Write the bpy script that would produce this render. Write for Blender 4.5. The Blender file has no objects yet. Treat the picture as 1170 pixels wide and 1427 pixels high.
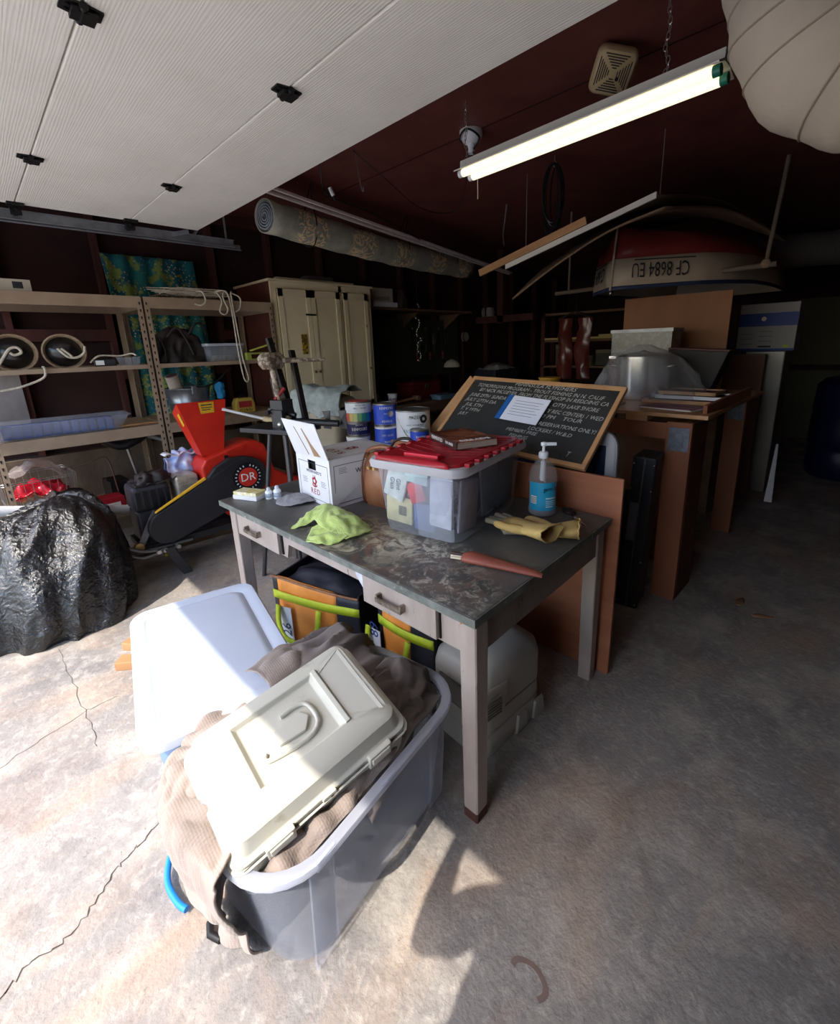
import bpy, bmesh, math, random
from mathutils import Vector, Matrix, Euler, noise
R = math.radians; PI = math.pi
C = bpy.context.scene.collection
SC = bpy.context.scene

# ---------------------------------------------------------------- camera
cam = bpy.data.objects.new('camera', bpy.data.cameras.new('camera')); C.objects.link(cam)
rx_ = Vector((0.717973, 0.695461, -0.029136)); uy_ = Vector((-0.154432, 0.199967, 0.967556)); bz_ = Vector((0.678723, -0.690179, 0.250973))
cam.matrix_world = Matrix(((rx_[0], uy_[0], bz_[0], 0), (rx_[1], uy_[1], bz_[1], 0), (rx_[2], uy_[2], bz_[2], 1.5), (0, 0, 0, 1)))
cam.data.sensor_fit = 'HORIZONTAL'; cam.data.sensor_width = 36
cam.data.lens = 628.999 / 1170 * 36
cam.data.shift_x = -(610.787 - 585) / 1170
cam.data.shift_y = (644.937 - 713.5) / 1170
cam.data.clip_start = 0.02
SC.camera = cam

# ---------------------------------------------------------------- sky, sun, exposure
w = bpy.data.worlds.new('sky'); SC.world = w; w.use_nodes = True
nt = w.node_tree; nt.nodes.clear()
sky = nt.nodes.new('ShaderNodeTexSky'); sky.sky_type = 'NISHITA'; sky.sun_disc = False
sky.sun_elevation = R(52); sky.sun_rotation = R(194.7); sky.air_density = 1.0; sky.dust_density = 1.5; sky.ozone_density = 1.0
bg = nt.nodes.new('ShaderNodeBackground'); bg.inputs[1].default_value = 0.62
ow = nt.nodes.new('ShaderNodeOutputWorld')
nt.links.new(sky.outputs[0], bg.inputs[0]); nt.links.new(bg.outputs[0], ow.inputs[0])
sd = bpy.data.lights.new('sun', 'SUN'); sd.energy = 5.2; sd.color = (1.0, 0.93, 0.82); sd.angle = R(0.6)
sun = bpy.data.objects.new('sun', sd); C.objects.link(sun)
sun.rotation_euler = Vector((-0.2, 0.76, -1.0)).to_track_quat('-Z', 'Y').to_euler()
sun.location = (2, -8, 9)
SC.view_settings.view_transform = 'Standard'; SC.view_settings.look = 'None'
SC.view_settings.gamma = 1; SC.view_settings.use_curve_mapping = False
SC.view_settings.exposure = 0.1

# ---------------------------------------------------------------- materials
def lin(c):
    return tuple(((x / 255) / 12.92 if x / 255 <= .04045 else ((x / 255 + .055) / 1.055) ** 2.4) for x in c) + (1,)
MATS = {}
def mat(name, c1, c2=None, sc=6, rough=.6, metal=0, bump=0, bsc=40, stretch=(1, 1, 1), lo=.35, hi=.65, c3=None, sc3=30, lo3=.6, hi3=.7,
        emit=0, trans=0, clear=0, coat=0, spec=.5, wave=None, det=6, ior=1.45, bstr=None, sheen=0):
    """colour of c1 mixed towards c2 by noise, flecks of c3; clear = share of straight-through (thin clear plastic), trans = glass"""
    if name in MATS: return MATS[name]
    m = bpy.data.materials.new(name); m.use_nodes = True; t = m.node_tree; N = t.nodes; L = t.links
    b = N['Principled BSDF']; out = N['Material Output']
    b.inputs['Roughness'].default_value = rough; b.inputs['Metallic'].default_value = metal
    b.inputs['Specular IOR Level'].default_value = spec; b.inputs['IOR'].default_value = ior
    b.inputs['Transmission Weight'].default_value = trans; b.inputs['Coat Weight'].default_value = coat
    b.inputs['Sheen Weight'].default_value = sheen
    tc = N.new('ShaderNodeTexCoord'); mp = N.new('ShaderNodeMapping'); mp.inputs['Scale'].default_value = stretch
    L.new(tc.outputs['Object'], mp.inputs[0])
    def noi(s, d=det, vec=None):
        n = N.new('ShaderNodeTexNoise'); n.inputs['Scale'].default_value = s; n.inputs['Detail'].default_value = d
        n.inputs['Roughness'].default_value = .6
        L.new(vec or mp.outputs[0], n.inputs['Vector']); return n.outputs['Fac']
    def ramp(src, a, z):
        r = N.new('ShaderNodeMapRange'); r.inputs[1].default_value = a; r.inputs[2].default_value = z
        L.new(src, r.inputs[0]); return r.outputs[0]
    def mix(f, a, c):
        x = N.new('ShaderNodeMix'); x.data_type = 'RGBA'; L.new(f, x.inputs[0])
        for s, v in ((x.inputs[6], a), (x.inputs[7], c)):
            if isinstance(v, tuple): s.default_value = v
            else: L.new(v, s)
        return x.outputs[2]
    col = lin(c1)
    if c2 is not None: col = mix(ramp(noi(sc), lo, hi), col, lin(c2))
    if wave is not None:
        wv = N.new('ShaderNodeTexWave'); wv.inputs['Scale'].default_value = wave[0]; wv.inputs['Distortion'].default_value = wave[1]
        wv.inputs['Detail'].default_value = 3; wv.inputs['Detail Scale'].default_value = 1.2
        wv.bands_direction = wave[2]; L.new(mp.outputs[0], wv.inputs['Vector'])
        col = mix(ramp(wv.outputs['Fac'], .3, 1.6), col, lin(wave[3]))
    if c3 is not None: col = mix(ramp(noi(sc3, 8), lo3, hi3), col, lin(c3))
    if isinstance(col, tuple): b.inputs['Base Color'].default_value = col
    else: L.new(col, b.inputs['Base Color'])
    if emit:
        b.inputs['Emission Color'].default_value = lin(c1); b.inputs['Emission Strength'].default_value = emit
    if bump:
        bp = N.new('ShaderNodeBump'); bp.inputs['Strength'].default_value = min(1, bump); bp.inputs['Distance'].default_value = .01 if bstr is None else bstr
        L.new(noi(bsc, 5), bp.inputs['Height']); L.new(bp.outputs[0], b.inputs['Normal'])
    if clear:
        tr = N.new('ShaderNodeBsdfTransparent'); tl = N.new('ShaderNodeBsdfTranslucent')
        if isinstance(col, tuple): tl.inputs[0].default_value = col
        else: L.new(col, tl.inputs[0])
        m1 = N.new('ShaderNodeMixShader'); m1.inputs[0].default_value = .45; L.new(b.outputs[0], m1.inputs[1]); L.new(tl.outputs[0], m1.inputs[2])
        m2 = N.new('ShaderNodeMixShader'); m2.inputs[0].default_value = clear; L.new(m1.outputs[0], m2.inputs[1]); L.new(tr.outputs[0], m2.inputs[2])
        L.new(m2.outputs[0], out.inputs[0])
    MATS[name] = m; return m

# ---------------------------------------------------------------- mesh builder
def frame(p, d, up=None):
    """matrix at p whose z axis runs along d"""
    q = Vector(d).to_track_quat('Z', 'Y') if up is None else None
    if up is not None:
        z = Vector(d).normalized(); x = Vector(up).cross(z).normalized(); y = z.cross(x)
        M = Matrix((x, y, z)).transposed().to_4x4()
    else: M = q.to_matrix().to_4x4()
    M.translation = Vector(p); return M
def axes(p, x, y):
    """matrix at p with local x along x and y roughly along y"""
    x = Vector(x).normalized(); z = x.cross(Vector(y)).normalized(); y = z.cross(x)
    M = Matrix((x, y, z)).transposed().to_4x4(); M.translation = Vector(p); return M
def rrect(w, d, r, n=4, cx=0, cy=0):
    r = min(r, w / 2 - 1e-4, d / 2 - 1e-4); pts = []
    for k, (sx, sy) in enumerate(((1, 1), (-1, 1), (-1, -1), (1, -1))):
        for i in range(n + 1):
            a = PI / 2 * (k + i / n); pts.append((cx + sx * (w / 2 - r) + r * math.cos(a), cy + sy * (d / 2 - r) + r * math.sin(a)))
    return pts
class MB:
    def __init__(s, M=None): s.v = []; s.f = []; s.m = []; s.M = M or Matrix(); s.mi = 0
    def add(s, vs, fs):
        o = len(s.v); s.v += [s.M @ Vector(p) for p in vs]
        for f in fs: s.f.append(tuple(i + o for i in f)); s.m.append(s.mi)
        return s
    def box(s, c, d, rz=0, M=None):
        x, y, z = (k / 2 for k in d); M = M or Matrix.Rotation(rz, 4, 'Z')
        vs = [Vector(c) + (M.to_3x3() @ Vector((a * x, b * y, e * z))) for a in (-1, 1) for b in (-1, 1) for e in (-1, 1)]
        return s.add(vs, [(0, 1, 3, 2), (4, 6, 7, 5), (0, 4, 5, 1), (2, 3, 7, 6), (0, 2, 6, 4), (1, 5, 7, 3)])
    def bb(s, x0, x1, y0, y1, z0, z1): return s.box(((x0 + x1) / 2, (y0 + y1) / 2, (z0 + z1) / 2), (x1 - x0, y1 - y0, z1 - z0))
    def beam(s, p, q, wd, th, up=(0, 0, 1)):
        p = Vector(p); q = Vector(q); z = (q - p); L = z.length; M = frame((p + q) / 2, z, up)
        return s.box((p + q) / 2, (wd, th, L), M=M)
    def loft(s, loops, cap=True, closed=True):
        n = len(loops[0]); vs = [p for l in loops for p in l]; fs = []
        for i in range(len(loops) - 1):
            for j in range(n if closed else n - 1):
                k = (j + 1) % n; fs.append((i * n + j, i * n + k, (i + 1) * n + k, (i + 1) * n + j))
        if cap: fs.append(tuple(range(n))[::-1]); fs.append(tuple((len(loops) - 1) * n + i for i in range(n)))
        return s.add(vs, fs)
    def tube(s, pts, r, n=8, cap=True, ring=False):
        pts = [Vector(p) for p in pts]; loops = []; N = len(pts); ref = None
        for i, p in enumerate(pts):
            if ring: d = pts[(i + 1) % N] - pts[i - 1]
            else: d = pts[min(i + 1, N - 1)] - pts[max(i - 1, 0)]
            d.normalize()
            if ref is None: ref = d.orthogonal()
            ref = (ref - d * ref.dot(d)).normalized(); o = d.cross(ref)
            rr = r[i] if isinstance(r, (list, tuple)) else r
            loops.append([p + (ref * math.cos(2 * PI * k / n) + o * math.sin(2 * PI * k / n)) * rr for k in range(n)])
        if ring: loops.append(loops[0]); cap = False
        return s.loft(loops, cap)
    def cyl(s, p, q, r, r2=None, n=16, cap=True): return s.tube([p, q], [r, r if r2 is None else r2], n, cap)
    def lathe(s, prof, n=24, c=(0, 0, 0), cap=True):
        return s.loft([[(c[0] + r * math.cos(2 * PI * k / n), c[1] + r * math.sin(2 * PI * k / n), c[2] + z) for k in range(n)] for r, z in prof], cap)
    def prism(s, poly, z0, z1): return s.loft([[(x, y, z0) for x, y in poly], [(x, y, z1) for x, y in poly]])
    def rb(s, secs, n=4):
        """stack of rounded rectangles (w, d, r, z[, cx, cy])"""
        return s.loft([[(x, y, q[3]) for x, y in rrect(q[0], q[1], q[2], n, *(q[4:6]))] for q in secs])
    def ball(s, c, r, nu=16, nv=10):
        r = (r, r, r) if not isinstance(r, tuple) else r
        vs = [(c[0] + r[0] * math.sin(PI * j / nv) * math.cos(2 * PI * i / nu), c[1] + r[1] * math.sin(PI * j / nv) * math.sin(2 * PI * i / nu), c[2] - r[2] * math.cos(PI * j / nv)) for j in range(nv + 1) for i in range(nu)]
        return s.add(vs, [(j * nu + i, j * nu + (i + 1) % nu, (j + 1) * nu + (i + 1) % nu, (j + 1) * nu + i) for j in range(nv) for i in range(nu)])
    def grid(s, fn, nu, nv):
        vs = [fn(i / nu, j / nv) for j in range(nv + 1) for i in range(nu + 1)]
        return s.add(vs, [(j * (nu + 1) + i, j * (nu + 1) + i + 1, (j + 1) * (nu + 1) + i + 1, (j + 1) * (nu + 1) + i) for j in range(nv) for i in range(nu)])
    def build(s, name, m, parent=None, smooth=0, bevel=0, seg=2, thick=0, sub=0, **pr):
        me = bpy.data.meshes.new(name); me.from_pydata([tuple(v) for v in s.v], [], s.f)
        for x in (m if isinstance(m, list) else [m]): me.materials.append(x)
        if isinstance(m, list): me.polygons.foreach_set('material_index', s.m)
        bm = bmesh.new(); bm.from_mesh(me); bmesh.ops.remove_doubles(bm, verts=bm.verts, dist=1e-6)
        bmesh.ops.recalc_face_normals(bm, faces=bm.faces); bm.to_mesh(me); bm.free()
        if smooth:
            me.polygons.foreach_set('use_smooth', [True] * len(me.polygons))
            me.set_sharp_from_angle(angle=R(smooth))
        o = bpy.data.objects.new(name, me); C.objects.link(o)
        if parent: o.parent = parent
        if bevel:
            b = o.modifiers.new('bevel', 'BEVEL'); b.width = bevel; b.segments = seg; b.limit_method = 'ANGLE'; b.angle_limit = R(40)
        if thick:
            b = o.modifiers.new('solid', 'SOLIDIFY'); b.thickness = thick; b.offset = 0
        if sub:
            b = o.modifiers.new('sub', 'SUBSURF'); b.levels = sub; b.render_levels = sub
        for k, v in pr.items(): o[k] = v
        return o
def thing(name, label, cat, loc=(0, 0, 0), rz=0, group=None, rot=None):
    o = bpy.data.objects.new(name, None); C.objects.link(o); o.location = loc
    o.rotation_euler = rot if rot is not None else (0, 0, rz); o.empty_display_size = .05
    o['label'] = label; o['category'] = cat
    if group: o['group'] = group
    return o
def tag(o, label, cat, group=None):
    o['label'] = label; o['category'] = cat
    if group: o['group'] = group
    return o
def kids(o): return [c for c in bpy.data.objects if c.parent == o]
def dup(o, loc=None, rz=None, label=None, parent=None):
    c = o.copy(); C.objects.link(c)
    if parent is not None: c.parent = parent
    for ch in kids(o): dup(ch, parent=c)
    if loc is not None: c.location = loc
    if rz is not None: c.rotation_euler = (0, 0, rz)
    if label: c['label'] = label
    return c
def txt(body, M, size, m, parent, name='lettering', ext=.0004, sx=1, shear=0, align='CENTER', space=1):
    cu = bpy.data.curves.new(name, 'FONT'); cu.body = body; cu.size = size; cu.extrude = ext; cu.shear = shear
    cu.align_x = align; cu.align_y = 'CENTER'; cu.space_character = space; cu.resolution_u = 2
    tmp = bpy.data.objects.new('tmp', cu); me = bpy.data.meshes.new_from_object(tmp); bpy.data.objects.remove(tmp); me.materials.clear(); me.materials.append(m)
    o = bpy.data.objects.new(name, me); C.objects.link(o); o.parent = parent
    o.matrix_local = M @ Matrix.Diagonal((sx, 1, 1, 1)); return o
def cr(a, b, c, d, t):
    return .5 * ((2 * b) + (c - a) * t + (2 * a - 5 * b + 4 * c - d) * t * t + (3 * b - a - 3 * c + d) * t ** 3)
def spl(P, n=6, ring=False):
    """Catmull-Rom curve through P"""
    P = [Vector(p) for p in P]; out = []; N = len(P)
    for i in range(N if ring else N - 1):
        a, b, c, d = (P[(i + k) % N] for k in (-1, 0, 1, 2)) if ring else (P[max(i - 1, 0)], P[i], P[i + 1], P[min(i + 2, N - 1)])
        out += [cr(a, b, c, d, t / n) for t in range(n)]
    return out if ring else out + [P[-1]]
def surf(P, nu=8, nv=8, amp=0, fq=6, seed=0, ridge=0, st=(1, 1, 1)):
    """smooth sheet through a grid P[row][col] of points, crumpled by noise; returns a MB"""
    rows = [spl(r, nu) for r in P]; cols = list(zip(*rows)); cols = [spl(c, nv) for c in cols]
    nu_, nv_ = len(cols), len(cols[0]); G = [[cols[i][j] for i in range(nu_)] for j in range(nv_)]
    if amp or ridge:
        H = [[p.copy() for p in r] for r in G]
        for j in range(nv_):
            for i in range(nu_):
                du = G[j][min(i + 1, nu_ - 1)] - G[j][max(i - 1, 0)]; dv = G[min(j + 1, nv_ - 1)][i] - G[max(j - 1, 0)][i]
                nn = du.cross(dv)
                if nn.length < 1e-9: continue
                nn.normalize(); p = G[j][i]; q = Vector((p.x * st[0], p.y * st[1], p.z * st[2]))
                k = noise.noise(q * fq + Vector((seed, 0, 0))) * amp
                if ridge: k += ridge * (1 - 2 * abs(noise.noise(q * fq * 1.3 + Vector((seed, 5, 0)))) ) - ridge * .6
                H[j][i] = p + nn * k
        G = H
    mb = MB(); vs = [p for r in G for p in r]
    mb.add(vs, [(j * nu_ + i, j * nu_ + i + 1, (j + 1) * nu_ + i + 1, (j + 1) * nu_ + i) for j in range(nv_ - 1) for i in range(nu_ - 1)])
    return mb
def V3(*a): return Vector(a)
def lerp(a, b, t): return a + (b - a) * t
rnd = random.Random(7)
# ---------------------------------------------------------------- the room
def st(o, **k): o['kind'] = 'structure'; return o
M_floor = mat('concrete', (168, 160, 153), (120, 117, 117), sc=.9, rough=.75, bump=.35, bsc=60, lo=.3, hi=.72, c3=(190, 181, 170), sc3=3.2, lo3=.5, hi3=.72, det=9)
def floor_detail():
    """fine speckle, rusty stains and worn paler blotches mixed over the concrete colour"""
    t = M_floor.node_tree; N = t.nodes; L = t.links; b = N['Principled BSDF']
    src = b.inputs['Base Color'].links[0].from_socket; tc = N['Texture Coordinate'] if 'Texture Coordinate' in N else N.new('ShaderNodeTexCoord')
    def layer(src, scale, lo, hi, colr, amt, det=8, stretch=None, ntype='fac'):
        n = N.new('ShaderNodeTexNoise'); n.inputs['Scale'].default_value = scale; n.inputs['Detail'].default_value = det; n.inputs['Roughness'].default_value = .65
        n.inputs['Distortion'].default_value = .6
        mp = N.new('ShaderNodeMapping'); mp.inputs['Scale'].default_value = stretch or (1, 1, 1); mp.inputs['Location'].default_value = (scale, 3, 1)
        mp.inputs['Rotation'].default_value = (0, 0, .6)
        L.new(tc.outputs['Object'], mp.inputs[0]); L.new(mp.outputs[0], n.inputs['Vector'])
        r = N.new('ShaderNodeMapRange'); r.inputs[1].default_value = lo; r.inputs[2].default_value = hi; r.inputs[4].default_value = amt
        L.new(n.outputs['Fac'], r.inputs[0])
        x = N.new('ShaderNodeMix'); x.data_type = 'RGBA'; L.new(r.outputs[0], x.inputs[0]); L.new(src, x.inputs[6]); x.inputs[7].default_value = lin(colr)
        return x.outputs[2]
    s = layer(src, 26, .5, .72, (200, 193, 184), .55)
    s = layer(s, 7, .52, .7, (104, 98, 98), .5, stretch=(1, .45, 1))
    s = layer(s, 1.7, .58, .75, (142, 104, 84), .5)
    s = layer(s, 3.1, .50, .68, (186, 156, 130), .5, stretch=(1, .5, 1))
    s = layer(s, 11, .56, .66, (120, 110, 104), .35, stretch=(.5, 1, 1))
    s = layer(s, 70, .6, .7, (84, 78, 76), .5)
    L.new(s, b.inputs['Base Color'])
floor_detail()
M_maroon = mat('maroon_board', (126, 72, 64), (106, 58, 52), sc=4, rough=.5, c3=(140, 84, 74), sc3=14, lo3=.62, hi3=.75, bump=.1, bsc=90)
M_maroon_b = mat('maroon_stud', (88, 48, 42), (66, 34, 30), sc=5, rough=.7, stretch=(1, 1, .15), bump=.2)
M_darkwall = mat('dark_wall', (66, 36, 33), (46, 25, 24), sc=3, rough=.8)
M_stucco = mat('stucco', (214, 206, 192), (200, 192, 178), sc=8, rough=.9, bump=.3)
M_drive = mat('driveway', (174, 172, 170), (158, 156, 154), sc=2, rough=.9)
XL, XR, YF, YB, ZC = -4.78, 2.6, -.69, 8.7, 2.75
XJ0, XJ1, ZH = -4.6, .08, 2.13
st(MB().bb(XL - .15, XR + .15, YF - .15, YB + .15, -.12, 0).build('floor', M_floor))
st(MB().bb(XL - .15, XR + .15, YF - .15, YB + .15, ZC, ZC + .1).build('ceiling', M_maroon))
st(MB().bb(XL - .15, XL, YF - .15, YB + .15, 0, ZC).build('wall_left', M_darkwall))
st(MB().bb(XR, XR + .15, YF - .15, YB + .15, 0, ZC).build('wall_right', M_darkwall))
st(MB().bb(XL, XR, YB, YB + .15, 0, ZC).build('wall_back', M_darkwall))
m = MB(); m.bb(XL, XJ0, YF - .15, YF, 0, ZC); m.bb(XJ1, XR, YF - .15, YF, 0, ZC); m.bb(XJ0, XJ1, YF - .15, YF, ZH, ZC)
st(m.build('wall_front', M_stucco))
st(MB().bb(-22, 22, -26, YF - .15, -.2, -.06).build('ground', M_drive))
st(MB().bb(XL - .25, XR + .25, YF - .2, YB + .25, ZC + .1, ZC + .22).build('roof', M_stucco))
# studs, plates and blocking on the left wall
wl = bpy.data.objects['wall_left']
for i, y in enumerate((-.65, -.20, .30, .93, 1.83, 2.4, 3.0, 3.6, 4.2, 4.8, 5.4, 6.0, 6.7, 7.4, 8.1)):
    MB().bb(XL, XL + .09, y - .02, y + .02, .09, ZC - .09).build('stud', M_maroon_b, wl)
for z0 in (0, ZC - .09): MB().bb(XL, XL + .1, YF, YB, z0, z0 + .09).build('plate', M_maroon_b, wl)
for a, b_, z in ((-.2, .28, 1.62), (.32, .91, 1.62), (.95, 1.81, 1.30), (1.85, 2.38, 1.62)): MB().bb(XL, XL + .088, a, b_, z, z + .09).build('blocking', M_maroon_b, wl)
MB().bb(XL, XL + .12, YF, YB, 0, .74).build('concrete_footing', mat('old_footing', (120, 104, 88), (92, 78, 66), sc=4, rough=.9, bump=.3, bsc=30), wl)
# seams of the ceiling boards
ce = bpy.data.objects['ceiling']
M_batten = mat('seam', (50, 18, 16), rough=.7)
for y in (2.44, 4.9, 7.3): MB().bb(XL, XR, y - .004, y + .004, ZC - .003, ZC + .01).build('seam', M_batten, ce)
# crack lines in the slab
M_crack = mat('crack', (70, 60, 54), rough=.9)
fl = bpy.data.objects['floor']
def crack(pts, wd, seed):
    r = random.Random(seed); P = []
    for a, b_ in zip(pts, pts[1:]):
        for k in range(7): P.append(Vector((lerp(a[0], b_[0], k / 7) + r.uniform(-1, 1) * .008, lerp(a[1], b_[1], k / 7) + r.uniform(-1, 1) * .008, .0012)))
    P.append(Vector((pts[-1][0], pts[-1][1], .0012))); m = MB(); vs = []; fs = []
    for i, p in enumerate(P):
        d = (P[min(i + 1, len(P) - 1)] - P[max(i - 1, 0)]).normalized(); n = Vector((-d.y, d.x, 0)) * wd * r.uniform(.4, 1.2)
        vs += [p + n, p - n]
        if i: fs.append((2 * i - 2, 2 * i - 1, 2 * i + 1, 2 * i))
    m.add(vs, fs).build('crack', M_crack, fl)
crack(((-1.29, -.30), (-1.304, -.243), (-1.335, -.188), (-1.332, -.116), (-1.367, -.052), (-1.427, .014), (-1.458, .067), (-1.474, .111), (-1.51, .19), (-1.56, .32)), .0022, 1); crack(((-2.10, -.4), (-2.176, -.206), (-2.225, -.076), (-2.281, .075), (-2.275, .193)), .0012, 2); crack(((-2.923, .049), (-2.587, .065), (-2.226, .071), (-2.017, .069)), .0012, 5)

# ---------------------------------------------------------------- overhead door
M_door = mat('door_paint', (246, 241, 230), (238, 232, 220), sc=3, rough=.55)
def door_grain():
    t = M_door.node_tree; N = t.nodes; L = t.links; b = N['Principled BSDF']
    tc = N.new('ShaderNodeTexCoord'); mp = N.new('ShaderNodeMapping'); mp.inputs['Scale'].default_value = (.22, 3.2, 1)
    wv = N.new('ShaderNodeTexNoise'); wv.inputs['Scale'].default_value = 9; wv.inputs['Detail'].default_value = 5; wv.inputs['Distortion'].default_value = 1.6
    w2 = N.new('ShaderNodeTexWave'); w2.bands_direction = 'Y'; w2.inputs['Scale'].default_value = 11; w2.inputs['Distortion'].default_value = 9; w2.inputs['Detail'].default_value = 4; w2.inputs['Detail Scale'].default_value = .8
    L.new(tc.outputs['Object'], mp.inputs[0]); L.new(mp.outputs[0], wv.inputs['Vector']); L.new(mp.outputs[0], w2.inputs['Vector'])
    ad = N.new('ShaderNodeMath'); ad.operation = 'ADD'; L.new(wv.outputs['Fac'], ad.inputs[0]); L.new(w2.outputs['Fac'], ad.inputs[1])
    bp = N.new('ShaderNodeBump'); bp.inputs['Strength'].default_value = .2; bp.inputs['Distance'].default_value = .0025
    L.new(ad.outputs[0], bp.inputs['Height']); L.new(bp.outputs[0], b.inputs['Normal'])
door_grain()
M_black = mat('black_metal', (26, 25, 26), rough=.45, metal=.3)
M_track = mat('galvanised', (158, 160, 164), (128, 130, 134), sc=12, rough=.42, metal=.45)
DZ = 2.35; DX0, DX1 = -3.70, .12
door = bpy.data.objects.new('door_1', None); C.objects.link(door); door.location = ((DX0 + DX1) / 2, .2, DZ); door['kind'] = 'structure'
door['label'] = 'white wood-grained overhead garage door, raised under the ceiling'
dl = lambda x, y, z: Vector((x, y, z)) - door.location
ys = [1.372, .948, .388, -.172, -.66]
for a, b_ in zip(ys, ys[1:]):
    p = dl(0, 0, 0); m = MB(); m.box(((DX0 + DX1) / 2 + p.x, (a + b_) / 2 + p.y, .022), (DX1 - DX0, abs(a - b_) - .005, .044))
    m.build('door_section', M_door, door, bevel=.004)
def hinge(x, y):
    m = MB(Matrix.Translation(dl(x, y, DZ)))
    for s in (-1, 1):
        m.prism([(-.030, s * .008), (.030, s * .008), (.022, s * .045), (-.022, s * .045)], -.005, 0)
        m.cyl((-.012, s * .03, -.009), (-.012, s * .03, 0), .006, n=8); m.cyl((.012, s * .03, -.009), (.012, s * .03, 0), .006, n=8)
    m.cyl((-.036, 0, -.010), (.036, 0, -.010), .010, n=10); m.box((0, .014, -.017), (.05, .03, .008)); m.box((0, -.014, -.014), (.046, .02, .01))
    m.build('hinge', M_black, door, smooth=40)
for x in (-2.83, -1.60, -.37):
    for y in ys[1:4]: hinge(x, y)
for y in ys[1:4]:
    m = MB(Matrix.Translation(dl(DX0 + .03, y, DZ)))
    m.box((0, 0, -.008), (.05, .075, .016)); m.box((-.035, 0, -.03), (.03, .05, .045)); m.cyl((-.12, 0, -.03), (0, 0, -.03), .006, n=8); m.cyl((-.085, 0, -.03), (-.062, 0, -.03), .022, n=14)
    m.build('roller', M_black, door, smooth=40)
m = MB(Matrix.Translation(dl(0, 0, 0)))   # horizontal track, a C channel, on the left
def track(xa, side):
    m = MB(Matrix.Translation(dl(0, 0, 0)))
    sh = [(0, 0), (0, .055), (.022, .055), (.022, .052), (.003, .052), (.003, .003), (.030, .003), (.030, 0)]
    m.loft([[(xa + side * x, y, DZ - .065 + z) for x, z in sh] for y in (-.66, 1.66)])
    m.bb(xa - .028, xa - .0, -.66, 1.72, DZ - .075, DZ - .071); m.bb(xa - .028, xa - .024, -.66, 1.72, DZ - .071, DZ - .035)
    return m.build('track', M_track, door)
track(-3.80, 1)
for y in (1.22, 1.36):
    m = MB(Matrix.Translation(dl(0, 0, 0))); m.beam((-3.80, y, DZ - .03), (-3.74, y + .10 if y < 1.3 else y + .08, DZ + .10 if y > 1.3 else DZ - .005), .035, .004, up=(0, 1, 0))
    m.build('bracket', M_track, door)
for y in (.2, 1.62):
    m = MB(Matrix.Translation(dl(0, 0, 0))); m.beam((-3.83, y, DZ - .06), (-3.83, y, ZC), .03, .004, up=(0, 1, 0)); m.build('hanger', M_track, door)
# ---------------------------------------------------------------- the old desk
M_top = mat('desk_top', (94, 92, 89), (72, 71, 69), sc=5, rough=.42, c3=(112, 110, 104), sc3=7, lo3=.58, hi3=.75, bump=.08, bsc=120)
def desk_dust():
    t = M_top.node_tree; N = t.nodes; L = t.links; b = N['Principled BSDF']; src = b.inputs['Base Color'].links[0].from_socket
    tc = N.new('ShaderNodeTexCoord')
    def blob(src, cx, cy, rx, ry, colr, sc, lo, hi, amt):
        mp = N.new('ShaderNodeMapping'); mp.vector_type = 'TEXTURE'; mp.inputs['Location'].default_value = (cx, cy, .755); mp.inputs['Scale'].default_value = (rx, ry, 1)
        L.new(tc.outputs['Object'], mp.inputs[0])
        g = N.new('ShaderNodeTexGradient'); g.gradient_type = 'SPHERICAL'; L.new(mp.outputs[0], g.inputs[0])
        n = N.new('ShaderNodeTexNoise'); n.inputs['Scale'].default_value = sc; n.inputs['Detail'].default_value = 8; n.inputs['Distortion'].default_value = 1.2; n.inputs['Roughness'].default_value = .7
        L.new(tc.outputs['Object'], n.inputs['Vector'])
        mu = N.new('ShaderNodeMath'); mu.operation = 'MULTIPLY'; L.new(g.outputs['Fac'], mu.inputs[0])
        r = N.new('ShaderNodeMapRange'); r.inputs[1].default_value = lo; r.inputs[2].default_value = hi; L.new(n.outputs['Fac'], r.inputs[0]); L.new(r.outputs[0], mu.inputs[1])
        sc_ = N.new('ShaderNodeMath'); sc_.operation = 'MULTIPLY'; sc_.use_clamp = True; L.new(mu.outputs[0], sc_.inputs[0]); sc_.inputs[1].default_value = amt
        x = N.new('ShaderNodeMix'); x.data_type = 'RGBA'; L.new(sc_.outputs[0], x.inputs[0]); L.new(src, x.inputs[6]); x.inputs[7].default_value = lin(colr); return x.outputs[2]
    s = blob(src, 1.05, .15, .42, .22, (122, 90, 74), 7, .46, .62, 1.6)
    s = blob(s, 1.45, .14, .24, .24, (118, 92, 80), 9, .48, .62, 1.3)
    s = blob(s, .92, .14, .36, .24, (196, 186, 158), 12, .47, .62, 1.8)
    s = blob(s, 1.20, .24, .34, .14, (196, 190, 172), 16, .47, .62, 1.8)
    s = blob(s, 1.42, .08, .34, .16, (176, 168, 154), 18, .5, .64, 2.0)
    s = blob(s, .35, .35, .5, .4, (100, 97, 93), 6, .5, .65, 1.2)
    s = blob(s, 1.1, .6, .7, .4, (96, 94, 92), 5, .5, .65, 1.0)
    L.new(s, b.inputs['Base Color'])
desk_dust()
M_edge = mat('desk_edge', (120, 124, 118), (86, 88, 84), sc=14, rough=.5, c3=(170, 166, 156), sc3=20, lo3=.6, hi3=.7)
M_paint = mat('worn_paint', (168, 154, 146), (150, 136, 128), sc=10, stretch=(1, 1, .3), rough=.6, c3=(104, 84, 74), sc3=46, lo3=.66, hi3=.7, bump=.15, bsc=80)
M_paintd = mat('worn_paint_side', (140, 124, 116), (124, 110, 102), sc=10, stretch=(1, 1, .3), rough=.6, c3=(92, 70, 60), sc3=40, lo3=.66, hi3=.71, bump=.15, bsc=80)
M_handle = mat('handle_metal', (164, 150, 136), (110, 98, 88), sc=30, rough=.45, metal=.7)
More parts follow.
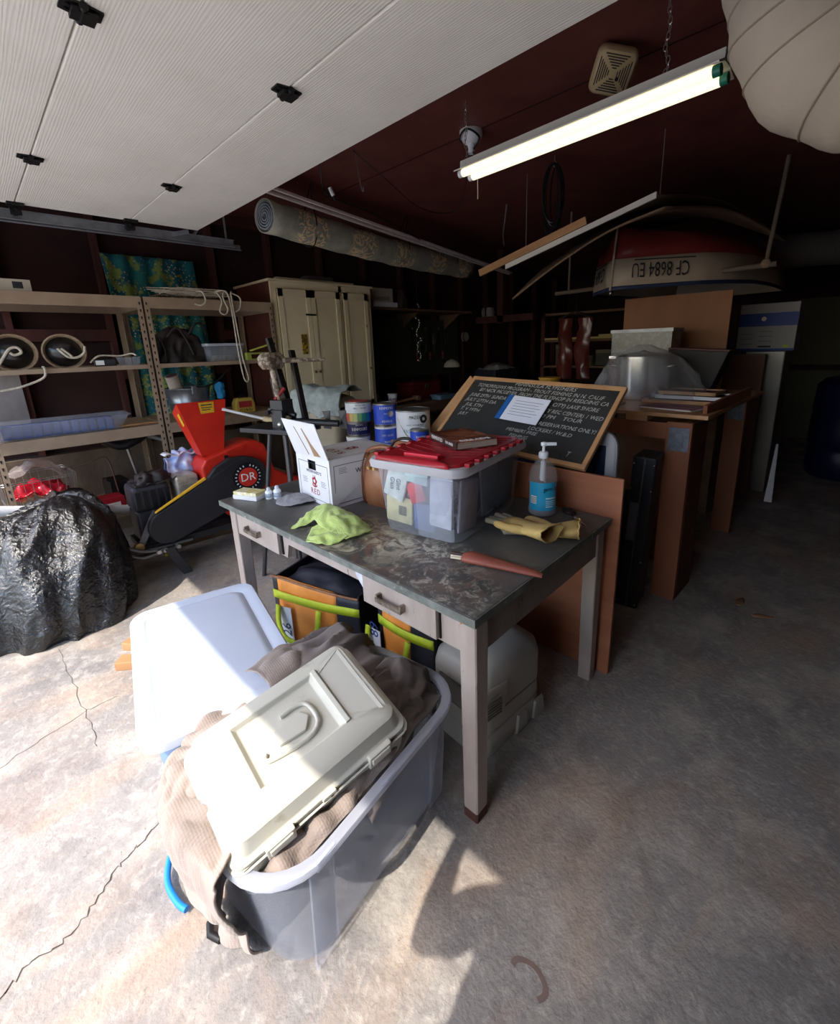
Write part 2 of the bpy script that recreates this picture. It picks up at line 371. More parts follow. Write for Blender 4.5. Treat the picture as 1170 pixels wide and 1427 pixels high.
desk = thing('desk', 'old grey-painted desk with dusty dark top, two drawers and square legs', 'desk', (-2.335, .775, 0), R(2.2))
W, D = 1.633, .95
MB().bb(0, W, 0, D, .745, .77).build('desktop', M_top, desk, bevel=.003)
m = MB(); m.bb(0, W, -.004, 0, .742, .769); m.bb(W, W + .004, -.004, D, .742, .769); m.bb(-.004, 0, -.004, D, .742, .769)
m.build('edge_trim', M_edge, desk)
LG = .062; x0, x1, y0, y1 = .05, W - .012, .02, D - .03
for x, y in ((x0, y0), (x1 - LG, y0), (x0, y1 - LG), (x1 - LG, y1 - LG)):
    m = MB(); m.loft([[(a, b_, z) for a, b_ in rrect(LG * s, LG * s, .004, 1, x + LG / 2, y + LG / 2)] for z, s in ((0, .9), (.62, 1), (.745, 1))]); m.build('leg', M_paint, desk)
M_boot = mat('rusty_stain', (92, 52, 42), (70, 40, 34), sc=20, rough=.8)
for x, y in ((x1 - LG, y0),): MB().rb([(LG * .93, LG * .93, .004, .0, x + LG / 2, y + LG / 2), (LG * .935, LG * .935, .004, .035, x + LG / 2, y + LG / 2)], 1).build('foot_stain', M_boot, desk)
# front: drawer bays either side of a shallower knee rail whose lower corners slope
ax0, ax1 = x0 + LG, x1 - LG
kn0, kn1, kr = .60, 1.085, .685
m = MB(Matrix(((1, 0, 0, 0), (0, 0, 1, .028), (0, 1, 0, 0), (0, 0, 0, 1))))
m.prism([(ax0, .618), (kn0 - .02, .618), (kn0, kr), (kn1, kr), (kn1 + .09, .618), (ax1, .618), (ax1, .745), (ax0, .745)], 0, .02)
m.build('front_apron', M_paint, desk)
for k, (a, b_) in enumerate(((.158, .545), (1.130, 1.478))):
    dr = MB().bb(a, b_, .008, .028, .628, .732).build('drawer', M_paint, desk, bevel=.002)
    MB().bb(b_ + .001, b_ + (.012 if k == 0 else .005), .022, .0281, .628, .735).build('gap', mat('dark_gap', (20, 16, 15), rough=.9), desk)
    cx = (a + b_) / 2 - .02; h = MB()
    h.bb(cx - .062, cx - .052, -.013, .008, .672, .698); h.bb(cx + .052, cx + .062, -.013, .008, .672, .698)
    h.loft([[(x, y, z) for y, z in ((-.016, .674), (-.016, .687), (-.011, .689), (-.011, .677))] for x in (cx - .062, cx + .062)])
    h.bb(cx - .062, cx + .062, -.016, -.005, .672, .675)
    h.build('handle', M_handle, dr)
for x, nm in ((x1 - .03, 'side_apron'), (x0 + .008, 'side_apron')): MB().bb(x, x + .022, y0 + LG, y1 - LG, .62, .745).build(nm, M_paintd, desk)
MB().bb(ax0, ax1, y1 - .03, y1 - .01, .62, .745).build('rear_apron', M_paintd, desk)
m = MB(Matrix(((1, 0, 0, 0), (0, 0, -1, .0265), (0, 1, 0, 0), (0, 0, 0, 1))))
m.prism([(1.055, .740), (1.10, .735), (1.165, .672), (1.175, .640), (1.15, .632), (1.12, .655), (1.075, .70)], 0, .0015)
m.build('paper_scrap', mat('pale_paper', (226, 228, 238), (170, 168, 180), sc=30, rough=.8), desk)
M_chip = mat('bare_wood', (168, 120, 84), (130, 88, 60), sc=20, rough=.8)
m = MB(Matrix(((1, 0, 0, 0), (0, 0, -1, y0 - .0005), (0, 1, 0, 0), (0, 0, 0, 1))))
m.prism([(x1 - LG + .003, .742), (x1 - .004, .742), (x1 - .006, .725), (x1 - .03, .733), (x1 - LG + .006, .715)], 0, .001); m.build('bare_patch', M_chip, desk)

# plywood panel standing behind the desk
M_ply = mat('red_plywood', (168, 106, 74), (146, 88, 60), sc=3, stretch=(.25, 1, 3), rough=.6, c3=(120, 70, 48), sc3=8, lo3=.62, hi3=.75)
pn = MB().bb(-1.45, -.0, -.009, .009, 0, .938).build('standing_plywood', M_ply, bevel=.002)
pn.location = (-.708, 1.80, 0); pn.rotation_euler = (R(-1.5), 0, R(1.5))
tag(pn, 'reddish plywood panel standing on the floor behind the desk', 'board')

# ---------------------------------------------------------------- things on the desk
TZ = .7705
M_plastic = mat('clear_tote', (222, 226, 236), (206, 210, 224), sc=3, rough=.25, clear=.74)
M_rimw = mat('tote_rim', (226, 224, 228), rough=.4, clear=.12)
M_red = mat('red_plastic', (176, 30, 44), (160, 24, 38), sc=5, rough=.35)
M_red2 = mat('red_bright', (214, 40, 62), rough=.35)
# frame: x to the right along the short front side, y into the depth
tote = thing('storage_tote', 'clear plastic storage tote with red hinged lid and packets inside, on the desk', 'tote', (-1.225, 1.105, TZ), R(11))
def tote_secs(zs, w0, d0, w1, d1, r, cx, cy, H, inner=0):
    return [(lerp(w0, w1, z / H) - inner, lerp(d0, d1, z / H) - inner, r, z, cx, cy) for z in zs]
m = MB(); TW, TD, TH = .40, .60, .315
secs = [(.35, .53, .05, 0, 0, .29), (.365, .545, .055, .03, 0, .29), (.40, .585, .06, .25, 0, .29), (.41, .595, .06, .285, 0, .29)]
m.rb(secs, 5); m.build('bin_body', M_plastic, tote, smooth=40)
m = MB()
m.loft([[(x, y, z) for x, y in rrect(w_, d_, .06, 5, 0, .29)] for w_, d_, z in ((.405, .59, .272), (.445, .63, .272), (.45, .635, .290), (.44, .625, .303), (.40, .585, .303), (.395, .58, .285))], cap=False)
m.build('rim', M_rimw, tote, smooth=50)
# front bulge panel, the vertical step seen in the end wall
m = MB(); m.rb([(.16, .016, .007, .01, .085, .020), (.17, .018, .008, .25, .09, .002)], 3); m.build('end_panel', M_plastic, tote, smooth=40)
lid = MB(); lid.rb([(.39, .575, .05, .300, 0, .29), (.395, .58, .05, .306, 0, .29), (.385, .57, .05, .314, 0, .29)], 5); lo = lid.build('lid', M_red, tote, smooth=40)
m = MB()
for i in range(9):
    for s in (-1, 1):
        y = .08 + i * .05; m.beam((s * .015, y, .3155), (s * .165, y + .055, .3155), .004, .003)
m.build('ribbing', mat('red_rib', (132, 26, 36), rough=.4), lo)
m = MB()
for i in range(7): m.box((.213, .06 + i * .075, .3095), (.022, .040, .014)); m.box((-.213, .06 + i * .075, .3095), (.022, .040, .014))
m.build('hinge_tabs', M_red, lo, bevel=.003, kind='stuff')
m = MB(); m.loft([[(x, y, z) for x, z in ((-.075, .312), (.085, .312), (.085, .330), (-.075, .330))] for y in (.045, .085)])
m.build('latch_flap', M_red2, lo, bevel=.004)
m = MB(); m.loft([[Vector((x, -.012 + .03 * (1 - (x / .17) ** 2) * k, z)) for x in [(-.17 + .34 * i / 10) for i in range(11)]] for k, z in ((0, .300), (1, .318), (2.2, .318))], cap=False, closed=False)
m.build('front_lip', M_red, lo, thick=.004, smooth=60)
# packets pressed against the wall of the tote
def pack(loc, rz, w_, h_, colr, nm, tilt=0, t=.012, extra=None, parent=tote):
    m = MB(); m.rb([(w_ * .96, t * .4, .002, -h_ / 2), (w_, t, .004, -h_ * .42), (w_, t, .004, h_ * .42), (w_ * .96, t * .4, .002, h_ / 2)], 2)
    o = m.build(nm, mat('pk_' + nm + str(colr), colr, tuple(int(c * .85) for c in colr), sc=18, rough=.5), parent, smooth=50)
    o.location = loc; o.rotation_euler = (0, tilt, rz); return o
F = -.0
pk = [((-.10, .022, .205), 0, .10, .13, (214, 222, 220), 'packet', R(18)), ((-.10, .036, .09), 0, .13, .11, (204, 196, 150), 'packet', R(3)),
      ((-.01, .030, .18), 0, .075, .085, (214, 60, 72), 'packet', R(-20)), ((.0, .022, .245), 0, .11, .055, (196, 222, 220), 'packet', R(6)),
      ((.02, .040, .075), 0, .10, .11, (92, 112, 158), 'packet', 0), ((.115, .016, .16), 0, .10, .20, (196, 200, 214), 'packet', R(3)),
      ((.170, .12, .13), R(90), .14, .2, (180, 176, 190), 'packet', R(8)), ((.172, .30, .15), R(90), .16, .2, (104, 110, 122), 'packet', R(-4)),
      ((.172, .45, .14), R(90), .14, .2, (86, 90, 100), 'packet', R(5)), ((-.155, .2, .14), R(90), .2, .2, (170, 160, 150), 'packet', 0)]
pks = [pack(*a[:6], tilt=a[6]) for a in pk]
for o, lab in zip(pks, ('white granular packet', 'yellow packet with barcode', 'red packet', None, 'blue packet')):
    if lab: o['label'] = lab
tote_fill = MB(); tote_fill.rb([(.28, .40, .06, .012, 0, .31), (.30, .42, .08, .12, .0, .31), (.26, .38, .08, .2, 0, .31), (.16, .26, .06, .245, 0, .31)], 4)
tote_fill.build('bundled_contents', mat('jumble', (126, 122, 134), (88, 86, 100), sc=10, rough=.8, bump=.6, bsc=22, c3=(190, 186, 196), sc3=9, lo3=.55, hi3=.6), tote, smooth=60)
mk = mat('ink_dark', (44, 44, 52), rough=.7); mw = mat('ink_white', (236, 234, 230), rough=.6)
FX = Matrix(((1, 0, 0, 0), (0, 0, -1, 0), (0, 1, 0, 0), (0, 0, 0, 1)))     # text facing -y
def face(x, y, z, rz=0, tilt=0): return Matrix.Translation((x, y, z)) @ Matrix.Rotation(rz, 4, 'Z') @ FX @ Matrix.Rotation(tilt, 4, 'Z')
txt('Glint\nGlass', face(0, -.008, 0, 0, R(-75)), .03, mk, pks[0], sx=.8)
for i in range(9): MB().bb(.0 + i * .0045, .002 + i * .0045, -.0075, -.0065, -.02, .02).build('barcode_bar', mk, pks[1])

# book on the tote
M_book = mat('book_cover', (58, 30, 26), (120, 62, 44), sc=14, rough=.3, c3=(176, 110, 84), sc3=12, lo3=.56, hi3=.64, det=3)
bk = thing('paperback_book', 'glossy brown paperback book lying on the red tote lid', 'book', (-1.285, 1.46, TZ + .318), R(-22))
MB().bb(-.14, .14, -.095, .095, .0, .003).build('back_cover', M_book, bk); MB().bb(-.14, .14, -.095, .095, .029, .032).build('front_cover', M_book, bk)
MB().bb(-.136, .137, -.091, .093, .003, .029).build('pages', mat('pages', (190, 176, 160), (150, 136, 122), sc=60, stretch=(.2, .2, 8), rough=.8), bk)
MB().bb(-.14, .14, -.097, -.095, 0, .032).build('spine', mat('spine', (66, 46, 44), rough=.35), bk)
txt('FERMENTED', face(-.055, -.0975, .016), .022, mw, bk, sx=1.0); txt('KEN, BAKER', face(.07, -.0975, .016), .017, mw, bk, sx=.8)
txt('BREADS', Matrix.Translation((.118, 0, .0325)) @ Matrix.Rotation(R(90), 4, 'Z'), .04, mw, bk)
m = MB(); m.bb(-.09, .06, -.06, .06, .0322, .0328); m.build('cover_picture', mat('cover_pic', (170, 104, 76), (84, 44, 34), sc=22, rough=.3, det=3), bk)

# carton
M_cardw = mat('white_card', (226, 224, 228), (214, 212, 216), sc=4, rough=.7)
M_cardk = mat('brown_card', (170, 138, 104), (152, 122, 92), sc=9, rough=.8)
M_wred = mat('wine_red', (150, 24, 40), rough=.6); M_navy = mat('ink_navy', (30, 34, 58), rough=.6)
cb = thing('bottle_carton', 'white bottle carton with open end flap and red crest, on the desk', 'box', (-2.075, 1.085, TZ), R(-2))
BW, BD, BH = .318, .40, .235
m = MB(); t = .004
m.bb(0, BW, 0, BD, 0, t); m.bb(0, BW, 0, BD, BH - t, BH); m.bb(0, t, 0, BD, 0, BH); m.bb(BW - t, BW, 0, BD, 0, BH); m.bb(0, BW, BD - t, BD, 0, BH)
m.build('carton_body', M_cardw, cb, bevel=.002)
# front face with hand hole
m = MB(FX.copy()); hx0, hx1, hz0, hz1 = .115, .19, .165, .212
for a, b_, c_, d_ in ((0, hx0, 0, BH), (hx1, BW, 0, BH), (hx0, hx1, 0, hz0), (hx0, hx1, hz1, BH)): m.bb(a, b_, c_, d_, -t, 0)
m.build('front_face', M_cardw, cb)
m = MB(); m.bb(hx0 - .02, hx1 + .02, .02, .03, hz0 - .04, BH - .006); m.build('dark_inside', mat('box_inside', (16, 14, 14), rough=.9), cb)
fl_ = MB(Matrix.Translation((0, 0, BH)) @ Matrix.Rotation(R(17), 4, 'X')); fl_.bb(0, BW, -.004, 0, 0, .185); fl_.build('end_flap', M_cardw, cb)
fb = Matrix.Translation((0, 0, BH)) @ Matrix.Rotation(R(17), 4, 'X') @ Matrix(((1, 0, 0, 0), (0, 0, -1, -.0045), (0, 1, 0, 0), (0, 0, 0, 1)))
m = MB(fb); m.prism([(.105, .155), (.112, .150), (.155, .012), (.148, .010)], 0, .001); m.prism([(.175, .150), (.182, .152), (.215, .075), (.262, .012), (.20, .008), (.195, .07)], 0, .001); m.build('torn_patch', M_cardk, cb)
def rectline(M, a, b_, c_, d_, w_, mm, nm='printed_line'):
    m = MB(M)
    for p in ((a, b_, c_, c_ + w_), (a, b_, d_ - w_, d_), (a, a + w_, c_, d_), (b_ - w_, b_, c_, d_)): m.bb(*p, 0, .0005)
    m.build(nm, mm, cb)
FF = FX.copy(); FF.translation = (0, -.0003, 0); rectline(FF, .02, BW - .02, .018, .20, .0022, M_navy)
SS = Matrix(((0, 0, 1, BW + .0003), (1, 0, 0, 0), (0, 1, 0, 0), (0, 0, 0, 1))); rectline(SS, .02, BD - .02, .018, .205, .0022, M_navy)
TT = Matrix.Translation((0, 0, BH + .0003)); rectline(TT, .02, BW - .02, .02, BD - .02, .002, M_navy)
txt('RED', FF @ Matrix.Translation((.165, .055, 0)), .042, M_wred, cb, space=1.25)
txt('WEINHARD’S', FF @ Matrix.Translation((.165, .155, 0)), .022, M_navy, cb, space=1.1)
def crest(M, s):
    m = MB(M); m.prism([(s * .5 * math.cos(a) * (1 + .12 * math.cos(5 * a)), s * .5 * math.sin(a) * (1 + .12 * math.cos(5 * a))) for a in [2 * PI * k / 30 for k in range(30)]], 0, .0006)
    m.prism([(-.55 * s, -.35 * s), (-.25 * s, -.55 * s), (.25 * s, -.55 * s), (.55 * s, -.35 * s), (.5 * s, -.62 * s), (0, -.78 * s), (-.5 * s, -.62 * s)], 0, .0006)
    for k in range(3): m.prism([((k - 1) * .25 * s - .05 * s, .5 * s), ((k - 1) * .25 * s + .05 * s, .5 * s), ((k - 1) * .25 * s, .75 * s)], 0, .0006)
    m.build('crest', M_wred, cb)
    m = MB(M @ Matrix.Translation((0, 0, .0007))); m.prism([(.22 * s * math.cos(2 * PI * k / 12), .22 * s * math.sin(2 * PI * k / 12)) for k in range(12)], 0, .0004); m.build('crest_centre', M_cardw, cb)
crest(FF @ Matrix.Translation((.165, .110, 0)), .042)
txt('RED', TT @ Matrix.Translation((.165, .13, 0)) @ Matrix.Rotation(R(180), 4, 'Z'), .06, M_wred, cb, space=1.5); crest(TT @ Matrix.Translation((.165, .22, 0)) @ Matrix.Rotation(R(180), 4, 'Z'), .05)
txt('WEINHARD’S', SS @ Matrix.Translation((.24, .16, 0)), .034, M_navy, cb); txt('RED', SS @ Matrix.Translation((.25, .05, 0)), .05, M_navy, cb)
for M_, x_, y_ in ((FF, .075, .105), (FF, .25, .105), (SS, .07, .175)):
    for k in range(4): MB(M_).bb(x_ - .022, x_ + .022 - .006 * (k % 2), y_ - .012 + .008 * k, y_ - .0105 + .008 * k, 0, .0005).build('small_print', M_navy, cb)

# brown leather bag wedged between carton and tote
M_lea = mat('tan_leather', (150, 98, 66), (122, 76, 50), sc=10, rough=.38, bump=.15, bsc=50, coat=.2)
bag = thing('leather_bag', 'tan leather bag with strap, squeezed between the white carton and the tote', 'bag', (-1.63, 1.30, TZ), R(8))
m = MB(); m.rb([(.20, .13, .04, 0), (.23, .155, .05, .03), (.235, .16, .05, .12), (.21, .13, .05, .20), (.17, .07, .03, .245), (.12, .04, .015, .255)], 5); m.build('bag_body', M_lea, bag, smooth=60)
m = MB()
for x in (-.075, .06): m.tube(spl([(x, -.05, .252), (x, -.077, .20), (x, -.087, .12), (x, -.084, .03), (x, -.055, .002)], 4), .004, 6)
m.build('seam', mat('leather_dark', (104, 62, 42), rough=.45), bag)
m = MB(); m.tube(spl([(-.09, -.03, .22), (-.07, -.035, .262), (.0, -.02, .282), (.07, .0, .27), (.1, .02, .235)], 6), .010, 8); m.build('carry_handle', M_lea, bag, smooth=60)
m = MB(); m.tube(spl([(-.03, .05, .22), (0, .07, .29), (.08, .08, .31), (.16, .06, .27)], 6), .007, 8); m.build('strap', mat('strap_dark', (38, 28, 26), rough=.5), bag, smooth=60)
m = MB(); m.cyl((-.035, -.079, .19), (-.035, -.084, .19), .008, n=10); m.cyl((.0, -.079, .19), (.0, -.084, .19), .008, n=10); m.build('rivets', mat('brass', (190, 160, 100), rough=.3, metal=.9), bag)

# yellow-green cloth
M_rag = mat('lime_cloth', (190, 208, 122), (172, 192, 104), sc=14, rough=.9, bump=.3, bsc=160, c3=(156, 176, 92), sc3=10, lo3=.6, hi3=.7, sheen=.3)
Z0 = TZ + .004
def zz(rows): return [[(x, y, Z0 + z) for x, y, z in r] for r in rows]
o = tag(bpy.data.objects.new('cloth', None), 'x', 'cloth'); C.objects.link(o)
for rows in ([[(-1.70, .86, .012), (-1.63, .90, .03), (-1.55, .88, .032), (-1.47, .88, .028), (-1.40, .90, .01)], [(-1.735, .90, .02), (-1.66, .945, .055), (-1.57, .93, .065), (-1.48, .93, .06), (-1.385, .945, .015)],
              [(-1.75, .97, .02), (-1.69, 1.0, .06), (-1.58, 1.0, .065), (-1.48, 1.0, .055), (-1.39, 1.0, .01)], [(-1.74, 1.02, 0), (-1.68, 1.05, .01), (-1.58, 1.06, .01), (-1.48, 1.05, .005), (-1.41, 1.03, 0)]],
             [[(-1.53, .80, 0), (-1.48, .81, .002), (-1.42, .845, 0)], [(-1.57, .845, .014), (-1.49, .86, .024), (-1.405, .885, .012)], [(-1.59, .885, .024), (-1.5, .905, .034), (-1.40, .91, .02)]],
             [[(-1.695, .825, 0), (-1.67, .84, .006), (-1.65, .87, .012)], [(-1.715, .86, .012), (-1.68, .88, .03), (-1.64, .91, .03)], [(-1.725, .91, .02), (-1.69, .94, .045), (-1.64, .95, .04)]]):
    surf(zz(rows), 9, 9, .010, 20, 3, .010).build('cloth_fold', M_rag, o, smooth=80, thick=.004)
tag(o, 'crumpled lime-green cleaning cloth near the front edge of the desk', 'cloth')

# gloves
M_glv = mat('glove_leather', (206, 176, 112), (186, 154, 92), sc=9, rough=.8, bump=.2, bsc=60, c3=(150, 130, 104), sc3=6, lo3=.56, hi3=.7)
M_glg = mat('glove_grey', (150, 138, 118), (128, 118, 104), sc=14, rough=.85, bump=.2, bsc=60)
def glove(nm, lab, base, ang, z, curl, cuffw=.066, flip=1):
    g = thing(nm, lab, 'glove', (base[0], base[1], TZ + z), ang, 'work gloves on the desk')
    # palm and cuff: flattened loft along +x (fingers) from the cuff at x=-.12
    pr = [(-.13, .060, .030), (-.10, .056, .026), (-.04, .046, .020), (0, .045, .018), (.05, .050, .017), (.085, .048, .014)]
    m = MB(); N = 20
    def ring(x, ry, rz_): return [(x + (.003 * math.sin(k * 1.7) if x < -.12 else 0), ry * math.cos(2 * PI * k / N), rz_ + .002 + rz_ * math.sin(2 * PI * k / N) + (.012 * max(0, (-.04 - x) / .09) * (1 + math.cos(4 * PI * k / N)) / 2)) for k in range(N)]
    m.loft([ring(*q) for q in pr], cap=False); m.build('palm', M_glv, g, smooth=70, thick=.003)
    for i, (y, L_, r_) in enumerate(((-.036, .062, .0115), (-.012, .076, .0125), (.012, .080, .0125), (.036, .070, .0115))):
        c_ = curl[i]; m = MB()
        m.tube(spl([(.070, y * .9 * flip, .014), (.10, y * 1.05 * flip, .016 + .3 * c_), (.10 + L_ * .55, y * 1.2 * flip, .014 + c_ * .8), (.09 + L_, y * 1.25 * flip, .012 + c_)], 4), [.0135] + [r_] * 10 + [r_ * .9, r_ * .55], 10)
        m.build('finger', M_glg, g, smooth=70)
    m = MB(); m.tube(spl([(-.02, .03 * flip, .02), (.02, .06 * flip, .026), (.055, .072 * flip, .03), (.085, .070 * flip, .026)], 4), [.018] * 4 + [.015] * 6 + [.013, .010, .006], 10); m.build('thumb', M_glv, g, smooth=70)
    m = MB(); m.tube([Vector(p) for p in ring(-.133, .061, .031)], .0035, 6, ring=True); m.build('cuff_binding', M_glv, g, smooth=70)
glove('work_glove', 'tan leather work glove lying on top, fingers pointing to the tote', (-.905, 1.375), R(172), .028, (0, .004, -.004, 0))
glove('work_glove', 'tan leather work glove underneath, cuff gaping near the desk edge', (-.865, 1.455), R(205), .0, (0, 0, .003, 0), flip=-1)

# folded pruning saw in a red sheath
M_shth = mat('red_leather', (150, 82, 66), (128, 66, 54), sc=9, rough=.5, bump=.15, bsc=50)
kn = thing('sheathed_knife', 'long tapering knife in a worn reddish leather sheath, near the desk corner', 'knife', (-.845, 1.115, TZ), R(15))
m = MB(); pr = [(-.115, .028, .014), (-.09, .036, .018), (-.05, .031, .016), (0, .027, .014), (.07, .022, .012), (.13, .018, .010), (.165, .011, .006)]
m.loft([[(x, ry * math.cos(2 * PI * k / 14), rz_ + rz_ * math.sin(2 * PI * k / 14)) for k in range(14)] for x, ry, rz_ in pr]); m.build('sheath', M_shth, kn, smooth=60)
m = MB(); m.prism([(-.07, .02), (-.035, .02), (-.04, .045), (-.066, .042)], .010, .016); m.build('belt_loop', M_shth, kn, bevel=.002)
for y, c_ in ((-.018, 'light'), (-.006, 'light'), (.010, 'dark')):
    m = MB(); m.tube([(-.11, y, .014), (-.165 - y * .5, y * 1.2, .012)], .0042 if c_ == 'light' else .007, 8); m.build('tool_handle', mat('cream_plastic', (214, 200, 176), rough=.4) if c_ == 'light' else mat('dark_wood', (60, 34, 28), rough=.5), kn, smooth=60)

# scissors
M_blk = mat('black_plastic', (24, 24, 30), rough=.35); M_steel = mat('steel', (176, 176, 180), rough=.25, metal=.9)
sc_ = thing('scissors', 'pair of black-handled scissors lying beside the gel bottle', 'scissors', (-.845, 1.675, TZ + .003), R(-42))
for s, a in ((1, 9), (-1, -9)):
    h = MB(Matrix.Rotation(R(a), 4, 'Z')); c_ = (-.075, s * .012, .006); h.tube([(c_[0] + .030 * math.cos(t), c_[1] + s * .004 + .021 * math.sin(t), .007) for t in [2 * PI * k / 18 for k in range(18)]], .0055, 8, ring=True)
    h.tube([(-.047, s * .010, .006), (-.01, 0, .005)], .006, 8); h.build('handle', M_blk, sc_, smooth=60)
    b_ = MB(Matrix.Rotation(R(a * .6), 4, 'Z')); b_.prism([(-.01, -.008), (.03, -.009 * s if s > 0 else -.004), (.105, 0), (.03, .006), (-.01, .008)], .004 + .0015 * s, .006 + .0015 * s); b_.build('blade', M_steel, sc_)
MB().cyl((0, 0, .002), (0, 0, .010), .0045, n=10).build('pivot', M_steel, sc_)

# hand gel bottle
M_bot = mat('clear_bottle', (236, 240, 244), rough=.08, clear=.78, spec=.8); M_gel = mat('gel', (206, 200, 210), (226, 220, 226), sc=40, rough=.1, clear=.5)
M_wht = mat('white_plastic', (232, 234, 238), rough=.35); M_cyan = mat('label_cyan', (34, 158, 204), (60, 176, 214), sc=3, rough=.4)
bt = thing('gel_bottle', 'large clear pump bottle of hand gel with a blue label, on the desk', 'bottle', (-.995, 1.655, TZ), R(38))
m = MB(); prof = [(.052, 0), (.060, .006), (.062, .02), (.058, .05), (.058, .12), (.061, .155), (.060, .18), (.050, .21), (.032, .235), (.020, .248), (.017, .262)]
m.lathe([(r, z) for r, z in prof], 28); m.build('bottle_shell', M_bot, bt, smooth=50)
m = MB(); m.lathe([(r - .003, z) for r, z in prof[:6] if z < .14] + [(.054, .138)], 24); m.build('gel_fill', M_gel, bt, smooth=50)
a0 = R(-92); m = MB(); m.grid(lambda u, v: (.0612 * math.cos(a0 + (u - .5) * R(128)), .0612 * math.sin(a0 + (u - .5) * R(128)), .03 + v * .125), 20, 2); m.build('label', M_cyan, bt, smooth=60)
for k, (z, h_, wd) in enumerate(((.118, .020, .7), (.083, .006, .8), (.072, .003, .8), (.064, .003, .7), (.056, .003, .8), (.046, .005, .6))):
    if k == 0: txt('germ-X', Matrix.Translation((.0625 * math.cos(a0 + .45), .0625 * math.sin(a0 + .45), z + .01)) @ Matrix.Rotation(a0 + .45 + PI / 2, 4, 'Z') @ FX, .026, M_navy, bt, sx=.8)
    else: MB().grid(lambda u, v: (.0617 * math.cos(a0 + .15 + u * wd), .0617 * math.sin(a0 + .15 + u * wd), z + v * h_), 8, 1).build('label_print', mat('print_pale', (200, 232, 244), rough=.5), bt)
MB().grid(lambda u, v: (.0617 * math.cos(a0 - .95 + u * .45), .0617 * math.sin(a0 - .95 + u * .45), .060 + v * .035), 6, 1).build('barcode_panel', mw, bt)
for i in range(5): MB().grid(lambda u, v: (.062 * math.cos(a0 - .93 + u * .41), .062 * math.sin(a0 - .93 + u * .41), .063 + i * .006 + v * .0025), 6, 1).build('barcode_bar', M_navy, bt)
m = MB(); m.lathe([(.019, .250), (.021, .254), (.021, .272), (.017, .278), (.007, .280), (.006, .302), (.012, .304), (.013, .314), (.008, .320)], 20); m.loft([[(x, y, z) for y, z in ((-h_, .306), (h_, .306), (h_, .318), (-h_, .318))] for x, h_ in ((-.012, .008), (.02, .008), (.052, .006))]); m.build('pump', M_wht, bt, smooth=40)
m = MB(); m.cyl((0, 0, .252), (.012, .006, .10), .004, n=8); m.lathe([(.012, .15), (.014, .16), (.011, .235), (.004, .24)], 12); m.build('dip_tube', M_wht, bt, smooth=50)

# pill box and bottles, dusty bag
pb = thing('strip_box', 'small white and yellow box at the far left corner of the desk', 'box', (-2.245, .895, TZ), R(24))
MB().bb(-.075, .075, -.04, .04, 0, .022).build('carton', M_cardw, pb, bevel=.002); MB().bb(-.072, .072, -.037, .037, .022, .040).build('tray', mat('yellow_print', (206, 186, 84), (228, 224, 214), sc=40, rough=.6, det=2), pb, bevel=.002)
for k, (x, y, h_) in enumerate(((-2.155, .955, .060), (-2.125, .985, .068))):
    v = thing('dropper_bottle', ('shorter' if k == 0 else 'taller') + ' of the two tiny white bottles beside the yellow box', 'bottle', (x, y, TZ), 0, 'tiny white bottles on the desk')
    MB().lathe([(.017, 0), (.019, .003), (.019, h_ * .62), (.014, h_ * .72), (.010, h_ * .75)], 16).build('body', M_wht, v, smooth=40)
    MB().lathe([(.0105, h_ * .73), (.0105, h_ * .9), (.006, h_)], 12).build('cap', mat('cap_grey', (206, 206, 212), rough=.4), v, smooth=40)
    MB().lathe([(.0194, h_ * .15), (.0194, h_ * .5)], 16, cap=False).build('label', mat('label_grey', (190, 196, 206), (110, 130, 150), sc=60, rough=.5, det=2), v)
P = [[(-2.19, .99, TZ + .003), (-2.10, .965, TZ + .003), (-2.03, .93, TZ + .004), (-1.955, .955, TZ + .003)], [(-2.17, 1.02, TZ + .010), (-2.09, 1.0, TZ + .012), (-2.01, .985, TZ + .038), (-1.925, 1.01, TZ + .012)], [(-2.15, 1.05, TZ + .008), (-2.08, 1.04, TZ + .012), (-2.0, 1.045, TZ + .036), (-1.915, 1.075, TZ + .01)], [(-2.13, 1.07, TZ + .003), (-2.07, 1.085, TZ + .003), (-2.0, 1.10, TZ + .004), (-1.945, 1.09, TZ + .003)]]
tag(surf(P, 8, 8, .005, 40, 1, .003).build('parts_bag', mat('dusty_bag', (150, 148, 152), (118, 116, 122), sc=40, rough=.5), smooth=70, thick=.003), 'small crinkled bag of grey parts, between the box and the carton', 'bag')
# ---------------------------------------------------------------- around and under the desk
M_tub = mat('frosted_tub', (220, 224, 236), (208, 214, 230), sc=3, rough=.3, clear=.74)
M_tubrim = mat('frosted_rim', (226, 230, 242), rough=.3, clear=.2)
YT = R(10)
tub = thing('open_tub', 'large frosted plastic tub without lid, stuffed with grey cloth, before the desk', 'tub', (-1.03, .545, 0), YT)
TB = [(.36, .58, .10, .004), (.40, .62, .11, .02), (.42, .64, .12, .12), (.465, .72, .13, .375)]
m = MB(); m.loft([[(x, y, q[3]) for x, y in rrect(q[0], q[1], q[2], 7)] for q in TB], cap=False); m.add([(x, y, .004) for x, y in rrect(.36, .58, .10, 7)], [tuple(range(32))])
m.build('tub_wall', M_tub, tub, smooth=50, thick=.003)
m = MB(); m.loft([[(x, y, z) for x, y in rrect(a, b_, c_, 7)] for a, b_, c_, z in ((.468, .722, .13, .372), (.505, .765, .15, .368), (.515, .775, .155, .378), (.510, .770, .152, .390), (.485, .745, .14, .394), (.455, .715, .13, .388), (.452, .712, .13, .375))], cap=False)
m.build('tub_rim', M_tubrim, tub, smooth=50)
for y in (-.24, -.02, .20): m = MB(); m.rb([(.006, .05, .002, .362, .246, y), (.008, .055, .002, .393, .249, y)], 1); m.build('rim_clip', M_tubrim, tub)
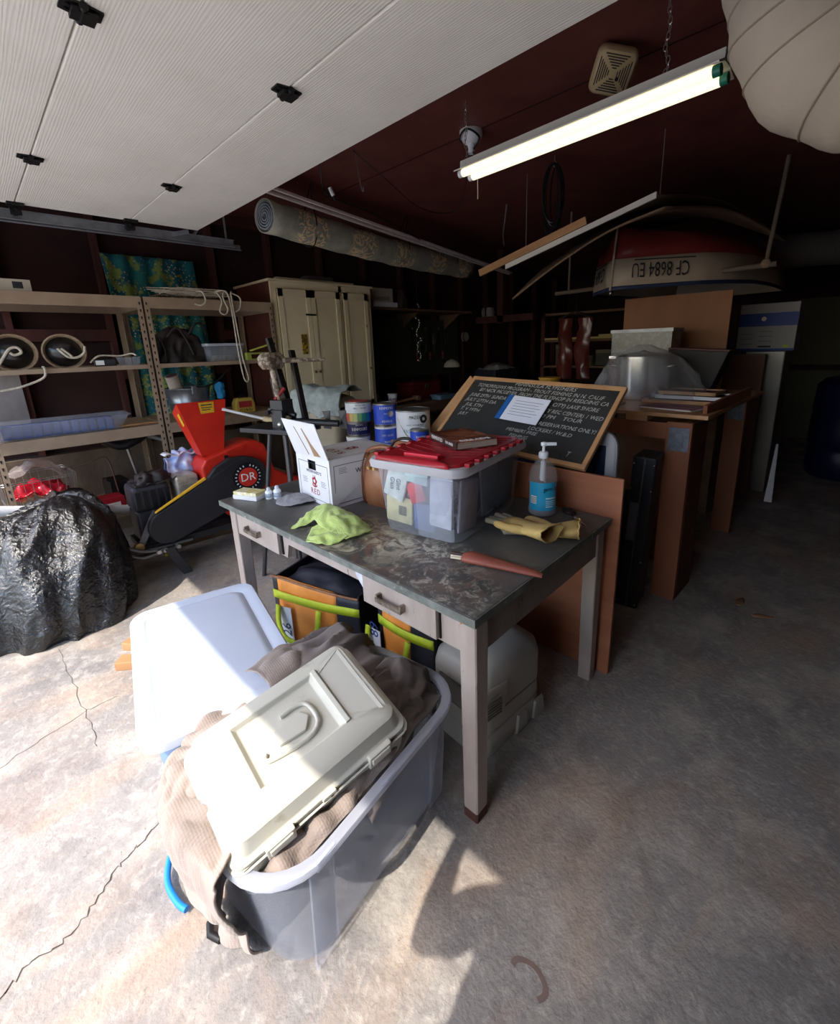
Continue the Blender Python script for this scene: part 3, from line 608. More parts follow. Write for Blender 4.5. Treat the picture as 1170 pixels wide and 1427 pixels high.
for y in (-.24, .24): MB().loft([[(.205 + .022 * k, y - .035, .02 + .35 * k), (.212 + .022 * k, y - .035, .02 + .35 * k), (.212 + .022 * k, y + .035, .02 + .35 * k), (.205 + .022 * k, y + .035, .02 + .35 * k)] for k in (0, 1)]).build('wall_ridge', M_tub, tub)

M_cl = mat('waffle_cloth', (164, 148, 138), (144, 130, 122), sc=6, rough=.95, sheen=.2)
def waffle():
    t = M_cl.node_tree; N = t.nodes; L = t.links; b = N['Principled BSDF']; tc = N.new('ShaderNodeTexCoord')
    v = N.new('ShaderNodeTexVoronoi'); v.inputs['Scale'].default_value = 150; v.inputs['Randomness'].default_value = .15; L.new(tc.outputs['Object'], v.inputs['Vector'])
    bp = N.new('ShaderNodeBump'); bp.inputs['Strength'].default_value = .5; bp.inputs['Distance'].default_value = .003; L.new(v.outputs['Distance'], bp.inputs['Height']); L.new(bp.outputs[0], b.inputs['Normal'])
waffle()
M_cl2 = mat('taupe_cloth', (126, 114, 108), (106, 96, 92), sc=5, rough=.9, sheen=.2, bump=.15, bsc=200)
cl = thing('grey_cloth', 'grey-brown waffle cloths heaped in the open tub and hanging over its near corner', 'cloth', (-1.03, .545, .2))
def rel(P): return [[Vector(p) - Vector((-1.03, .545, .2)) for p in r] for r in P]
# back heap, filling the far half of the tub
P = [[(-1.38, .50, .30), (-1.24, .48, .36), (-1.08, .50, .36), (-.92, .52, .33), (-.80, .52, .26)],
     [(-1.44, .60, .42), (-1.28, .60, .47), (-1.12, .64, .43), (-.96, .66, .42), (-.84, .68, .37)],
     [(-1.42, .70, .44), (-1.28, .72, .50), (-1.14, .76, .44), (-.98, .78, .43), (-.87, .80, .37)],
     [(-1.40, .80, .44), (-1.26, .82, .47), (-1.14, .86, .36), (-1.0, .87, .38), (-.91, .87, .34)],
     [(-1.36, .84, .36), (-1.24, .88, .36), (-1.13, .90, .24), (-1.02, .91, .28), (-.93, .90, .28)]]
surf(rel(P), 16, 16, .04, 10, 11, .05, st=(1, .45, 1)).build('cloth_heap', M_cl2, cl, smooth=80, thick=.004)
P = [[(-1.16, .70, .41), (-1.04, .74, .44), (-.93, .70, .42), (-.86, .62, .39)], [(-1.14, .80, .42), (-1.03, .84, .46), (-.93, .82, .42), (-.86, .74, .40)], [(-1.12, .88, .36), (-1.02, .91, .38), (-.95, .88, .37), (-.89, .82, .36)]]
surf(rel(P), 14, 14, .03, 14, 31, .035).build('cloth_fold', M_cl2, cl, smooth=80, thick=.004)
# flap lying towards the bin lid
P = [[(-1.18, .46, .42), (-1.22, .47, .465), (-1.29, .46, .495), (-1.335, .44, .487)], [(-1.20, .55, .44), (-1.24, .56, .49), (-1.31, .57, .505), (-1.38, .555, .49)], [(-1.20, .64, .45), (-1.26, .65, .48), (-1.33, .64, .47), (-1.38, .64, .46)]]
surf(rel(P), 10, 10, .02, 12, 8, .012).build('cloth_flap', M_cl, cl, smooth=80, thick=.005)
# near and left side: hangs over the left rim down to the floor
P = [[(-1.16, .44, .47), (-1.17, .36, .475), (-1.16, .28, .48), (-1.12, .23, .465), (-1.02, .21, .445), (-.89, .215, .425)],
     [(-1.24, .42, .465), (-1.24, .34, .47), (-1.22, .26, .47), (-1.165, .185, .46), (-1.03, .16, .445), (-.86, .18, .42)],
     [(-1.28, .37, .44), (-1.275, .30, .45), (-1.25, .22, .45), (-1.18, .145, .44), (-1.04, .12, .425), (-.845, .15, .408)],
     [(-1.26, .31, .34), (-1.25, .25, .34), (-1.21, .18, .33), (-1.14, .13, .33), (-1.03, .115, .33), (-.865, .15, .33)],
     [(-1.225, .28, .22), (-1.20, .22, .22), (-1.15, .17, .21), (-1.08, .145, .21), (-.99, .14, .21), (-.885, .18, .21)],
     [(-1.20, .28, .11), (-1.17, .23, .11), (-1.11, .185, .11), (-1.04, .165, .11), (-.975, .17, .11), (-.905, .21, .11)],
     [(-1.17, .29, .02), (-1.14, .24, .015), (-1.09, .20, .012), (-1.03, .185, .012), (-.97, .195, .012), (-.915, .235, .012)]]
surf(rel(P), 18, 18, .014, 11, 9, .017, st=(1, 1, .5)).build('cloth_drape', M_cl, cl, smooth=80, thick=.005)
# strip visible between the box and the right wall of the tub
P = [[(-.845, .68, .39), (-.805, .50, .375), (-.785, .34, .365), (-.79, .24, .35)], [(-.87, .66, .40), (-.83, .50, .395), (-.825, .34, .375), (-.84, .24, .355)], [(-.93, .66, .36), (-.90, .5, .35), (-.90, .34, .32), (-.91, .24, .30)]]
surf(rel(P), 12, 12, .03, 13, 17, .02).build('cloth_strip', M_cl, cl, smooth=80, thick=.004)
m = MB(); m.rb([(.25, .42, .1, .02, -.02, 0), (.34, .54, .12, .08, 0, 0), (.24, .4, .1, .13, .02, .02)], 5)
m.M = Matrix.Identity(4); o = m.build('cloth_core', M_cl2, cl, smooth=60); o.rotation_euler = (0, 0, YT)

# beige lidded box lying tilted on the cloth
M_tk = mat('aged_white_plastic', (218, 215, 202), (206, 202, 188), sc=2.5, rough=.38, c3=(176, 168, 150), sc3=9, lo3=.64, hi3=.74, bump=.05, bsc=300)
A = Vector((-1.146, .19, .505)); B_ = Vector((-1.114, .671, .580)); D_ = Vector((-.837, .173, .405))
MT = axes(A, B_ - A, -(D_ - A))          # x along the long side (away from the lens), y away from the latches, z out of the lid
if MT.col[2].z < 0: MT = axes(A, B_ - A, (A - D_) * -1)
tk = bpy.data.objects.new('tackle_box', None); C.objects.link(tk); tag(tk, 'off-white plastic tackle box with two latches, tilted on the cloth in the tub', 'box'); tk.matrix_world = MT
KL, KW = .49, .325; sgn = 1 if (MT.inverted() @ D_).y > 0 else -1
def K(x, y, z): return (x, sgn * y, z)
def krect(mx, my0, my1, r, z, n=4):      # inset mx at the ends, my0 on the hinge side, my1 on the latch side
    return [K(x, y, z) for x, y in rrect(KL - 2 * mx, KW - my0 - my1, r, n, KL / 2, my0 + (KW - my0 - my1) / 2)]
m = MB(); m.loft([krect(0, 0, 0, .03, -.012), krect(0, 0, 0, .03, .0), krect(.012, .008, .012, .03, .004), krect(.022, .012, .026, .03, .045), krect(.034, .018, .042, .028, .055)], cap=False)
# top face: four-sided tray with a raised wedge round a sunken rectangle
zt = .055; rec = (.112, .345, .055, .235)
x0, x1, y0, y1 = rec; outer = krect(.034, .018, .042, .028, zt)
ins = [(x0, y0), (x1, y0), (x1, y1), (x0, y1)]
cx, cy = KL / 2, KW / 2
n = len(outer); q = n // 4
# connect outer ring to the four corners of the sunken tray (rrect order: +x+y, -x+y, -x-y, +x-y)
corners = [K(x1, y1, zt + .002), K(x0, y1, zt + .002), K(x0, y0, zt + .002), K(x1, y0, zt + .002)]
vs = outer + corners; fs = []
for k in range(4):
    for i in range(q - 1): fs.append((k * q + i, k * q + i + 1, n + k))
    fs.append((k * q + q - 1, ((k + 1) * q) % n, n + (k + 1) % 4, n + k))
m.add(vs, fs)
fl_ = [K(x1 - .012, y1 - .008, zt - .014), K(x0 + .012, y1 - .008, zt - .014), K(x0 + .012, y0 + .008, zt - .014), K(x1 - .012, y0 + .008, zt - .014)]
m.add(corners + fl_, [(i, (i + 1) % 4, 4 + (i + 1) % 4, 4 + i) for i in range(4)] + [(4, 5, 6, 7)])
m.build('lid', M_tk, tk, smooth=28, bevel=.0025)
# wedge-shaped hollow at the far end
m = MB(); a = [K(.362, .070, zt + .0045), K(.362, .222, zt + .0045), K(.445, .268, zt + .0022), K(.447, .035, zt + .0022)]
b2 = [K(.366, .078, zt - .012), K(.366, .214, zt - .012)]
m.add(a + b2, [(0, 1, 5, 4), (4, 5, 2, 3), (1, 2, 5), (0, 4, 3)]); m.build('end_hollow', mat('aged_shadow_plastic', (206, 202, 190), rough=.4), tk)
m = MB(); m.loft([[K(x, y, z) for x, z in ((.343, zt - .002), (.345, zt + .007), (.358, zt + .009), (.362, zt + .002))] for y in (.052, .238)]); m.build('cross_rib', M_tk, tk, bevel=.002)
# sunken folding handle
m = MB(); hp = [(.155, .165), (.155, .185), (.25, .200), (.295, .180), (.297, .125), (.275, .105), (.225, .105)]
pts = spl([K(x, y, zt - .008) for x, y in hp], 3); m.tube(pts, .0065, 8); m.build('handle', M_tk, tk, smooth=50)
m = MB(); m.loft([[K(x, y, z) for x, y in ((.19, .130), (.27, .125), (.285, .150), (.26, .180), (.19, .172))] for z in (zt - .0145, zt - .003)]); m.build('handle_grip', M_tk, tk, bevel=.003)
m = MB(); m.loft([krect(.004, .004, .004, .03, -.20, 3), krect(.002, .002, .002, .03, -.02, 3), krect(-.004, 0, -.008, .03, -.016, 3), krect(-.004, 0, -.008, .03, -.012, 3)]); m.build('box_body', M_tk, tk, smooth=50)
m = MB(); m.add([K(.02, KW + .003, -.006), K(KL - .02, KW + .003, -.006), K(KL - .02, KW + .003, -.011), K(.02, KW + .003, -.011)], [(0, 1, 2, 3)]); m.build('lid_gap', M_crack, tk)
for x in (.105, .385):
    m = MB(); m.loft([[K(x + u, KW + v, z) for u, z in ((-.035, -.042), (.035, -.042), (.035, .012), (-.035, .012))] for v in (-.004, .012)]); la = m.build('latch', M_tk, tk, bevel=.003)
    m = MB(); m.loft([[K(x + u, KW + v, z) for u, z in ((-.028, -.020), (.028, -.020), (.028, .006), (-.028, .006))] for v in (.012, .017)]); m.build('latch_tab', M_tk, la, bevel=.002)
m = MB(); m.loft([[K(.235 + u, KW + v, z) for u, z in ((-.022, -.03), (.022, -.03), (.018, .004), (-.018, .004))] for v in (-.002, .006)]); m.build('hasp', M_tk, tk, bevel=.002)
MB().cyl(K(.24, KW + .005, -.012), K(.24, KW + .0075, -.012), .004, n=10).build('hasp_hole', M_crack, tk)

# lidded bin
M_bin = mat('bin_lid', (206, 214, 230), (198, 208, 226), sc=3, rough=.4, c3=(170, 168, 168), sc3=26, lo3=.72, hi3=.76)
M_bing = mat('bin_blue', (150, 186, 226), (176, 202, 232), sc=2, rough=.4, clear=.15)
yb = math.atan2(.79, -.153)
bn = thing('lidded_bin', 'white-lidded storage bin with pale blue sides, left of the open tub', 'bin', (-1.635, .427, 0), math.atan2(-.153, .79))
L_, W_ = .81, .475
m = MB(); m.rb([(.60, .33, .05, 0), (.62, .35, .06, .02), (.70, .41, .07, .42)], 5); m.build('bin_body', M_bing, bn, smooth=50)
m = MB(); rr = lambda a, b_, c_, z: [(x, y, z) for x, y in rrect(a, b_, c_, 6)]
m.loft([rr(L_ - .004, W_ - .004, .07, .428), rr(L_, W_, .07, .438), rr(L_, W_, .07, .456), rr(L_ - .014, W_ - .014, .064, .464), rr(L_ - .10, W_ - .09, .055, .464), rr(L_ - .118, W_ - .106, .05, .458), rr(L_ - .15, W_ - .135, .05, .470), rr(L_ - .19, W_ - .17, .05, .473)])
m.build('bin_lid', M_bin, bn, smooth=40)
m = MB(); m.rb([(.025, .20, .01, .452, -L_ / 2 + .012), (.018, .19, .008, .4645, -L_ / 2 + .012)], 3); m.build('lid_latch', M_bin, bn, bevel=.002)
MB().bb(.10, .28, -.207, -.2055, .02, .14).build('paper_label', mw, bn)
for i in range(7): MB().bb(.12 + .02 * i, .128 + .02 * i, -.2085, -.207, .03, .06).build('label_print', mk, bn)

# blue-handled thing on the floor under the drape
hb = thing('blue_handle_tool', 'blue curved handle poking out from under the cloth onto the floor', 'handle', (-1.2, .19, 0))
m = MB(); m.tube([Vector(p) - Vector((-1.2, .19, 0)) for p in spl([(-1.375, .215, .06), (-1.335, .150, .035), (-1.265, .115, .022), (-1.19, .118, .018), (-1.15, .13, .02)], 5)], .009, 8); m.build('handle_grip', mat('handle_blue', (34, 128, 214), rough=.35), hb, smooth=60)
m = MB(); m.tube([(.06, -.02, .018), (.10, .0, .02)], .011, 8); m.build('ferrule', M_black, hb, smooth=60)
m = MB(); m.tube([Vector(p) - Vector((-1.2, .19, 0)) for p in ((-1.08, .165, .010), (-1.05, .155, .012), (-1.02, .17, .010))], .010, 8); m.build('strap_end', M_black, hb, smooth=60)

# bits of scrap wood by the bin
M_wood = mat('pine', (186, 140, 96), (160, 116, 78), sc=5, stretch=(.3, 1, 1), rough=.7)
for k, (x, y, rz, lab) in enumerate(((-2.44, .33, .9, 'larger scrap of wood lying beside the white-lidded bin'), (-2.60, .36, .6, 'smaller scrap of wood lying beyond the white-lidded bin'))):
    o = MB().box((0, 0, .022), (.22 - .06 * k, .07, .044)).build('wood_scrap', M_wood, bevel=.003); o.location = (x, y, 0); o.rotation_euler = (0, 0, rz); tag(o, lab, 'wood scrap', 'wood scraps by the bin')

# orange and black insulated bags under the desk
M_or = mat('orange_fabric', (240, 156, 68), (222, 136, 54), sc=8, rough=.5, bump=.3, bsc=22); M_bf = mat('black_fabric', (28, 28, 34), (40, 40, 48), sc=8, rough=.55, bump=.3, bsc=25)
M_lime = mat('lime_webbing', (198, 214, 44), (182, 200, 36), sc=20, rough=.6); M_lab = mat('label_white', (214, 218, 228), rough=.5)
def carrier(loc, rz, lab, num, w_=.5, d_=.30):
    b = thing('insulated_bag', lab, 'bag', loc, rz, 'orange insulated bags under the desk')
    h_ = .43
    def wall(x0, x1, M_, nm, y=-d_ / 2):
        m = MB(); m.grid(lambda u, v: (lerp(x0, x1, u), y - .018 * math.sin(PI * v) * math.sin(PI * (lerp(x0, x1, u) / w_ + .5)) + .008 * noise.noise(Vector((lerp(x0, x1, u) * 9, v * 3, num))), v * h_ * (1 - .03 * math.sin(lerp(x0, x1, u) * 6))), 14, 12); return m.build(nm, M_, b, smooth=80, thick=.008)
    wall(-w_ / 2 + .03, w_ / 2 - .12, M_or, 'front_panel'); wall(-w_ / 2, -w_ / 2 + .03, M_bf, 'front_corner'); wall(w_ / 2 - .12, w_ / 2, M_bf, 'front_corner')
    m = MB(); m.bb(-w_ / 2, w_ / 2, d_ / 2 - .01, d_ / 2, 0, h_); m.bb(-w_ / 2, -w_ / 2 + .01, -d_ / 2, d_ / 2, 0, h_); m.bb(w_ / 2 - .01, w_ / 2, -d_ / 2, d_ / 2, 0, h_); m.bb(-w_ / 2, w_ / 2, -d_ / 2, d_ / 2, 0, .012); m.build('bag_shell', M_bf, b)
    m = MB(); m.grid(lambda u, v: (lerp(-w_ / 2, w_ / 2, u), -d_ / 2 - .024 * math.sin(PI * .75) * math.sin(PI * u) - .006, h_ * .76 + v * .042), 16, 1); m.build('webbing', M_lime, b, smooth=80, thick=.004)
    H = spl([(-.20, -d_ / 2 - .035, .31), (-.19, -d_ / 2 - .055, .22), (-.14, -d_ / 2 - .065, .155), (-.02, -d_ / 2 - .065, .15), (.03, -d_ / 2 - .055, .20), (.045, -d_ / 2 - .036, .33)], 5)
    lo = []
    for i, p in enumerate(H):
        t_ = (H[min(i + 1, len(H) - 1)] - H[max(i - 1, 0)]).normalized(); n_ = Vector((-t_.z, 0, t_.x)) * .015
        lo.append((p + n_, p - n_))
    m = MB(); m.loft([list(q) for q in lo], cap=False, closed=False); m.build('carry_strap', M_lime, b, thick=.004, smooth=60)
    MB().bb(-.20, -.13, -d_ / 2 - .030, -d_ / 2 - .027, .03, .30).build('number_label', M_lab, b)
    txt('926' if num == 1 else '89', Matrix.Translation((-.165, -d_ / 2 - .0305, .16 if num == 1 else .30)) @ FX @ Matrix.Rotation(R(90), 4, 'Z'), .075, mat('ink_blue', (40, 60, 120), rough=.6), b)
    m = MB(); m.grid(lambda u, v: (lerp(-w_ / 2 + .03, w_ / 2 - .03, u), lerp(-d_ / 2 + .02, d_ / 2 - .02, v), h_ - .03 + .055 * math.sin(PI * u) ** .6 * math.sin(PI * v) ** .7 + .03 * noise.noise(Vector((u * 5, v * 5, num)))), 20, 14); m.build('dark_contents', mat('navy_fabric', (22, 22, 32), (34, 34, 46), sc=9, rough=.6), b, smooth=80)
    m = MB(); m.tube([(x, -d_ / 2 - .008 - .01 * math.sin(PI * (x / w_ + .5)), h_ + .0 - .012 * math.sin(x * 6)) for x in [(-.5 + k / 12) * w_ for k in range(13)]], .006, 6); m.build('piping', M_chip, b, smooth=60)
    return b
carrier((-1.81, 1.075, 0), R(20), 'orange and black insulated bag with lime webbing and a white number label, under the drawers', 1)
carrier((-1.285, 1.20, 0), R(4), 'second orange and black insulated bag, mostly hidden behind the open tub', 2, .32, .26)

# beige portable toilet case behind the front leg
M_bg = mat('beige_plastic', (176, 172, 162), (164, 158, 148), sc=3, rough=.42, c3=(132, 116, 102), sc3=7, lo3=.64, hi3=.78)
M_bgd = mat('beige_dark', (120, 116, 106), rough=.5)
tl = thing('camping_toilet', 'beige moulded plastic camping toilet with domed lid, under the desk behind the front leg', 'toilet', (-.972, 1.235, 0), R(-3))
q_ = lambda a, b_, c_, z, cx=0, cy=0: [(x, y, z) for x, y in rrect(a, b_, c_, 5, cx, cy)]
m = MB(); m.loft([q_(.275, .37, .05, 0), q_(.285, .38, .055, .015), q_(.28, .375, .055, .085), q_(.265, .36, .05, .092), q_(.265, .36, .05, .105), q_(.28, .375, .055, .112), q_(.275, .37, .055, .175)]); m.build('base_tank', M_bg, tl, smooth=45)
m = MB(); m.loft([q_(.28, .372, .055, .178), q_(.28, .372, .055, .30), q_(.265, .355, .06, .345), q_(.22, .31, .07, .368), q_(.15, .2, .06, .378)]); m.build('domed_lid', M_bg, tl, smooth=60)
m = MB(); m.loft([q_(.283, .376, .055, .174), q_(.283, .376, .055, .180)]); m.build('joint_line', M_bgd, tl)
m = MB(); m.rb([(.16, .012, .004, .19, .0, -.188), (.16, .012, .004, .28, .0, -.188)], 2); m.build('latch_plate', M_bgd, tl, bevel=.003)
m = MB(); m.loft([[(.138, y, z) for y, z in ((-.19, .17), (-.06, .17), (-.04, .29), (-.19, .31))], [(.150, y, z) for y, z in ((-.185, .175), (-.07, .175), (-.055, .28), (-.185, .30))]]); m.build('side_flange', M_bg, tl, bevel=.006)
m = MB()
for i in range(7): m.cyl((.150, -.172 + i * 0, .19 + i * .012), (.156, -.10, .19 + i * .012), .005, n=6)
m.build('hose_bellows', M_bgd, tl, smooth=60)
for y in (.0, .11): m = MB(); m.loft([[(.138, y + a, z) for a, z in ((0, 0), (.09, 0), (.075, .085), (.015, .085))], [(.150, y + a, z) for a, z in ((.006, .003), (.084, .003), (.07, .078), (.02, .078))]]); m.build('side_foot', M_bg, tl, bevel=.004)
# ---------------------------------------------------------------- left wall: shelving
M_shb = mat('tan_steel', (158, 136, 114), (144, 122, 102), sc=6, rough=.5, c3=(128, 104, 82), sc3=30, lo3=.66, hi3=.74)
M_prt = mat('particle_board', (178, 150, 116), (158, 130, 98), sc=30, rough=.8)
SX0, SX1 = -4.62, -3.96
def shelf_unit(y0, y1, lab, levels):
    u = thing('shelf_unit', lab, 'shelving', (SX1, y0, 0), 0, 'tan steel shelf units along the left wall')
    for x, sx in ((0, -1), (SX0 - SX1, 1)):
        for y, sy in ((0, 1), (y1 - y0, -1)):
            m = MB(); m.bb(min(x, x + sx * .003), max(x, x + sx * .003), min(y, y + sy * .036), max(y, y + sy * .036), 0, 1.905); m.bb(min(x, x + sx * .036), max(x, x + sx * .036), min(y, y + sy * .003), max(y, y + sy * .003), 0, 1.905)
            p = m.build('post', M_shb, u)
            if x == 0:
                h = MB()
                for k in range(37):
                    z = .06 + k * .05
                    h.prism([(y + sy * .018 + a * .0055, b_ * .010) for a, b_ in ((-1, 1), (1, 1), (.45, -1), (-.45, -1))], 0, .0012); h.v[-8:] = [Vector((.0008 + v.z, v.x, z + v.y)) for v in h.v[-8:]]
                h.build('keyholes', mat('hole_dark', (22, 16, 14), rough=.9), p, kind='stuff')
    for z, th, bm in levels:
        sh = MB().bb(SX0 - SX1 + .005, -.006, .006, y1 - y0 - .006, z - .014, z).build('shelf', M_prt, u)
        for x in (0, SX0 - SX1):
            m = MB(); s = -1 if x == 0 else 1
            m.loft([[(x + s * a, y, z + b_) for a, b_ in ((.001, -bm), (.001, .004), (.012, .004), (.012, -.016), (.022, -.016), (.022, -bm))] for y in (.004, y1 - y0 - .004)]); m.build('beam', M_shb, u)
        m = MB(); m.bb(SX0 - SX1 + .01, -.01, .004, .010, z - bm, z - .014); m.build('end_beam', M_shb, u); MB().bb(SX0 - SX1 + .01, -.01, y1 - y0 - .010, y1 - y0 - .004, z - bm, z - .014).build('end_beam', M_shb, u)
    return u
shelf_unit(.03, 1.0, 'nearer tan steel shelf unit, holding black buoys and a tray of blue rods', [(1.905, .02, .075), (1.424, .02, .026), (.972, .02, .075), (.36, .02, .04)])
shelf_unit(1.008, 2.0, 'farther tan steel shelf unit, holding a dark bag, clear box and metal pail', [(1.905, .02, .075), (1.424, .02, .026), (.972, .02, .075), (.36, .02, .04)])

# curtain of printed fabric pinned to the studs
M_cur = mat('teal_print', (44, 134, 132), (28, 96, 116), sc=3.5, rough=.85, c3=(140, 160, 84), sc3=9, lo3=.52, hi3=.56)
def curtain_print():
    t = M_cur.node_tree; N = t.nodes; L = t.links; b = N['Principled BSDF']; src = b.inputs['Base Color'].links[0].from_socket; tc = N.new('ShaderNodeTexCoord')
    v = N.new('ShaderNodeTexVoronoi'); v.inputs['Scale'].default_value = 42; L.new(tc.outputs['Object'], v.inputs['Vector'])
    n = N.new('ShaderNodeTexNoise'); n.inputs['Scale'].default_value = 4; L.new(tc.outputs['Object'], n.inputs['Vector'])
    r = N.new('ShaderNodeMapRange'); r.inputs[1].default_value = .34; r.inputs[2].default_value = .22; L.new(v.outputs['Distance'], r.inputs[0])
    r2 = N.new('ShaderNodeMapRange'); r2.inputs[1].default_value = .44; r2.inputs[2].default_value = .5; L.new(n.outputs['Fac'], r2.inputs[0])
    mu = N.new('ShaderNodeMath'); mu.operation = 'MULTIPLY'; L.new(r.outputs[0], mu.inputs[0]); L.new(r2.outputs[0], mu.inputs[1])
    x = N.new('ShaderNodeMix'); x.data_type = 'RGBA'; L.new(mu.outputs[0], x.inputs[0]); L.new(src, x.inputs[6]); x.inputs[7].default_value = lin((196, 190, 150)); L.new(x.outputs[2], b.inputs['Base Color'])
curtain_print()
cu = MB().grid(lambda u, v: (.022 * math.sin(u * 34 + 2 * math.sin(v * 3)) * (.4 + .6 * (1 - v)) + .012 * noise.noise(Vector((u * 7, v * 5, 2))), lerp(0, .70, u) + .02 * (1 - v) + .02 * math.sin(v * 4), lerp(-1.5, 0, v)), 90, 24).build('curtain', M_cur, smooth=80, thick=.003)
cu.location = (-4.655, .955, 2.30); tag(cu, 'teal flower-print fabric hanging on the wall behind the shelf units', 'curtain')

# on the top shelves
o = thing('top_box', 'low white box with a dark end on the top of the nearer shelf', 'box', (-4.15, .23, 1.909), R(4))
MB().bb(-.14, .14, -.13, .17, 0, .075).build('carton', mat('dull_card', (190, 180, 164), rough=.8), o, bevel=.002); MB().bb(.1402, .1408, .08, .13, .02, .06).build('dark_mark', mk, o); MB().bb(.1402, .1408, -.13, -.04, .008, .068).build('dark_end', mat('end_grey', (60, 56, 56), rough=.7), o)
M_net = mat('netting', (150, 136, 116), (84, 70, 58), sc=60, rough=.9, det=2); M_rope = mat('white_rope', (214, 204, 186), (180, 168, 150), sc=40, rough=.85, bump=.4, bsc=150)
nt_ = thing('net_pile', 'flat pile of folded netting and cords on top of the farther shelf', 'net', (-4.12, 1.38, 1.909), 0)
for k, (w_, h_, z) in enumerate(((.62, .24, .0), (.56, .22, .022), (.46, .18, .046), (.30, .13, .070))):
    P = [[(lerp(-h_ / 2, h_ / 2, v), lerp(-w_ / 2, w_ / 2, u) + .03 * k, z + .003 + .022 * (1 - (2 * u - 1) ** 2) * (1 - (2 * v - 1) ** 2)) for u in (0, .2, .4, .6, .8, 1)] for v in (0, .33, .66, 1)]
    surf(P, 8, 8, .008, 30, k, .006).build('net_fold', M_net, nt_, smooth=80, thick=.012)
r_ = random.Random(3); m = MB()
for k in range(14): m.tube(spl([(.10 + r_.uniform(-.03, .05), r_.uniform(-.34, .30), .03 + r_.uniform(0, .05)) for _ in range(4)], 6), .003, 5)
m.build('loose_cords', M_rope, nt_, smooth=60, kind='stuff')
rp = thing('hanging_rope', 'looped white rope hanging from the net pile over the beam of the farther shelf', 'rope', (-3.95, 1.62, 1.95), 0)
m = MB(); m.tube(spl([(-.05, -.10, .02), (.01, -.03, .03), (.02, .0, -.02), (.02, .012, -.2), (.025, .015, -.45), (.03, .03, -.66), (.03, .055, -.70), (.03, .07, -.66), (.028, .045, -.5), (.02, .03, -.2), (.02, .02, .0), (-.03, .05, .03)], 6), .006, 7); m.build('long_loop', M_rope, rp, smooth=60)
m = MB(); m.tube(spl([(-.03, -.08, .03), (.02, -.06, -.05), (.03, -.09, -.13), (.03, -.05, -.155), (.03, -.025, -.11), (.03, -.05, -.03), (-.01, -.02, .03)], 6), .006, 7); m.tube(spl([(-.06, -.22, .02), (.02, -.20, .01), (.03, -.19, -.06), (.03, -.23, -.09), (.02, -.27, -.08)], 6), .006, 7); m.tube(spl([(-.03, .05, .02), (.02, .09, -.02), (.02, .08, -.10), (.02, .04, -.13)], 6), .006, 7); m.build('short_loops', M_rope, rp, smooth=60)

# middle shelf
M_buoy = mat('black_rubber', (20, 19, 20), (30, 28, 28), sc=6, rough=.28, coat=.3)
def buoy(y, lab, k):
    b = thing('rope_buoy', lab, 'buoy', (-4.12, y, 1.426), 0, 'black buoys on the middle shelf')
    MB().ball((0, 0, .107), (.11, .112, .105), 24, 16).build('float', M_buoy, b, smooth=80)
    m = MB()
    for i in range(3): m.tube([(.045 + .012 * i, (.105 + .006 * i) * math.cos(t), .108 + (.105 + .004 * i) * math.sin(t)) for t in [2 * PI * j / 28 for j in range(28)]], .0065, 6, ring=True)
    m.build('rope_coil', mat('tan_rope', (176, 152, 124), (150, 126, 100), sc=50, rough=.9, bump=.4, bsc=140), b, smooth=60)
    m = MB()
    if k == 0: m.tube(spl([(.115, -.13, -.02), (.125, -.07, .06), (.12, -.02, .13), (.12, .02, .14), (.12, .035, .11), (.12, 0, .095), (.12, -.02, .11)], 6), .0085, 8)
    else: m.tube(spl([(.115, -.04, .13), (.125, -.01, .09), (.12, .015, .07), (.12, .06, .07), (.12, .10, .10), (.11, .11, .14)], 6), .008, 8); m.tube(spl([(.115, -.02, .13), (.125, .02, .085), (.12, .03, .07)], 6), .008, 8)
    m.build('rope_knot', M_rope, b, smooth=60)
buoy(.245, 'black round buoy ringed with rope, at the left edge of the photo', 0); buoy(.505, 'black round buoy ringed with rope, beside the small electronics', 1)
m = MB(); m.tube([Vector(p) - Vector((-3.98, .36, 1.43)) for p in spl([(-4.03, .37, 1.44), (-3.95, .37, 1.43), (-3.94, .36, 1.38), (-3.95, .30, 1.345), (-3.95, .18, 1.31), (-3.95, .0, 1.30), (-3.95, -.15, 1.30)], 6)], .007, 7)
o = m.build('trailing_rope', M_rope, smooth=60); o.location = (-3.98, .36, 1.43); tag(o, 'white rope trailing off the middle shelf below the left buoy', 'rope')
o = thing('small_device', 'small black device with a clear case on the middle shelf by the post', 'device', (-4.06, .80, 1.426), R(-12))
MB().bb(-.05, .05, -.14, -.01, 0, .05).build('black_case', M_blk, o, bevel=.004); MB().bb(.0505, .051, -.13, -.08, .01, .042).build('pale_mark', mw, o); m = MB(); m.rb([(.10, .13, .01, 0, 0, .07), (.11, .15, .012, .06, 0, .07)], 3); m.build('clear_cup', M_plastic, o)
m = MB(); m.tube(spl([(.03, -.16, .03), (.05, -.1, .075), (.03, .02, .07), (.04, .09, .085), (.06, .12, .07)], 6), .006, 6); m.build('cord', M_rope, o, smooth=60)
M_bl = mat('dark_bag', (44, 34, 32), (30, 24, 24), sc=7, rough=.6, bump=.3, bsc=25)
o = thing('dark_duffel', 'slumped dark brown fabric bag on the middle shelf of the farther unit', 'bag', (-4.15, 1.27, 1.426), R(5))
P = []
for v in (0, .25, .5, .75, 1):
    P.append([(-.10 + .22 * v if 0 else .12 * math.cos(PI * v), lerp(-.17, .17, u), .28 * math.sin(PI * v) * (.75 + .35 * math.sin(PI * u) - .25 * u)) for u in (0, .2, .4, .6, .8, 1)])
surf(P, 9, 9, .03, 9, 6, .02).build('bag_body', M_bl, o, smooth=80, thick=.006)
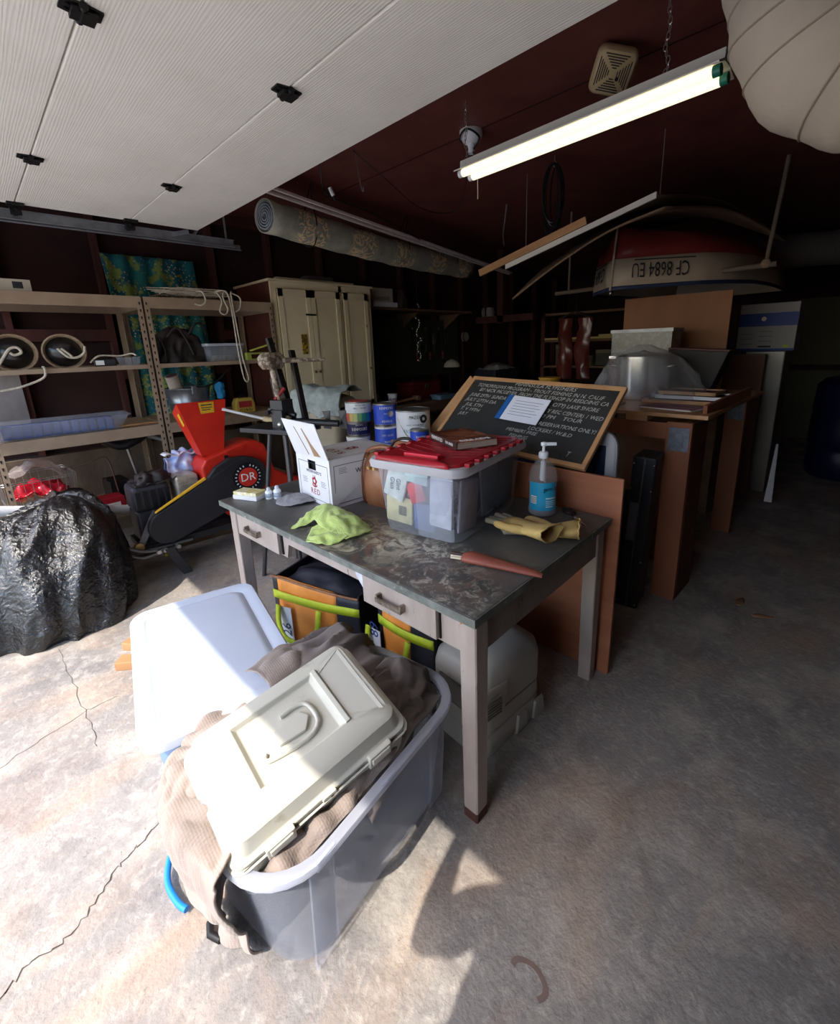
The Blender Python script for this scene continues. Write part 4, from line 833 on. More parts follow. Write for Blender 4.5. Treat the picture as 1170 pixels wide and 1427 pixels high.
m = MB(); m.tube(spl([(.06, .05, .22), (.08, .10, .30), (.07, .16, .30), (.05, .19, .22)], 6), .009, 7); m.tube(spl([(.09, -.13, .2), (.12, -.06, .27), (.12, -.0, .18), (.12, .04, .06)], 6), .009, 7); m.build('bag_strap', M_bl, o, smooth=60)
o = thing('clear_bin', 'small clear plastic box with lid on the middle shelf, beside the dark bag', 'box', (-4.10, 1.56, 1.426), R(2))
m = MB(); m.loft([[(x, y, z) for x, y in rrect(a, b_, .03, 4)] for a, b_, z in ((.20, .28, 0), (.22, .31, .125))], cap=False); m.build('bin_wall', M_plastic, o, smooth=50, thick=.002); m = MB(); m.rb([(.24, .33, .03, .125), (.24, .33, .03, .145)], 4); m.build('bin_lid', M_tubrim, o); m = MB(); m.rb([(.15, .22, .03, .003), (.12, .18, .03, .05)], 3); m.build('odds_inside', mat('odds', (170, 160, 150), (90, 84, 80), sc=30, rough=.8), o)
M_lg = mat('level_green', (176, 186, 84), rough=.5)
o = thing('green_level', 'pale green plastic level lying at the end of the middle shelf', 'level', (-4.02, 1.86, 1.426), R(6))
m = MB(); m.bb(-.02, .02, -.13, .13, .050, .064); m.bb(-.02, .02, -.13, .13, 0, .012); m.bb(-.02, .02, -.13, -.09, .012, .05); m.bb(-.02, .02, .07, .12, .012, .05); m.build('level_frame', M_lg, o, bevel=.002)
o = MB().beam((-.0, -.10, .0), (0, .16, .075), .034, .012).build('yellow_stick', mat('stick_yellow', (204, 200, 90), rough=.6)); o.location = (-4.0, 1.87, 1.506); tag(o, 'yellow-green stick slanting up across the pale green level', 'stick')

# lower shelf
M_galv = mat('zinc', (150, 156, 164), (120, 126, 136), sc=9, rough=.35, metal=.75)
o = thing('metal_pail', 'galvanised metal pail holding a roll and tools, behind the red hopper', 'pail', (-4.2, 1.28, .975), 0)
m = MB(); m.loft([[(r * math.cos(2 * PI * k / 28), r * math.sin(2 * PI * k / 28), z) for k in range(28)] for r, z in ((.13, 0), (.135, .01), (.152, .12), (.156, .125), (.152, .13), (.168, .235), (.174, .24), (.172, .246), (.165, .235))], cap=False); m.build('pail_wall', M_galv, o, smooth=50, thick=.002)
m = MB(); m.lathe([(.125, .005), (.14, .13)], 20); m.build('pail_fill', M_bl, o)
m = MB(); m.bb(.155, .175, -.02, .02, .20, .265); m.build('ear', M_galv, o, bevel=.004)
o = thing('tape_roll', 'white tubular roll with a purple end, standing in the metal pail', 'roll', (-4.20, 1.22, 1.11), 0, rot=(R(14), R(12), 0))
MB().cyl((0, 0, 0), (0, 0, .23), .052, n=20).build('roll_body', mat('roll_white', (196, 184, 172), (170, 156, 146), sc=10, rough=.8), o, smooth=50); MB().cyl((0, 0, .2295), (0, 0, .232), .042, n=20).build('roll_end', mat('roll_purple', (112, 84, 100), rough=.6), o)
o = thing('pail_cloth', 'bright blue rag hanging from the rim of the metal pail', 'rag', (-4.12, 1.47, 1.16), 0)
P = [[(0, 0, .1), (.02, .03, .1), (.03, .07, .08)], [(.02, 0, .03), (.05, .03, .03), (.04, .07, .02)], [(.02, .01, -.04), (.05, .03, -.05), (.04, .06, -.04)]]
surf(P, 8, 8, .01, 20, 1, .01).build('rag_body', mat('rag_blue', (38, 128, 176), rough=.8), o, smooth=80, thick=.003); m = MB(); m.tube(spl([(-.05, -.2, .10), (.0, -.1, .06), (.02, .02, .10), (.03, .10, .17), (.02, .16, .2)], 6), .008, 7); m.build('black_hose', M_blk, o, smooth=60)
o = thing('yellow_case', 'small yellow battery box with a red panel on the lower shelf', 'box', (-4.10, 1.69, .975), R(-6))
m = MB(); m.rb([(.12, .17, .01, 0), (.12, .17, .01, .08), (.10, .13, .01, .125)], 2); m.build('case_body', mat('case_yellow', (178, 146, 60), rough=.5), o); MB().bb(.060, .062, -.055, .055, .045, .10).build('red_panel', mat('panel_red', (150, 40, 38), rough=.5), o); MB().bb(.060, .062, -.055, .055, .012, .035).build('text_panel', mat('panel_text', (190, 160, 60), (60, 48, 30), sc=80, rough=.6, det=2), o)
m = MB(); m.tube(spl([(0, -.04, .125), (0, 0, .15), (0, .04, .125)], 6), .006, 7); m.build('carry_handle', M_blk, o, smooth=60)
M_wood2 = mat('old_wood', (126, 96, 72), (104, 78, 58), sc=6, stretch=(1, .2, 1), rough=.75)
o = thing('rod_tray', 'long clear tray of blue ribbed trays on the lower shelf of the nearer unit', 'tray', (-4.12, .40, .975), R(-3))
m = MB(); m.loft([[(x, y, z) for x, y in rrect(a, b_, .03, 4)] for a, b_, z in ((.22, .66, 0), (.30, .78, .10), (.33, .81, .105))], cap=False); m.add([(x, y, .002) for x, y in rrect(.22, .66, .03, 4)], [tuple(range(20))]); m.build('tray_wall', M_plastic, o, smooth=50, thick=.003)
for i in range(12): MB().bb(.09, .118, -.30 + i * .05, -.262 + i * .05, .012, .095).build('blue_divider', mat('divider_blue', (74, 98, 160), (56, 76, 130), sc=6, rough=.5), o, bevel=.002)
MB().bb(-.09, .08, -.31, .30, .006, .085).build('blue_block', MATS['divider_blue'], o, bevel=.004)
o = MB().cyl((0, -.2, .012), (0, .25, .012), .008, n=8).build('dowel', M_wood); o.location = (-4.03, .72, .975); tag(o, 'thin wooden dowel lying in front of the tray of blue dividers', 'dowel')
o = thing('floor_board_sheet', 'grey weathered board leaning on the wall behind the nearer shelf', 'board', (-4.66, .02, .98), R(0))
MB().bb(-.01, .01, -.30, .26, 0, .42).build('board_face', mat('grey_board', (150, 142, 140), (128, 120, 118), sc=5, rough=.8), o)

# under the lowest beam: baskets, boxes
M_wire = mat('wire_chrome', (190, 186, 182), rough=.3, metal=.8)
o = thing('wire_basket', 'chrome wire basket with red packets under the lower shelf', 'basket', (-4.22, .20, .365), R(4))
m = MB()
for z, k in ((.0, .85), (.16, .93), (.32, 1), (.335, 1)): m.tube([(x * k, y * k, z) for x, y in rrect(.40, .40, .04, 3)], .003, 5, ring=True)
for i in range(9):
    t = -.18 + .045 * i
    for a, b_ in (((.17, t * .85, 0), (.20, t, .335)), ((-.17, t * .85, 0), (-.20, t, .335)), ((t * .85, .17, 0), (t, .20, .335)), ((t * .85, -.17, 0), (t, -.20, .335))): m.tube([a, b_], .0022, 4)
m.build('wire_frame', M_wire, o, kind='stuff')
P = [[(lerp(-.15, .15, v), lerp(-.15, .15, u), .20 + .07 * math.sin(PI * u) * math.sin(PI * v)) for u in (0, .33, .66, 1)] for v in (0, .33, .66, 1)]
surf(P, 8, 8, .05, 14, 2, .04).build('red_packet', mat('packet_red', (190, 24, 44), (150, 16, 34), sc=9, rough=.25, c3=(230, 190, 190), sc3=16, lo3=.66, hi3=.7), o, smooth=80, thick=.01)
o = thing('wire_rack', 'dark bent wire rack standing under the lower shelf', 'rack', (-4.28, .52, .365), R(-8))
m = MB()
for i in range(7): m.tube(spl([(0, -.12 + i * .03, 0), (.02, -.13 + i * .035, .15), (.0, -.14 + i * .04, .34)], 4), .0025, 4)
m.tube(spl([(.0, -.15, .32), (.02, .0, .345), (0, .12, .36), (.02, .15, .1), (.02, .16, 0)], 5), .006, 6); m.build('rack_wires', mat('wire_rust', (110, 84, 70), rough=.6, metal=.5), o, smooth=50, kind='stuff')
for loc, s, c_, nm, lab, ct in (((-4.20, .68, .365), (.2, .13, .17), (30, 26, 28), 'black_box', 'black square-sided box under the lower shelf', 'box'), ((-4.15, .58, .365), (.16, .17, .085), (178, 30, 44), 'red_box', 'flat red box under the lower shelf, in front of the black box', 'box')):
    o = thing(nm, lab, ct, loc, R(6)); MB().bb(-s[0] / 2, s[0] / 2, -s[1] / 2, s[1] / 2, 0, s[2]).build('box_body', mat(nm + '_m', c_, rough=.5), o, bevel=.004); MB().bb(s[0] / 2, s[0] / 2 + .001, -s[1] * .3, s[1] * .3, s[2] * .2, s[2] * .55).build('face_label', mw if nm == 'red_box' else M_blk, o)
bpy.data.objects['black_box'].location.z = .365; bpy.data.objects['black_box'].location.x = -4.36
P = [[(-4.5, .05, .55), (-4.3, .05, .60), (-4.1, .1, .62)], [(-4.5, .2, .64), (-4.3, .2, .68), (-4.1, .24, .66)], [(-4.5, .36, .56), (-4.3, .36, .6), (-4.1, .36, .58)]]
o = surf([[Vector(p) - Vector((-4.3, .2, .5)) for p in r] for r in P], 8, 8, .03, 9, 4, .03).build('clear_sheeting', mat('clear_film', (190, 184, 180), rough=.2, clear=.6), smooth=80); o.location = (-4.3, .2, .60); tag(o, 'crumpled clear plastic film lying over the wire basket', 'plastic film')
M_pvc = mat('white_pvc', (206, 206, 208), rough=.35)
o = MB().cyl((0, -.9, 0), (.0, .42, 0), .033, n=16).build('white_pipe', M_pvc, smooth=50); o.location = (-3.74, .36, .50); o.rotation_euler = (R(-15), 0, 0); tag(o, 'white plastic pipe slanting behind the black bag', 'pipe')
o = thing('upper_hose', 'bent black hose and grey tube hanging below the lower shelf', 'hose', (-4.3, .95, .80), 0)
m = MB(); m.tube(spl([(0, -.30, .06), (.02, -.2, .0), (.03, -.1, .03), (.0, .0, .08)], 6), .035, 10); m.build('hose_bend', M_blk, o, smooth=60); m = MB(); m.tube(spl([(0, -.28, .08), (0, -.05, .07), (.05, .15, -.02)], 6), .022, 10); m.build('grey_tube', M_track, o, smooth=60); m = MB(); m.tube([(0, -.16, .0), (0, -.12, -.3)], .012, 8); m.build('strut', M_wire, o, smooth=60)

# ---------------------------------------------------------------- chipper
M_rd = mat('machine_red', (206, 44, 26), (186, 36, 22), sc=5, rough=.4, coat=.2)
M_gd = mat('guard_black', (34, 33, 36), (44, 43, 46), sc=4, rough=.5)
ch = thing('wood_chipper', 'red and black wood chipper with a tall red hopper, between shelving and desk', 'machine', (-3.5, 1.0, 0), 0)
YZ = lambda xc: Matrix(((0, 0, 1, xc), (1, 0, 0, -1.0), (0, 1, 0, 0), (0, 0, 0, 1)))     # (y, z, out) with world y
def hullcap(c0, r0, c1, r1, n=16):
    d = math.atan2(c1[1] - c0[1], c1[0] - c0[0]); L_ = math.dist(c0, c1); al = math.acos((r0 - r1) / L_)
    P = [(c0[0] + r0 * math.cos(t), c0[1] + r0 * math.sin(t)) for t in [d + al + (2 * PI - 2 * al) * k / n for k in range(n + 1)]]
    return P + [(c1[0] + r1 * math.cos(t), c1[1] + r1 * math.sin(t)) for t in [d - al + 2 * al * k / n for k in range(n + 1)]]
m = MB(YZ(.15)); g_ = hullcap((.765, .355), .120, (1.335, .575), .158); m.prism(g_, -.055, 0); m.build('belt_guard', M_gd, ch, bevel=.006)
m = MB(YZ(.15)); m.prism([(1.03, .60), (1.12, .695), (1.22, .745), (1.33, .742), (1.42, .70), (1.3, .6)], -.05, -.004); m.build('guard_hump', M_gd, ch, bevel=.008)
m = MB(YZ(.151)); m.prism([(.70, .470), (.715, .482), (1.04, .640), (1.045, .628)], -.03, .0005); m.build('yellow_strip', mat('strip_yellow', (214, 164, 40), rough=.5), ch)
DM = YZ(.1515) @ Matrix.Translation((1.34, .578, 0))
def disc(M, r0, r1, mm, nm, z=0):
    m = MB(M)
    if r0 == 0: m.prism([(r1 * math.cos(2 * PI * k / 32), r1 * math.sin(2 * PI * k / 32)) for k in range(32)], z, z + .0008)
    else: m.loft([[(r * math.cos(2 * PI * k / 32), r * math.sin(2 * PI * k / 32), z + .0006) for k in range(32)] for r in (r0, r1)], cap=False)
    return m.build(nm, mm, ch)
disc(DM, 0, .112, M_blk, 'badge_back'); disc(DM, 0, .072, mat('badge_red', (206, 50, 38), rough=.5), 'badge', .001)
txt('DR', DM @ Matrix.Translation((0, -.002, .002)), .085, mw, ch, ext=.001)
for k in range(22):
    a = 2 * PI * k / 22
    if k % 11: MB(DM @ Matrix.Rotation(a, 4, 'Z')).bb(-.004, .004, .084, .098, .001, .0018).build('ring_letter', M_cardw, ch)
m = MB(YZ(.09)); body = [(1.05, .45), (1.045, .70), (1.08, .755), (1.40, .842), (1.475, .83), (1.53, .79), (1.585, .585), (1.70, .50), (1.83, .45), (1.80, .40), (1.60, .38), (1.50, .28), (1.2, .28)]
m.prism(body, -.24, 0); m.build('drum_housing', M_rd, ch, bevel=.018, seg=3)
m = MB()
for y, z in ((1.10, .70), (1.24, .78), (1.36, .80), (1.50, .755), (1.56, .60), (1.45, .68)): m.cyl((.088, y - 1, z), (.096, y - 1, z), .010, n=8)
m.build('bolts', M_rd, ch, kind='stuff')
MB().bb(.09, .10, .21, .235, .735, .76).build('black_tab', M_blk, ch)
m = MB(); t0 = [(.03, -.03, 1.165), (.03, .30, 1.165), (-.12, .27, 1.09), (-.12, -.02, 1.09)]; t1 = [(.02, .085, .77), (.02, .235, .77), (-.12, .235, .77), (-.12, .085, .77)]
m.loft([t1, t0], cap=False); m.build('hopper', M_rd, ch, thick=.006)
hn = (Vector(t0[1]) - Vector(t0[0])).cross(Vector(t1[0]) - Vector(t0[0])).normalized()
def onface(a, b_, c_, d_, u0, u1, v0, v1, nm, mm, off=.005):
    A_, B2, C2, D2 = (Vector(p) for p in (a, b_, c_, d_)); n_ = (B2 - A_).cross(D2 - A_).normalized(); n_ = n_ if n_.x > 0 or n_.y < -.5 else -n_
    f = lambda u, v: lerp(lerp(A_, B2, u), lerp(D2, C2, u), v) + n_ * off
    MB().add([f(u0, v0), f(u1, v0), f(u1, v1), f(u0, v1)], [(0, 1, 2, 3)]).build(nm, mm, ch, thick=.001)
M_wy = mat('warning_yellow', (222, 176, 40), (196, 150, 30), sc=90, rough=.5, det=1)
onface(t0[0], t0[1], t1[1], t1[0], .42, .74, .02, .22, 'warning_label', M_wy); onface(t0[0], t0[1], t1[1], t1[0], .46, .70, .06, .08, 'warning_print', mk, .006); onface(t0[0], t0[1], t1[1], t1[0], .46, .70, .11, .125, 'warning_print', mk, .006); onface(t0[0], t0[1], t1[1], t1[0], .46, .66, .15, .165, 'warning_print', mk, .006)
onface(t0[3], t0[0], t1[0], t1[3], .48, .80, .14, .38, 'warning_label', M_wy)
MB().bb(-.25, -.05, -.40, .62, .20, .235).build('frame_rail', M_gd, ch)
MB().bb(.04, .09, -.40, .62, .19, .235).build('frame_rail', M_gd, ch)
for x in (.17, -.25):
    m = MB(); m.loft([[(x + a, -.27 + yy + b_, z) for a, b_ in ((-.022, -.03), (.022, -.03), (.022, .03), (-.022, .03))] for yy, z in ((0, .22), (.09, 0))]); m.build('skid_leg', mat('leg_grey', (52, 50, 52), rough=.6), ch, bevel=.004)
for y in (-.33, -.29, -.21): MB().cyl((.15, y, .21), (.19, y, .21), .014, n=10).build('bolt', M_wire, ch, smooth=50)
m = MB(); m.tube(spl([(.10, -.62, .40), (.12, -.52, .30), (.14, -.40, .225), (.15, -.25, .205)], 5), .011, 8); m.tube(spl([(.10, -.60, .33), (.14, -.45, .20), (.15, -.35, .19), (.15, -.2, .20)], 5), .010, 8); m.tube(spl([(.02, -.56, .2), (.1, -.4, .21), (.12, -.1, .21)], 5), .012, 8); m.build('handle_rods', mat('rod_grey', (120, 118, 118), rough=.35, metal=.6), ch, smooth=60)
m = MB(); m.beam((.06, -.42, .21), (.02, -.27, .45), .04, .01, up=(1, 0, 0)); m.build('brace', M_track, ch); MB().cyl((.08, -.42, .25), (.11, -.42, .25), .03, n=14).build('pulley', mat('brass_dull', (170, 140, 90), rough=.5, metal=.5), ch, smooth=50)
# engine
M_en = mat('engine_dark', (46, 44, 50), (60, 58, 64), sc=9, rough=.45); 
MB().bb(-.22, .0, -.38, -.12, .235, .46).build('engine_block', M_en, ch, bevel=.02, seg=3)
eb = MB().bb(-.20, .02, -.39, -.16, .46, .64).build('engine_shroud', M_en, ch, bevel=.03, seg=3)
for i in range(5): MB().bb(.02, .03, -.37 + i * .045, -.345 + i * .045, .48, .60).build('fin', M_blk, eb)
P = [[(lerp(-.20, .02, v), lerp(-.36, -.10, u), .64 + .07 * math.sin(PI * v) * math.sin(PI * u)) for u in (0, .33, .66, 1)] for v in (0, .33, .66, 1)]
surf(P, 8, 8, .03, 14, 9, .03).build('black_rag', M_bl, ch, smooth=80, thick=.006)
mf = MB().bb(-.14, .04, -.12, .03, .48, .66).build('muffler', mat('muffler', (196, 186, 170), (160, 150, 138), sc=20, rough=.35, metal=.35), ch, bevel=.02, seg=3); mf.location = (0, 0, 0)
for i in range(5): MB().bb(.04, .048, -.11, .02, .50 + i * .031, .515 + i * .031).build('muffler_rib', MATS['muffler'], mf)
o = thing('blue_bag', 'crinkled pale blue and white plastic bag wedged against the red housing', 'bag', (-3.68, 1.02, .60), 0)
P = [[(.06 * math.cos(PI * v) , lerp(-.13, .14, u), .18 * math.sin(PI * v) * (.9 + .2 * math.sin(PI * u))) for u in (0, .25, .5, .75, 1)] for v in (0, .25, .5, .75, 1)]
surf(P, 9, 9, .035, 12, 5, .03).build('bag_body', mat('bag_blue', (150, 166, 216), (196, 198, 220), sc=9, rough=.35, lo=.45, hi=.55), o, smooth=80, thick=.003)
m = MB(); m.grid(lambda u, v: (lerp(-.05, .05, v), lerp(-.14, .10, u), .185 + .012 * math.sin(u * 14)), 14, 2); m.build('white_fold', M_cardw, o, smooth=70, thick=.006)
o = thing('wooden_pole', 'white pole with a cream wooden grip sticking out behind the red hopper', 'pole', (-3.42, 1.30, 1.09), 0)
MB().cyl((0, -.05, .01), (.12, .19, -.08), .011, n=10).build('pole_shaft', M_pvc, o, smooth=50); MB().cyl((.12, .19, -.08), (.18, .30, -.118), .020, .022, n=12).build('wood_grip', mat('cream_wood', (206, 186, 146), rough=.5), o, smooth=50); MB().cyl((.18, .30, -.118), (.30, .50, -.16), .013, n=8).build('dark_shaft', M_blk, o, smooth=50)
o = MB().ball((0, 0, .018), .018, 12, 8).build('yellow_ball', mat('ball_yellow', (204, 190, 40), rough=.5), smooth=80); o.location = (-3.72, .80, 0); tag(o, 'tiny yellow ball on the floor beside the chipper leg', 'ball')
bd = MB().bb(0, 1.9, -.03, .03, 0, .09).build('floor_timber', M_wood2); bd.location = (-3.88, .2, 0); bd.rotation_euler = (0, 0, R(88)); tag(bd, 'long brown timber lying on the floor in front of the shelf units', 'timber')

# ---------------------------------------------------------------- black refuse bag in the sun
M_rb = mat('black_film', (17, 17, 19), (24, 24, 27), sc=8, rough=.27, spec=.8)
def film_creases():
    t = M_rb.node_tree; N = t.nodes; L = t.links; b = N['Principled BSDF']; tc = N.new('ShaderNodeTexCoord'); prev = None
    for sc, dist, st_ in ((9, .012, .9), (24, .006, .8), (60, .002, .6)):
        n = N.new('ShaderNodeTexNoise'); n.inputs['Scale'].default_value = sc * .5; n.inputs['Detail'].default_value = 2; L.new(tc.outputs['Object'], n.inputs['Vector'])
        ad = N.new('ShaderNodeVectorMath'); ad.operation = 'MULTIPLY_ADD'; L.new(n.outputs['Color'], ad.inputs[0]); ad.inputs[1].default_value = (.25, .25, .25); L.new(tc.outputs['Object'], ad.inputs[2])
        v = N.new('ShaderNodeTexVoronoi'); v.feature = 'F1'; v.inputs['Scale'].default_value = sc; L.new(ad.outputs[0], v.inputs['Vector'])
        bp = N.new('ShaderNodeBump'); bp.inputs['Strength'].default_value = st_; bp.inputs['Distance'].default_value = dist; L.new(v.outputs['Distance'], bp.inputs['Height'])
        if prev: L.new(prev, bp.inputs['Normal'])
        prev = bp.outputs[0]
    L.new(prev, b.inputs['Normal'])
film_creases()
gb = thing('refuse_bag', 'big crumpled black plastic refuse bag on the sunlit floor, left', 'bag', (-3.42, .14, 0), 0)
FR = [(0, .42), (25, .44), (50, .35), (75, .30), (100, .32), (130, .42), (160, .44), (200, .38), (240, .45), (270, .62), (300, .44), (335, .42), (360, .44)]
def foot(a):
    a = a % 360
    for (a0_, r0_), (a1_, r1_) in zip(FR, FR[1:]):
        if a0_ <= a <= a1_: return lerp(r0_, r1_, (a - a0_) / (a1_ - a0_))
def bagpt(u, v):
    a = u * 360; ar = R(a); t = v * PI / 2; r = foot(a) * math.cos(t) ** .75 * (1 + .10 * math.sin(2 * t))
    z = .68 * math.sin(t) ** 1.15; top = Vector((-.10, .10, 0)) * math.sin(t) ** 2
    p = Vector((r * math.cos(ar), r * math.sin(ar), z)) + top
    if 180 < a < 330: p.z *= 1 - .10 * math.sin(R((a - 180) / 150 * 180))
    w_ = math.cos(t) ** .3
    fold = .062 * (1 - 2 * abs(noise.noise(Vector((math.cos(ar) * 3.0 + v * 1.5, math.sin(ar) * 3.0 - v, v * 1.1 + 4))))) +   .012 * noise.noise(p * 7 + Vector((3, 0, 0))) + .012 * (1 - 2 * abs(noise.noise(Vector((math.cos(ar) * 6, math.sin(ar) * 6, v * 1.5)))))
    n_ = Vector((math.cos(ar), math.sin(ar), .5 * math.sin(t))).normalized()
    p += n_ * fold * (w_ * .9 + .1)
    p.z = max(.002, p.z); return p
m = MB(); m.grid(bagpt, 150, 70); m.build('bag_body', M_rb, gb, smooth=75)
# ---------------------------------------------------------------- cupboard and bench along the left wall
M_cab = mat('cream_paint', (222, 206, 172), (206, 190, 156), sc=2, rough=.5, c3=(140, 120, 92), sc3=12, lo3=.66, hi3=.75); M_cabs = mat('maroon_side', (96, 50, 42), (78, 40, 34), sc=4, rough=.6)
wb = thing('wall_bench', 'long dark wooden bench along the left wall under the cupboard', 'bench', (-4.35, 4.2, 0), 0)
MB().bb(-.41, .36, -2.16, 2.6, .80, .84).build('bench_top', M_wood2, wb)
for y in (-2.1, -.8, .6, 2.5):
    for x in (-.38, .27): MB().bb(x, x + .08, y - .045, y + .045, 0, .80).build('leg', M_wood2, wb)
MB().bb(.30, .33, -2.1, 2.5, .70, .80).build('apron', M_wood2, wb)
cp = thing('cupboard', 'cream-painted three-door cupboard standing on the wall bench', 'cupboard', (-4.0, 2.02, .84), 0)
MB().bb(-.70, -.02, 0, 1.10, 0, 1.26).build('carcass', M_cabs, cp)
MB().bb(-.72, .02, -.02, 1.12, 1.255, 1.275).build('top_board', M_cab, cp)
m = MB(); m.bb(-.02, 0, 0, .05, 0, 1.26); m.bb(-.02, 0, 1.05, 1.10, 0, 1.26); m.bb(-.02, 0, .705, .745, 0, 1.26); m.bb(-.02, 0, .05, 1.05, 1.20, 1.26); m.bb(-.02, 0, .05, 1.05, 0, .05); m.build('face_frame', M_cab, cp)
for k, (a, b_) in enumerate(((.055, .375), (.380, .700), (.750, 1.045))):
    d = MB(); d.bb(0, .018, a, b_, .055, 1.195); d = d.build('door', M_cab, cp, bevel=.002)
    m = MB(); 
    for p in ((a, a + .045, .055, 1.195), (b_ - .045, b_, .055, 1.195), (a, b_, .055, .12), (a, b_, 1.13, 1.195)): m.bb(.018, .026, *p)
    m.build('door_frame', M_cab, d)
    MB().ball((.038, b_ - .022 if k != 1 else a + .022, .45), .013, 10, 8).build('knob', mat('old_brass', (120, 96, 60), rough=.4, metal=.7), d, smooth=60)
MB().bb(.026, .032, .31, .42, .97, .985).build('slide_bolt', M_black, cp)
s_ = MB().bb(.0265, .0275, .24, .30, .62, .80).build('warning_sticker', mat('sticker_yellow', (190, 160, 40), (30, 26, 20), sc=40, rough=.6, det=1), cp); MB().bb(.0276, .028, .245, .295, .72, .79).build('sticker_head', mat('sticker_black', (40, 26, 18), (150, 110, 40), sc=60, rough=.6, det=1), cp)
o = MB().rb([(.16, .34, .03, 0), (.17, .36, .04, .04), (.15, .32, .04, .10)], 4).build('top_pouch', mat('grey_pouch', (92, 86, 88), rough=.7), smooth=50); o.location = (-4.35, 2.72, 2.116); tag(o, 'dull grey pouch lying on top of the cream cupboard', 'pouch')
o = MB().bb(-.03, .03, -.42, .42, 0, .03).build('top_lath', M_cab); o.location = (-4.10, 2.55, 2.116); tag(o, 'long pale lath lying along the front top of the cupboard', 'lath')
# high shelf with odds
hs = thing('wall_shelf', 'dark high wall shelf to the right of the cupboard', 'shelf', (-4.5, 3.95, 1.92), 0); MB().bb(-.27, .27, -.72, 1.1, 0, .025).build('shelf_board', M_wood2, hs)
for y in (-.6, .2, 1.0): m = MB(); m.prism([(0, 0), (.4, 0), (0, -.25)], 0, .02); m.v = [Vector((v.x - .27, y + v.z, v.y)) for v in m.v]; m.build('bracket', M_wood2, hs)
o = thing('white_carton', 'off-white carton on the high shelf beside the cupboard', 'box', (-4.36, 3.48, 1.947), R(-4)); MB().bb(-.13, .13, -.14, .15, 0, .15).build('carton_body', mat('off_white', (190, 178, 160), rough=.8), o, bevel=.002); MB().bb(.131, .132, -.1, .1, .02, .06).build('carton_print', mat('faded_print', (150, 138, 120), rough=.8), o)
o = MB().bb(-.15, .15, -.16, .2, 0, .05).build('flat_carton', M_cardw, bevel=.002); o.location = (-4.34, 3.46, 1.947 - .0); bpy.data.objects['white_carton'].location.z = 1.999; tag(o, 'flat pale carton beneath the off-white carton on the high shelf', 'box')
o = thing('glass_jar', 'dim glass jar on the high shelf to the right of the white carton', 'jar', (-4.36, 3.86, 1.947), 0); MB().lathe([(.07, 0), (.08, .02), (.08, .13), (.05, .16), (.05, .19)], 18).build('jar_glass', mat('jar_dull', (130, 120, 110), rough=.15, clear=.4), o, smooth=50); MB().lathe([(.055, .19), (.055, .215)], 18).build('jar_lid', M_cabs, o)
# things on the bench
def simple(nm, lab, ct, loc, parts, rz=0, grp=None):
    o = thing(nm, lab, ct, loc, rz, grp)
    for pn_, mb, mm, kw in parts: mb.build(pn_, mm, o, **kw)
    return o
simple('white_cup', 'small white paint cup on the bench right of the cupboard', 'cup', (-4.08, 3.42, .842), [('cup_body', MB().lathe([(.045, 0), (.058, .12), (.060, .125)], 18), M_wht, dict(smooth=40)), ('cup_print', MB().lathe([(.0515, .04), (.0555, .085)], 18, cap=False), mat('cup_print', (120, 90, 110), (200, 190, 196), sc=60, det=1), dict(smooth=40)), ('cup_lid', MB().lathe([(.062, .122), (.062, .134)], 18), M_wht, {})])
simple('red_toolbox', 'dark red metal toolbox at the back of the bench', 'toolbox', (-4.30, 4.05, .842), [('box_body', MB().bb(-.14, .14, -.26, .26, 0, .18), mat('dark_red', (104, 24, 28), rough=.4), dict(bevel=.006)), ('box_lid', MB().bb(-.145, .145, -.265, .265, .18, .23), MATS['dark_red'] if 'dark_red' in MATS else M_rd, dict(bevel=.02)), ('box_handle', MB().tube(spl([(0, -.1, .23), (0, -.08, .27), (0, .08, .27), (0, .1, .23)], 5), .008, 7), M_blk, dict(smooth=60)), ('clasp', MB().bb(.145, .155, -.03, .03, .15, .2), M_steel, {})])
simple('wood_mallet', 'wooden hammer lying across the red toolbox', 'hammer', (-4.10, 3.90, 1.09), [('handle', MB().cyl((0, -.32, 0), (0, .06, .02), .014, .016, 10), M_wood, dict(smooth=50)), ('head', MB().cyl((-.05, .08, .02), (.05, .08, .02), .03, n=14), M_wood2, dict(smooth=40))])
bpy.data.objects['wood_mallet'].location = (-4.06, 3.70, .87)
P = [[(lerp(-.12, .12, v), lerp(-.2, .2, u), .12 * math.sin(PI * u) * math.sin(PI * v)) for u in (0, .25, .5, .75, 1)] for v in (0, .33, .66, 1)]
o = surf(P, 8, 8, .04, 9, 3, .04).build('crumpled_film', mat('film_grey', (130, 130, 136), rough=.3, clear=.35), smooth=80); o.location = (-4.2, 3.2, .86); tag(o, 'crumpled grey plastic film on the bench beside the white cup', 'plastic film')
simple('blue_tray', 'shallow blue-grey tray on the bench by the toolbox', 'tray', (-4.02, 4.20, .842), [('tray_body', MB().rb([(.16, .26, .03, 0), (.2, .32, .04, .06)], 4), mat('tray_blue', (110, 136, 156), rough=.5), dict(smooth=50))])
simple('brown_drawer_stack', 'low brown wooden drawer stack on the near end of the bench', 'drawer unit', (-4.15, 3.08 - .0, .842), [('drawer_case', MB().bb(-.1, .12, -.0, .0001, 0, .0001), M_wood2, {})]) if 0 else None
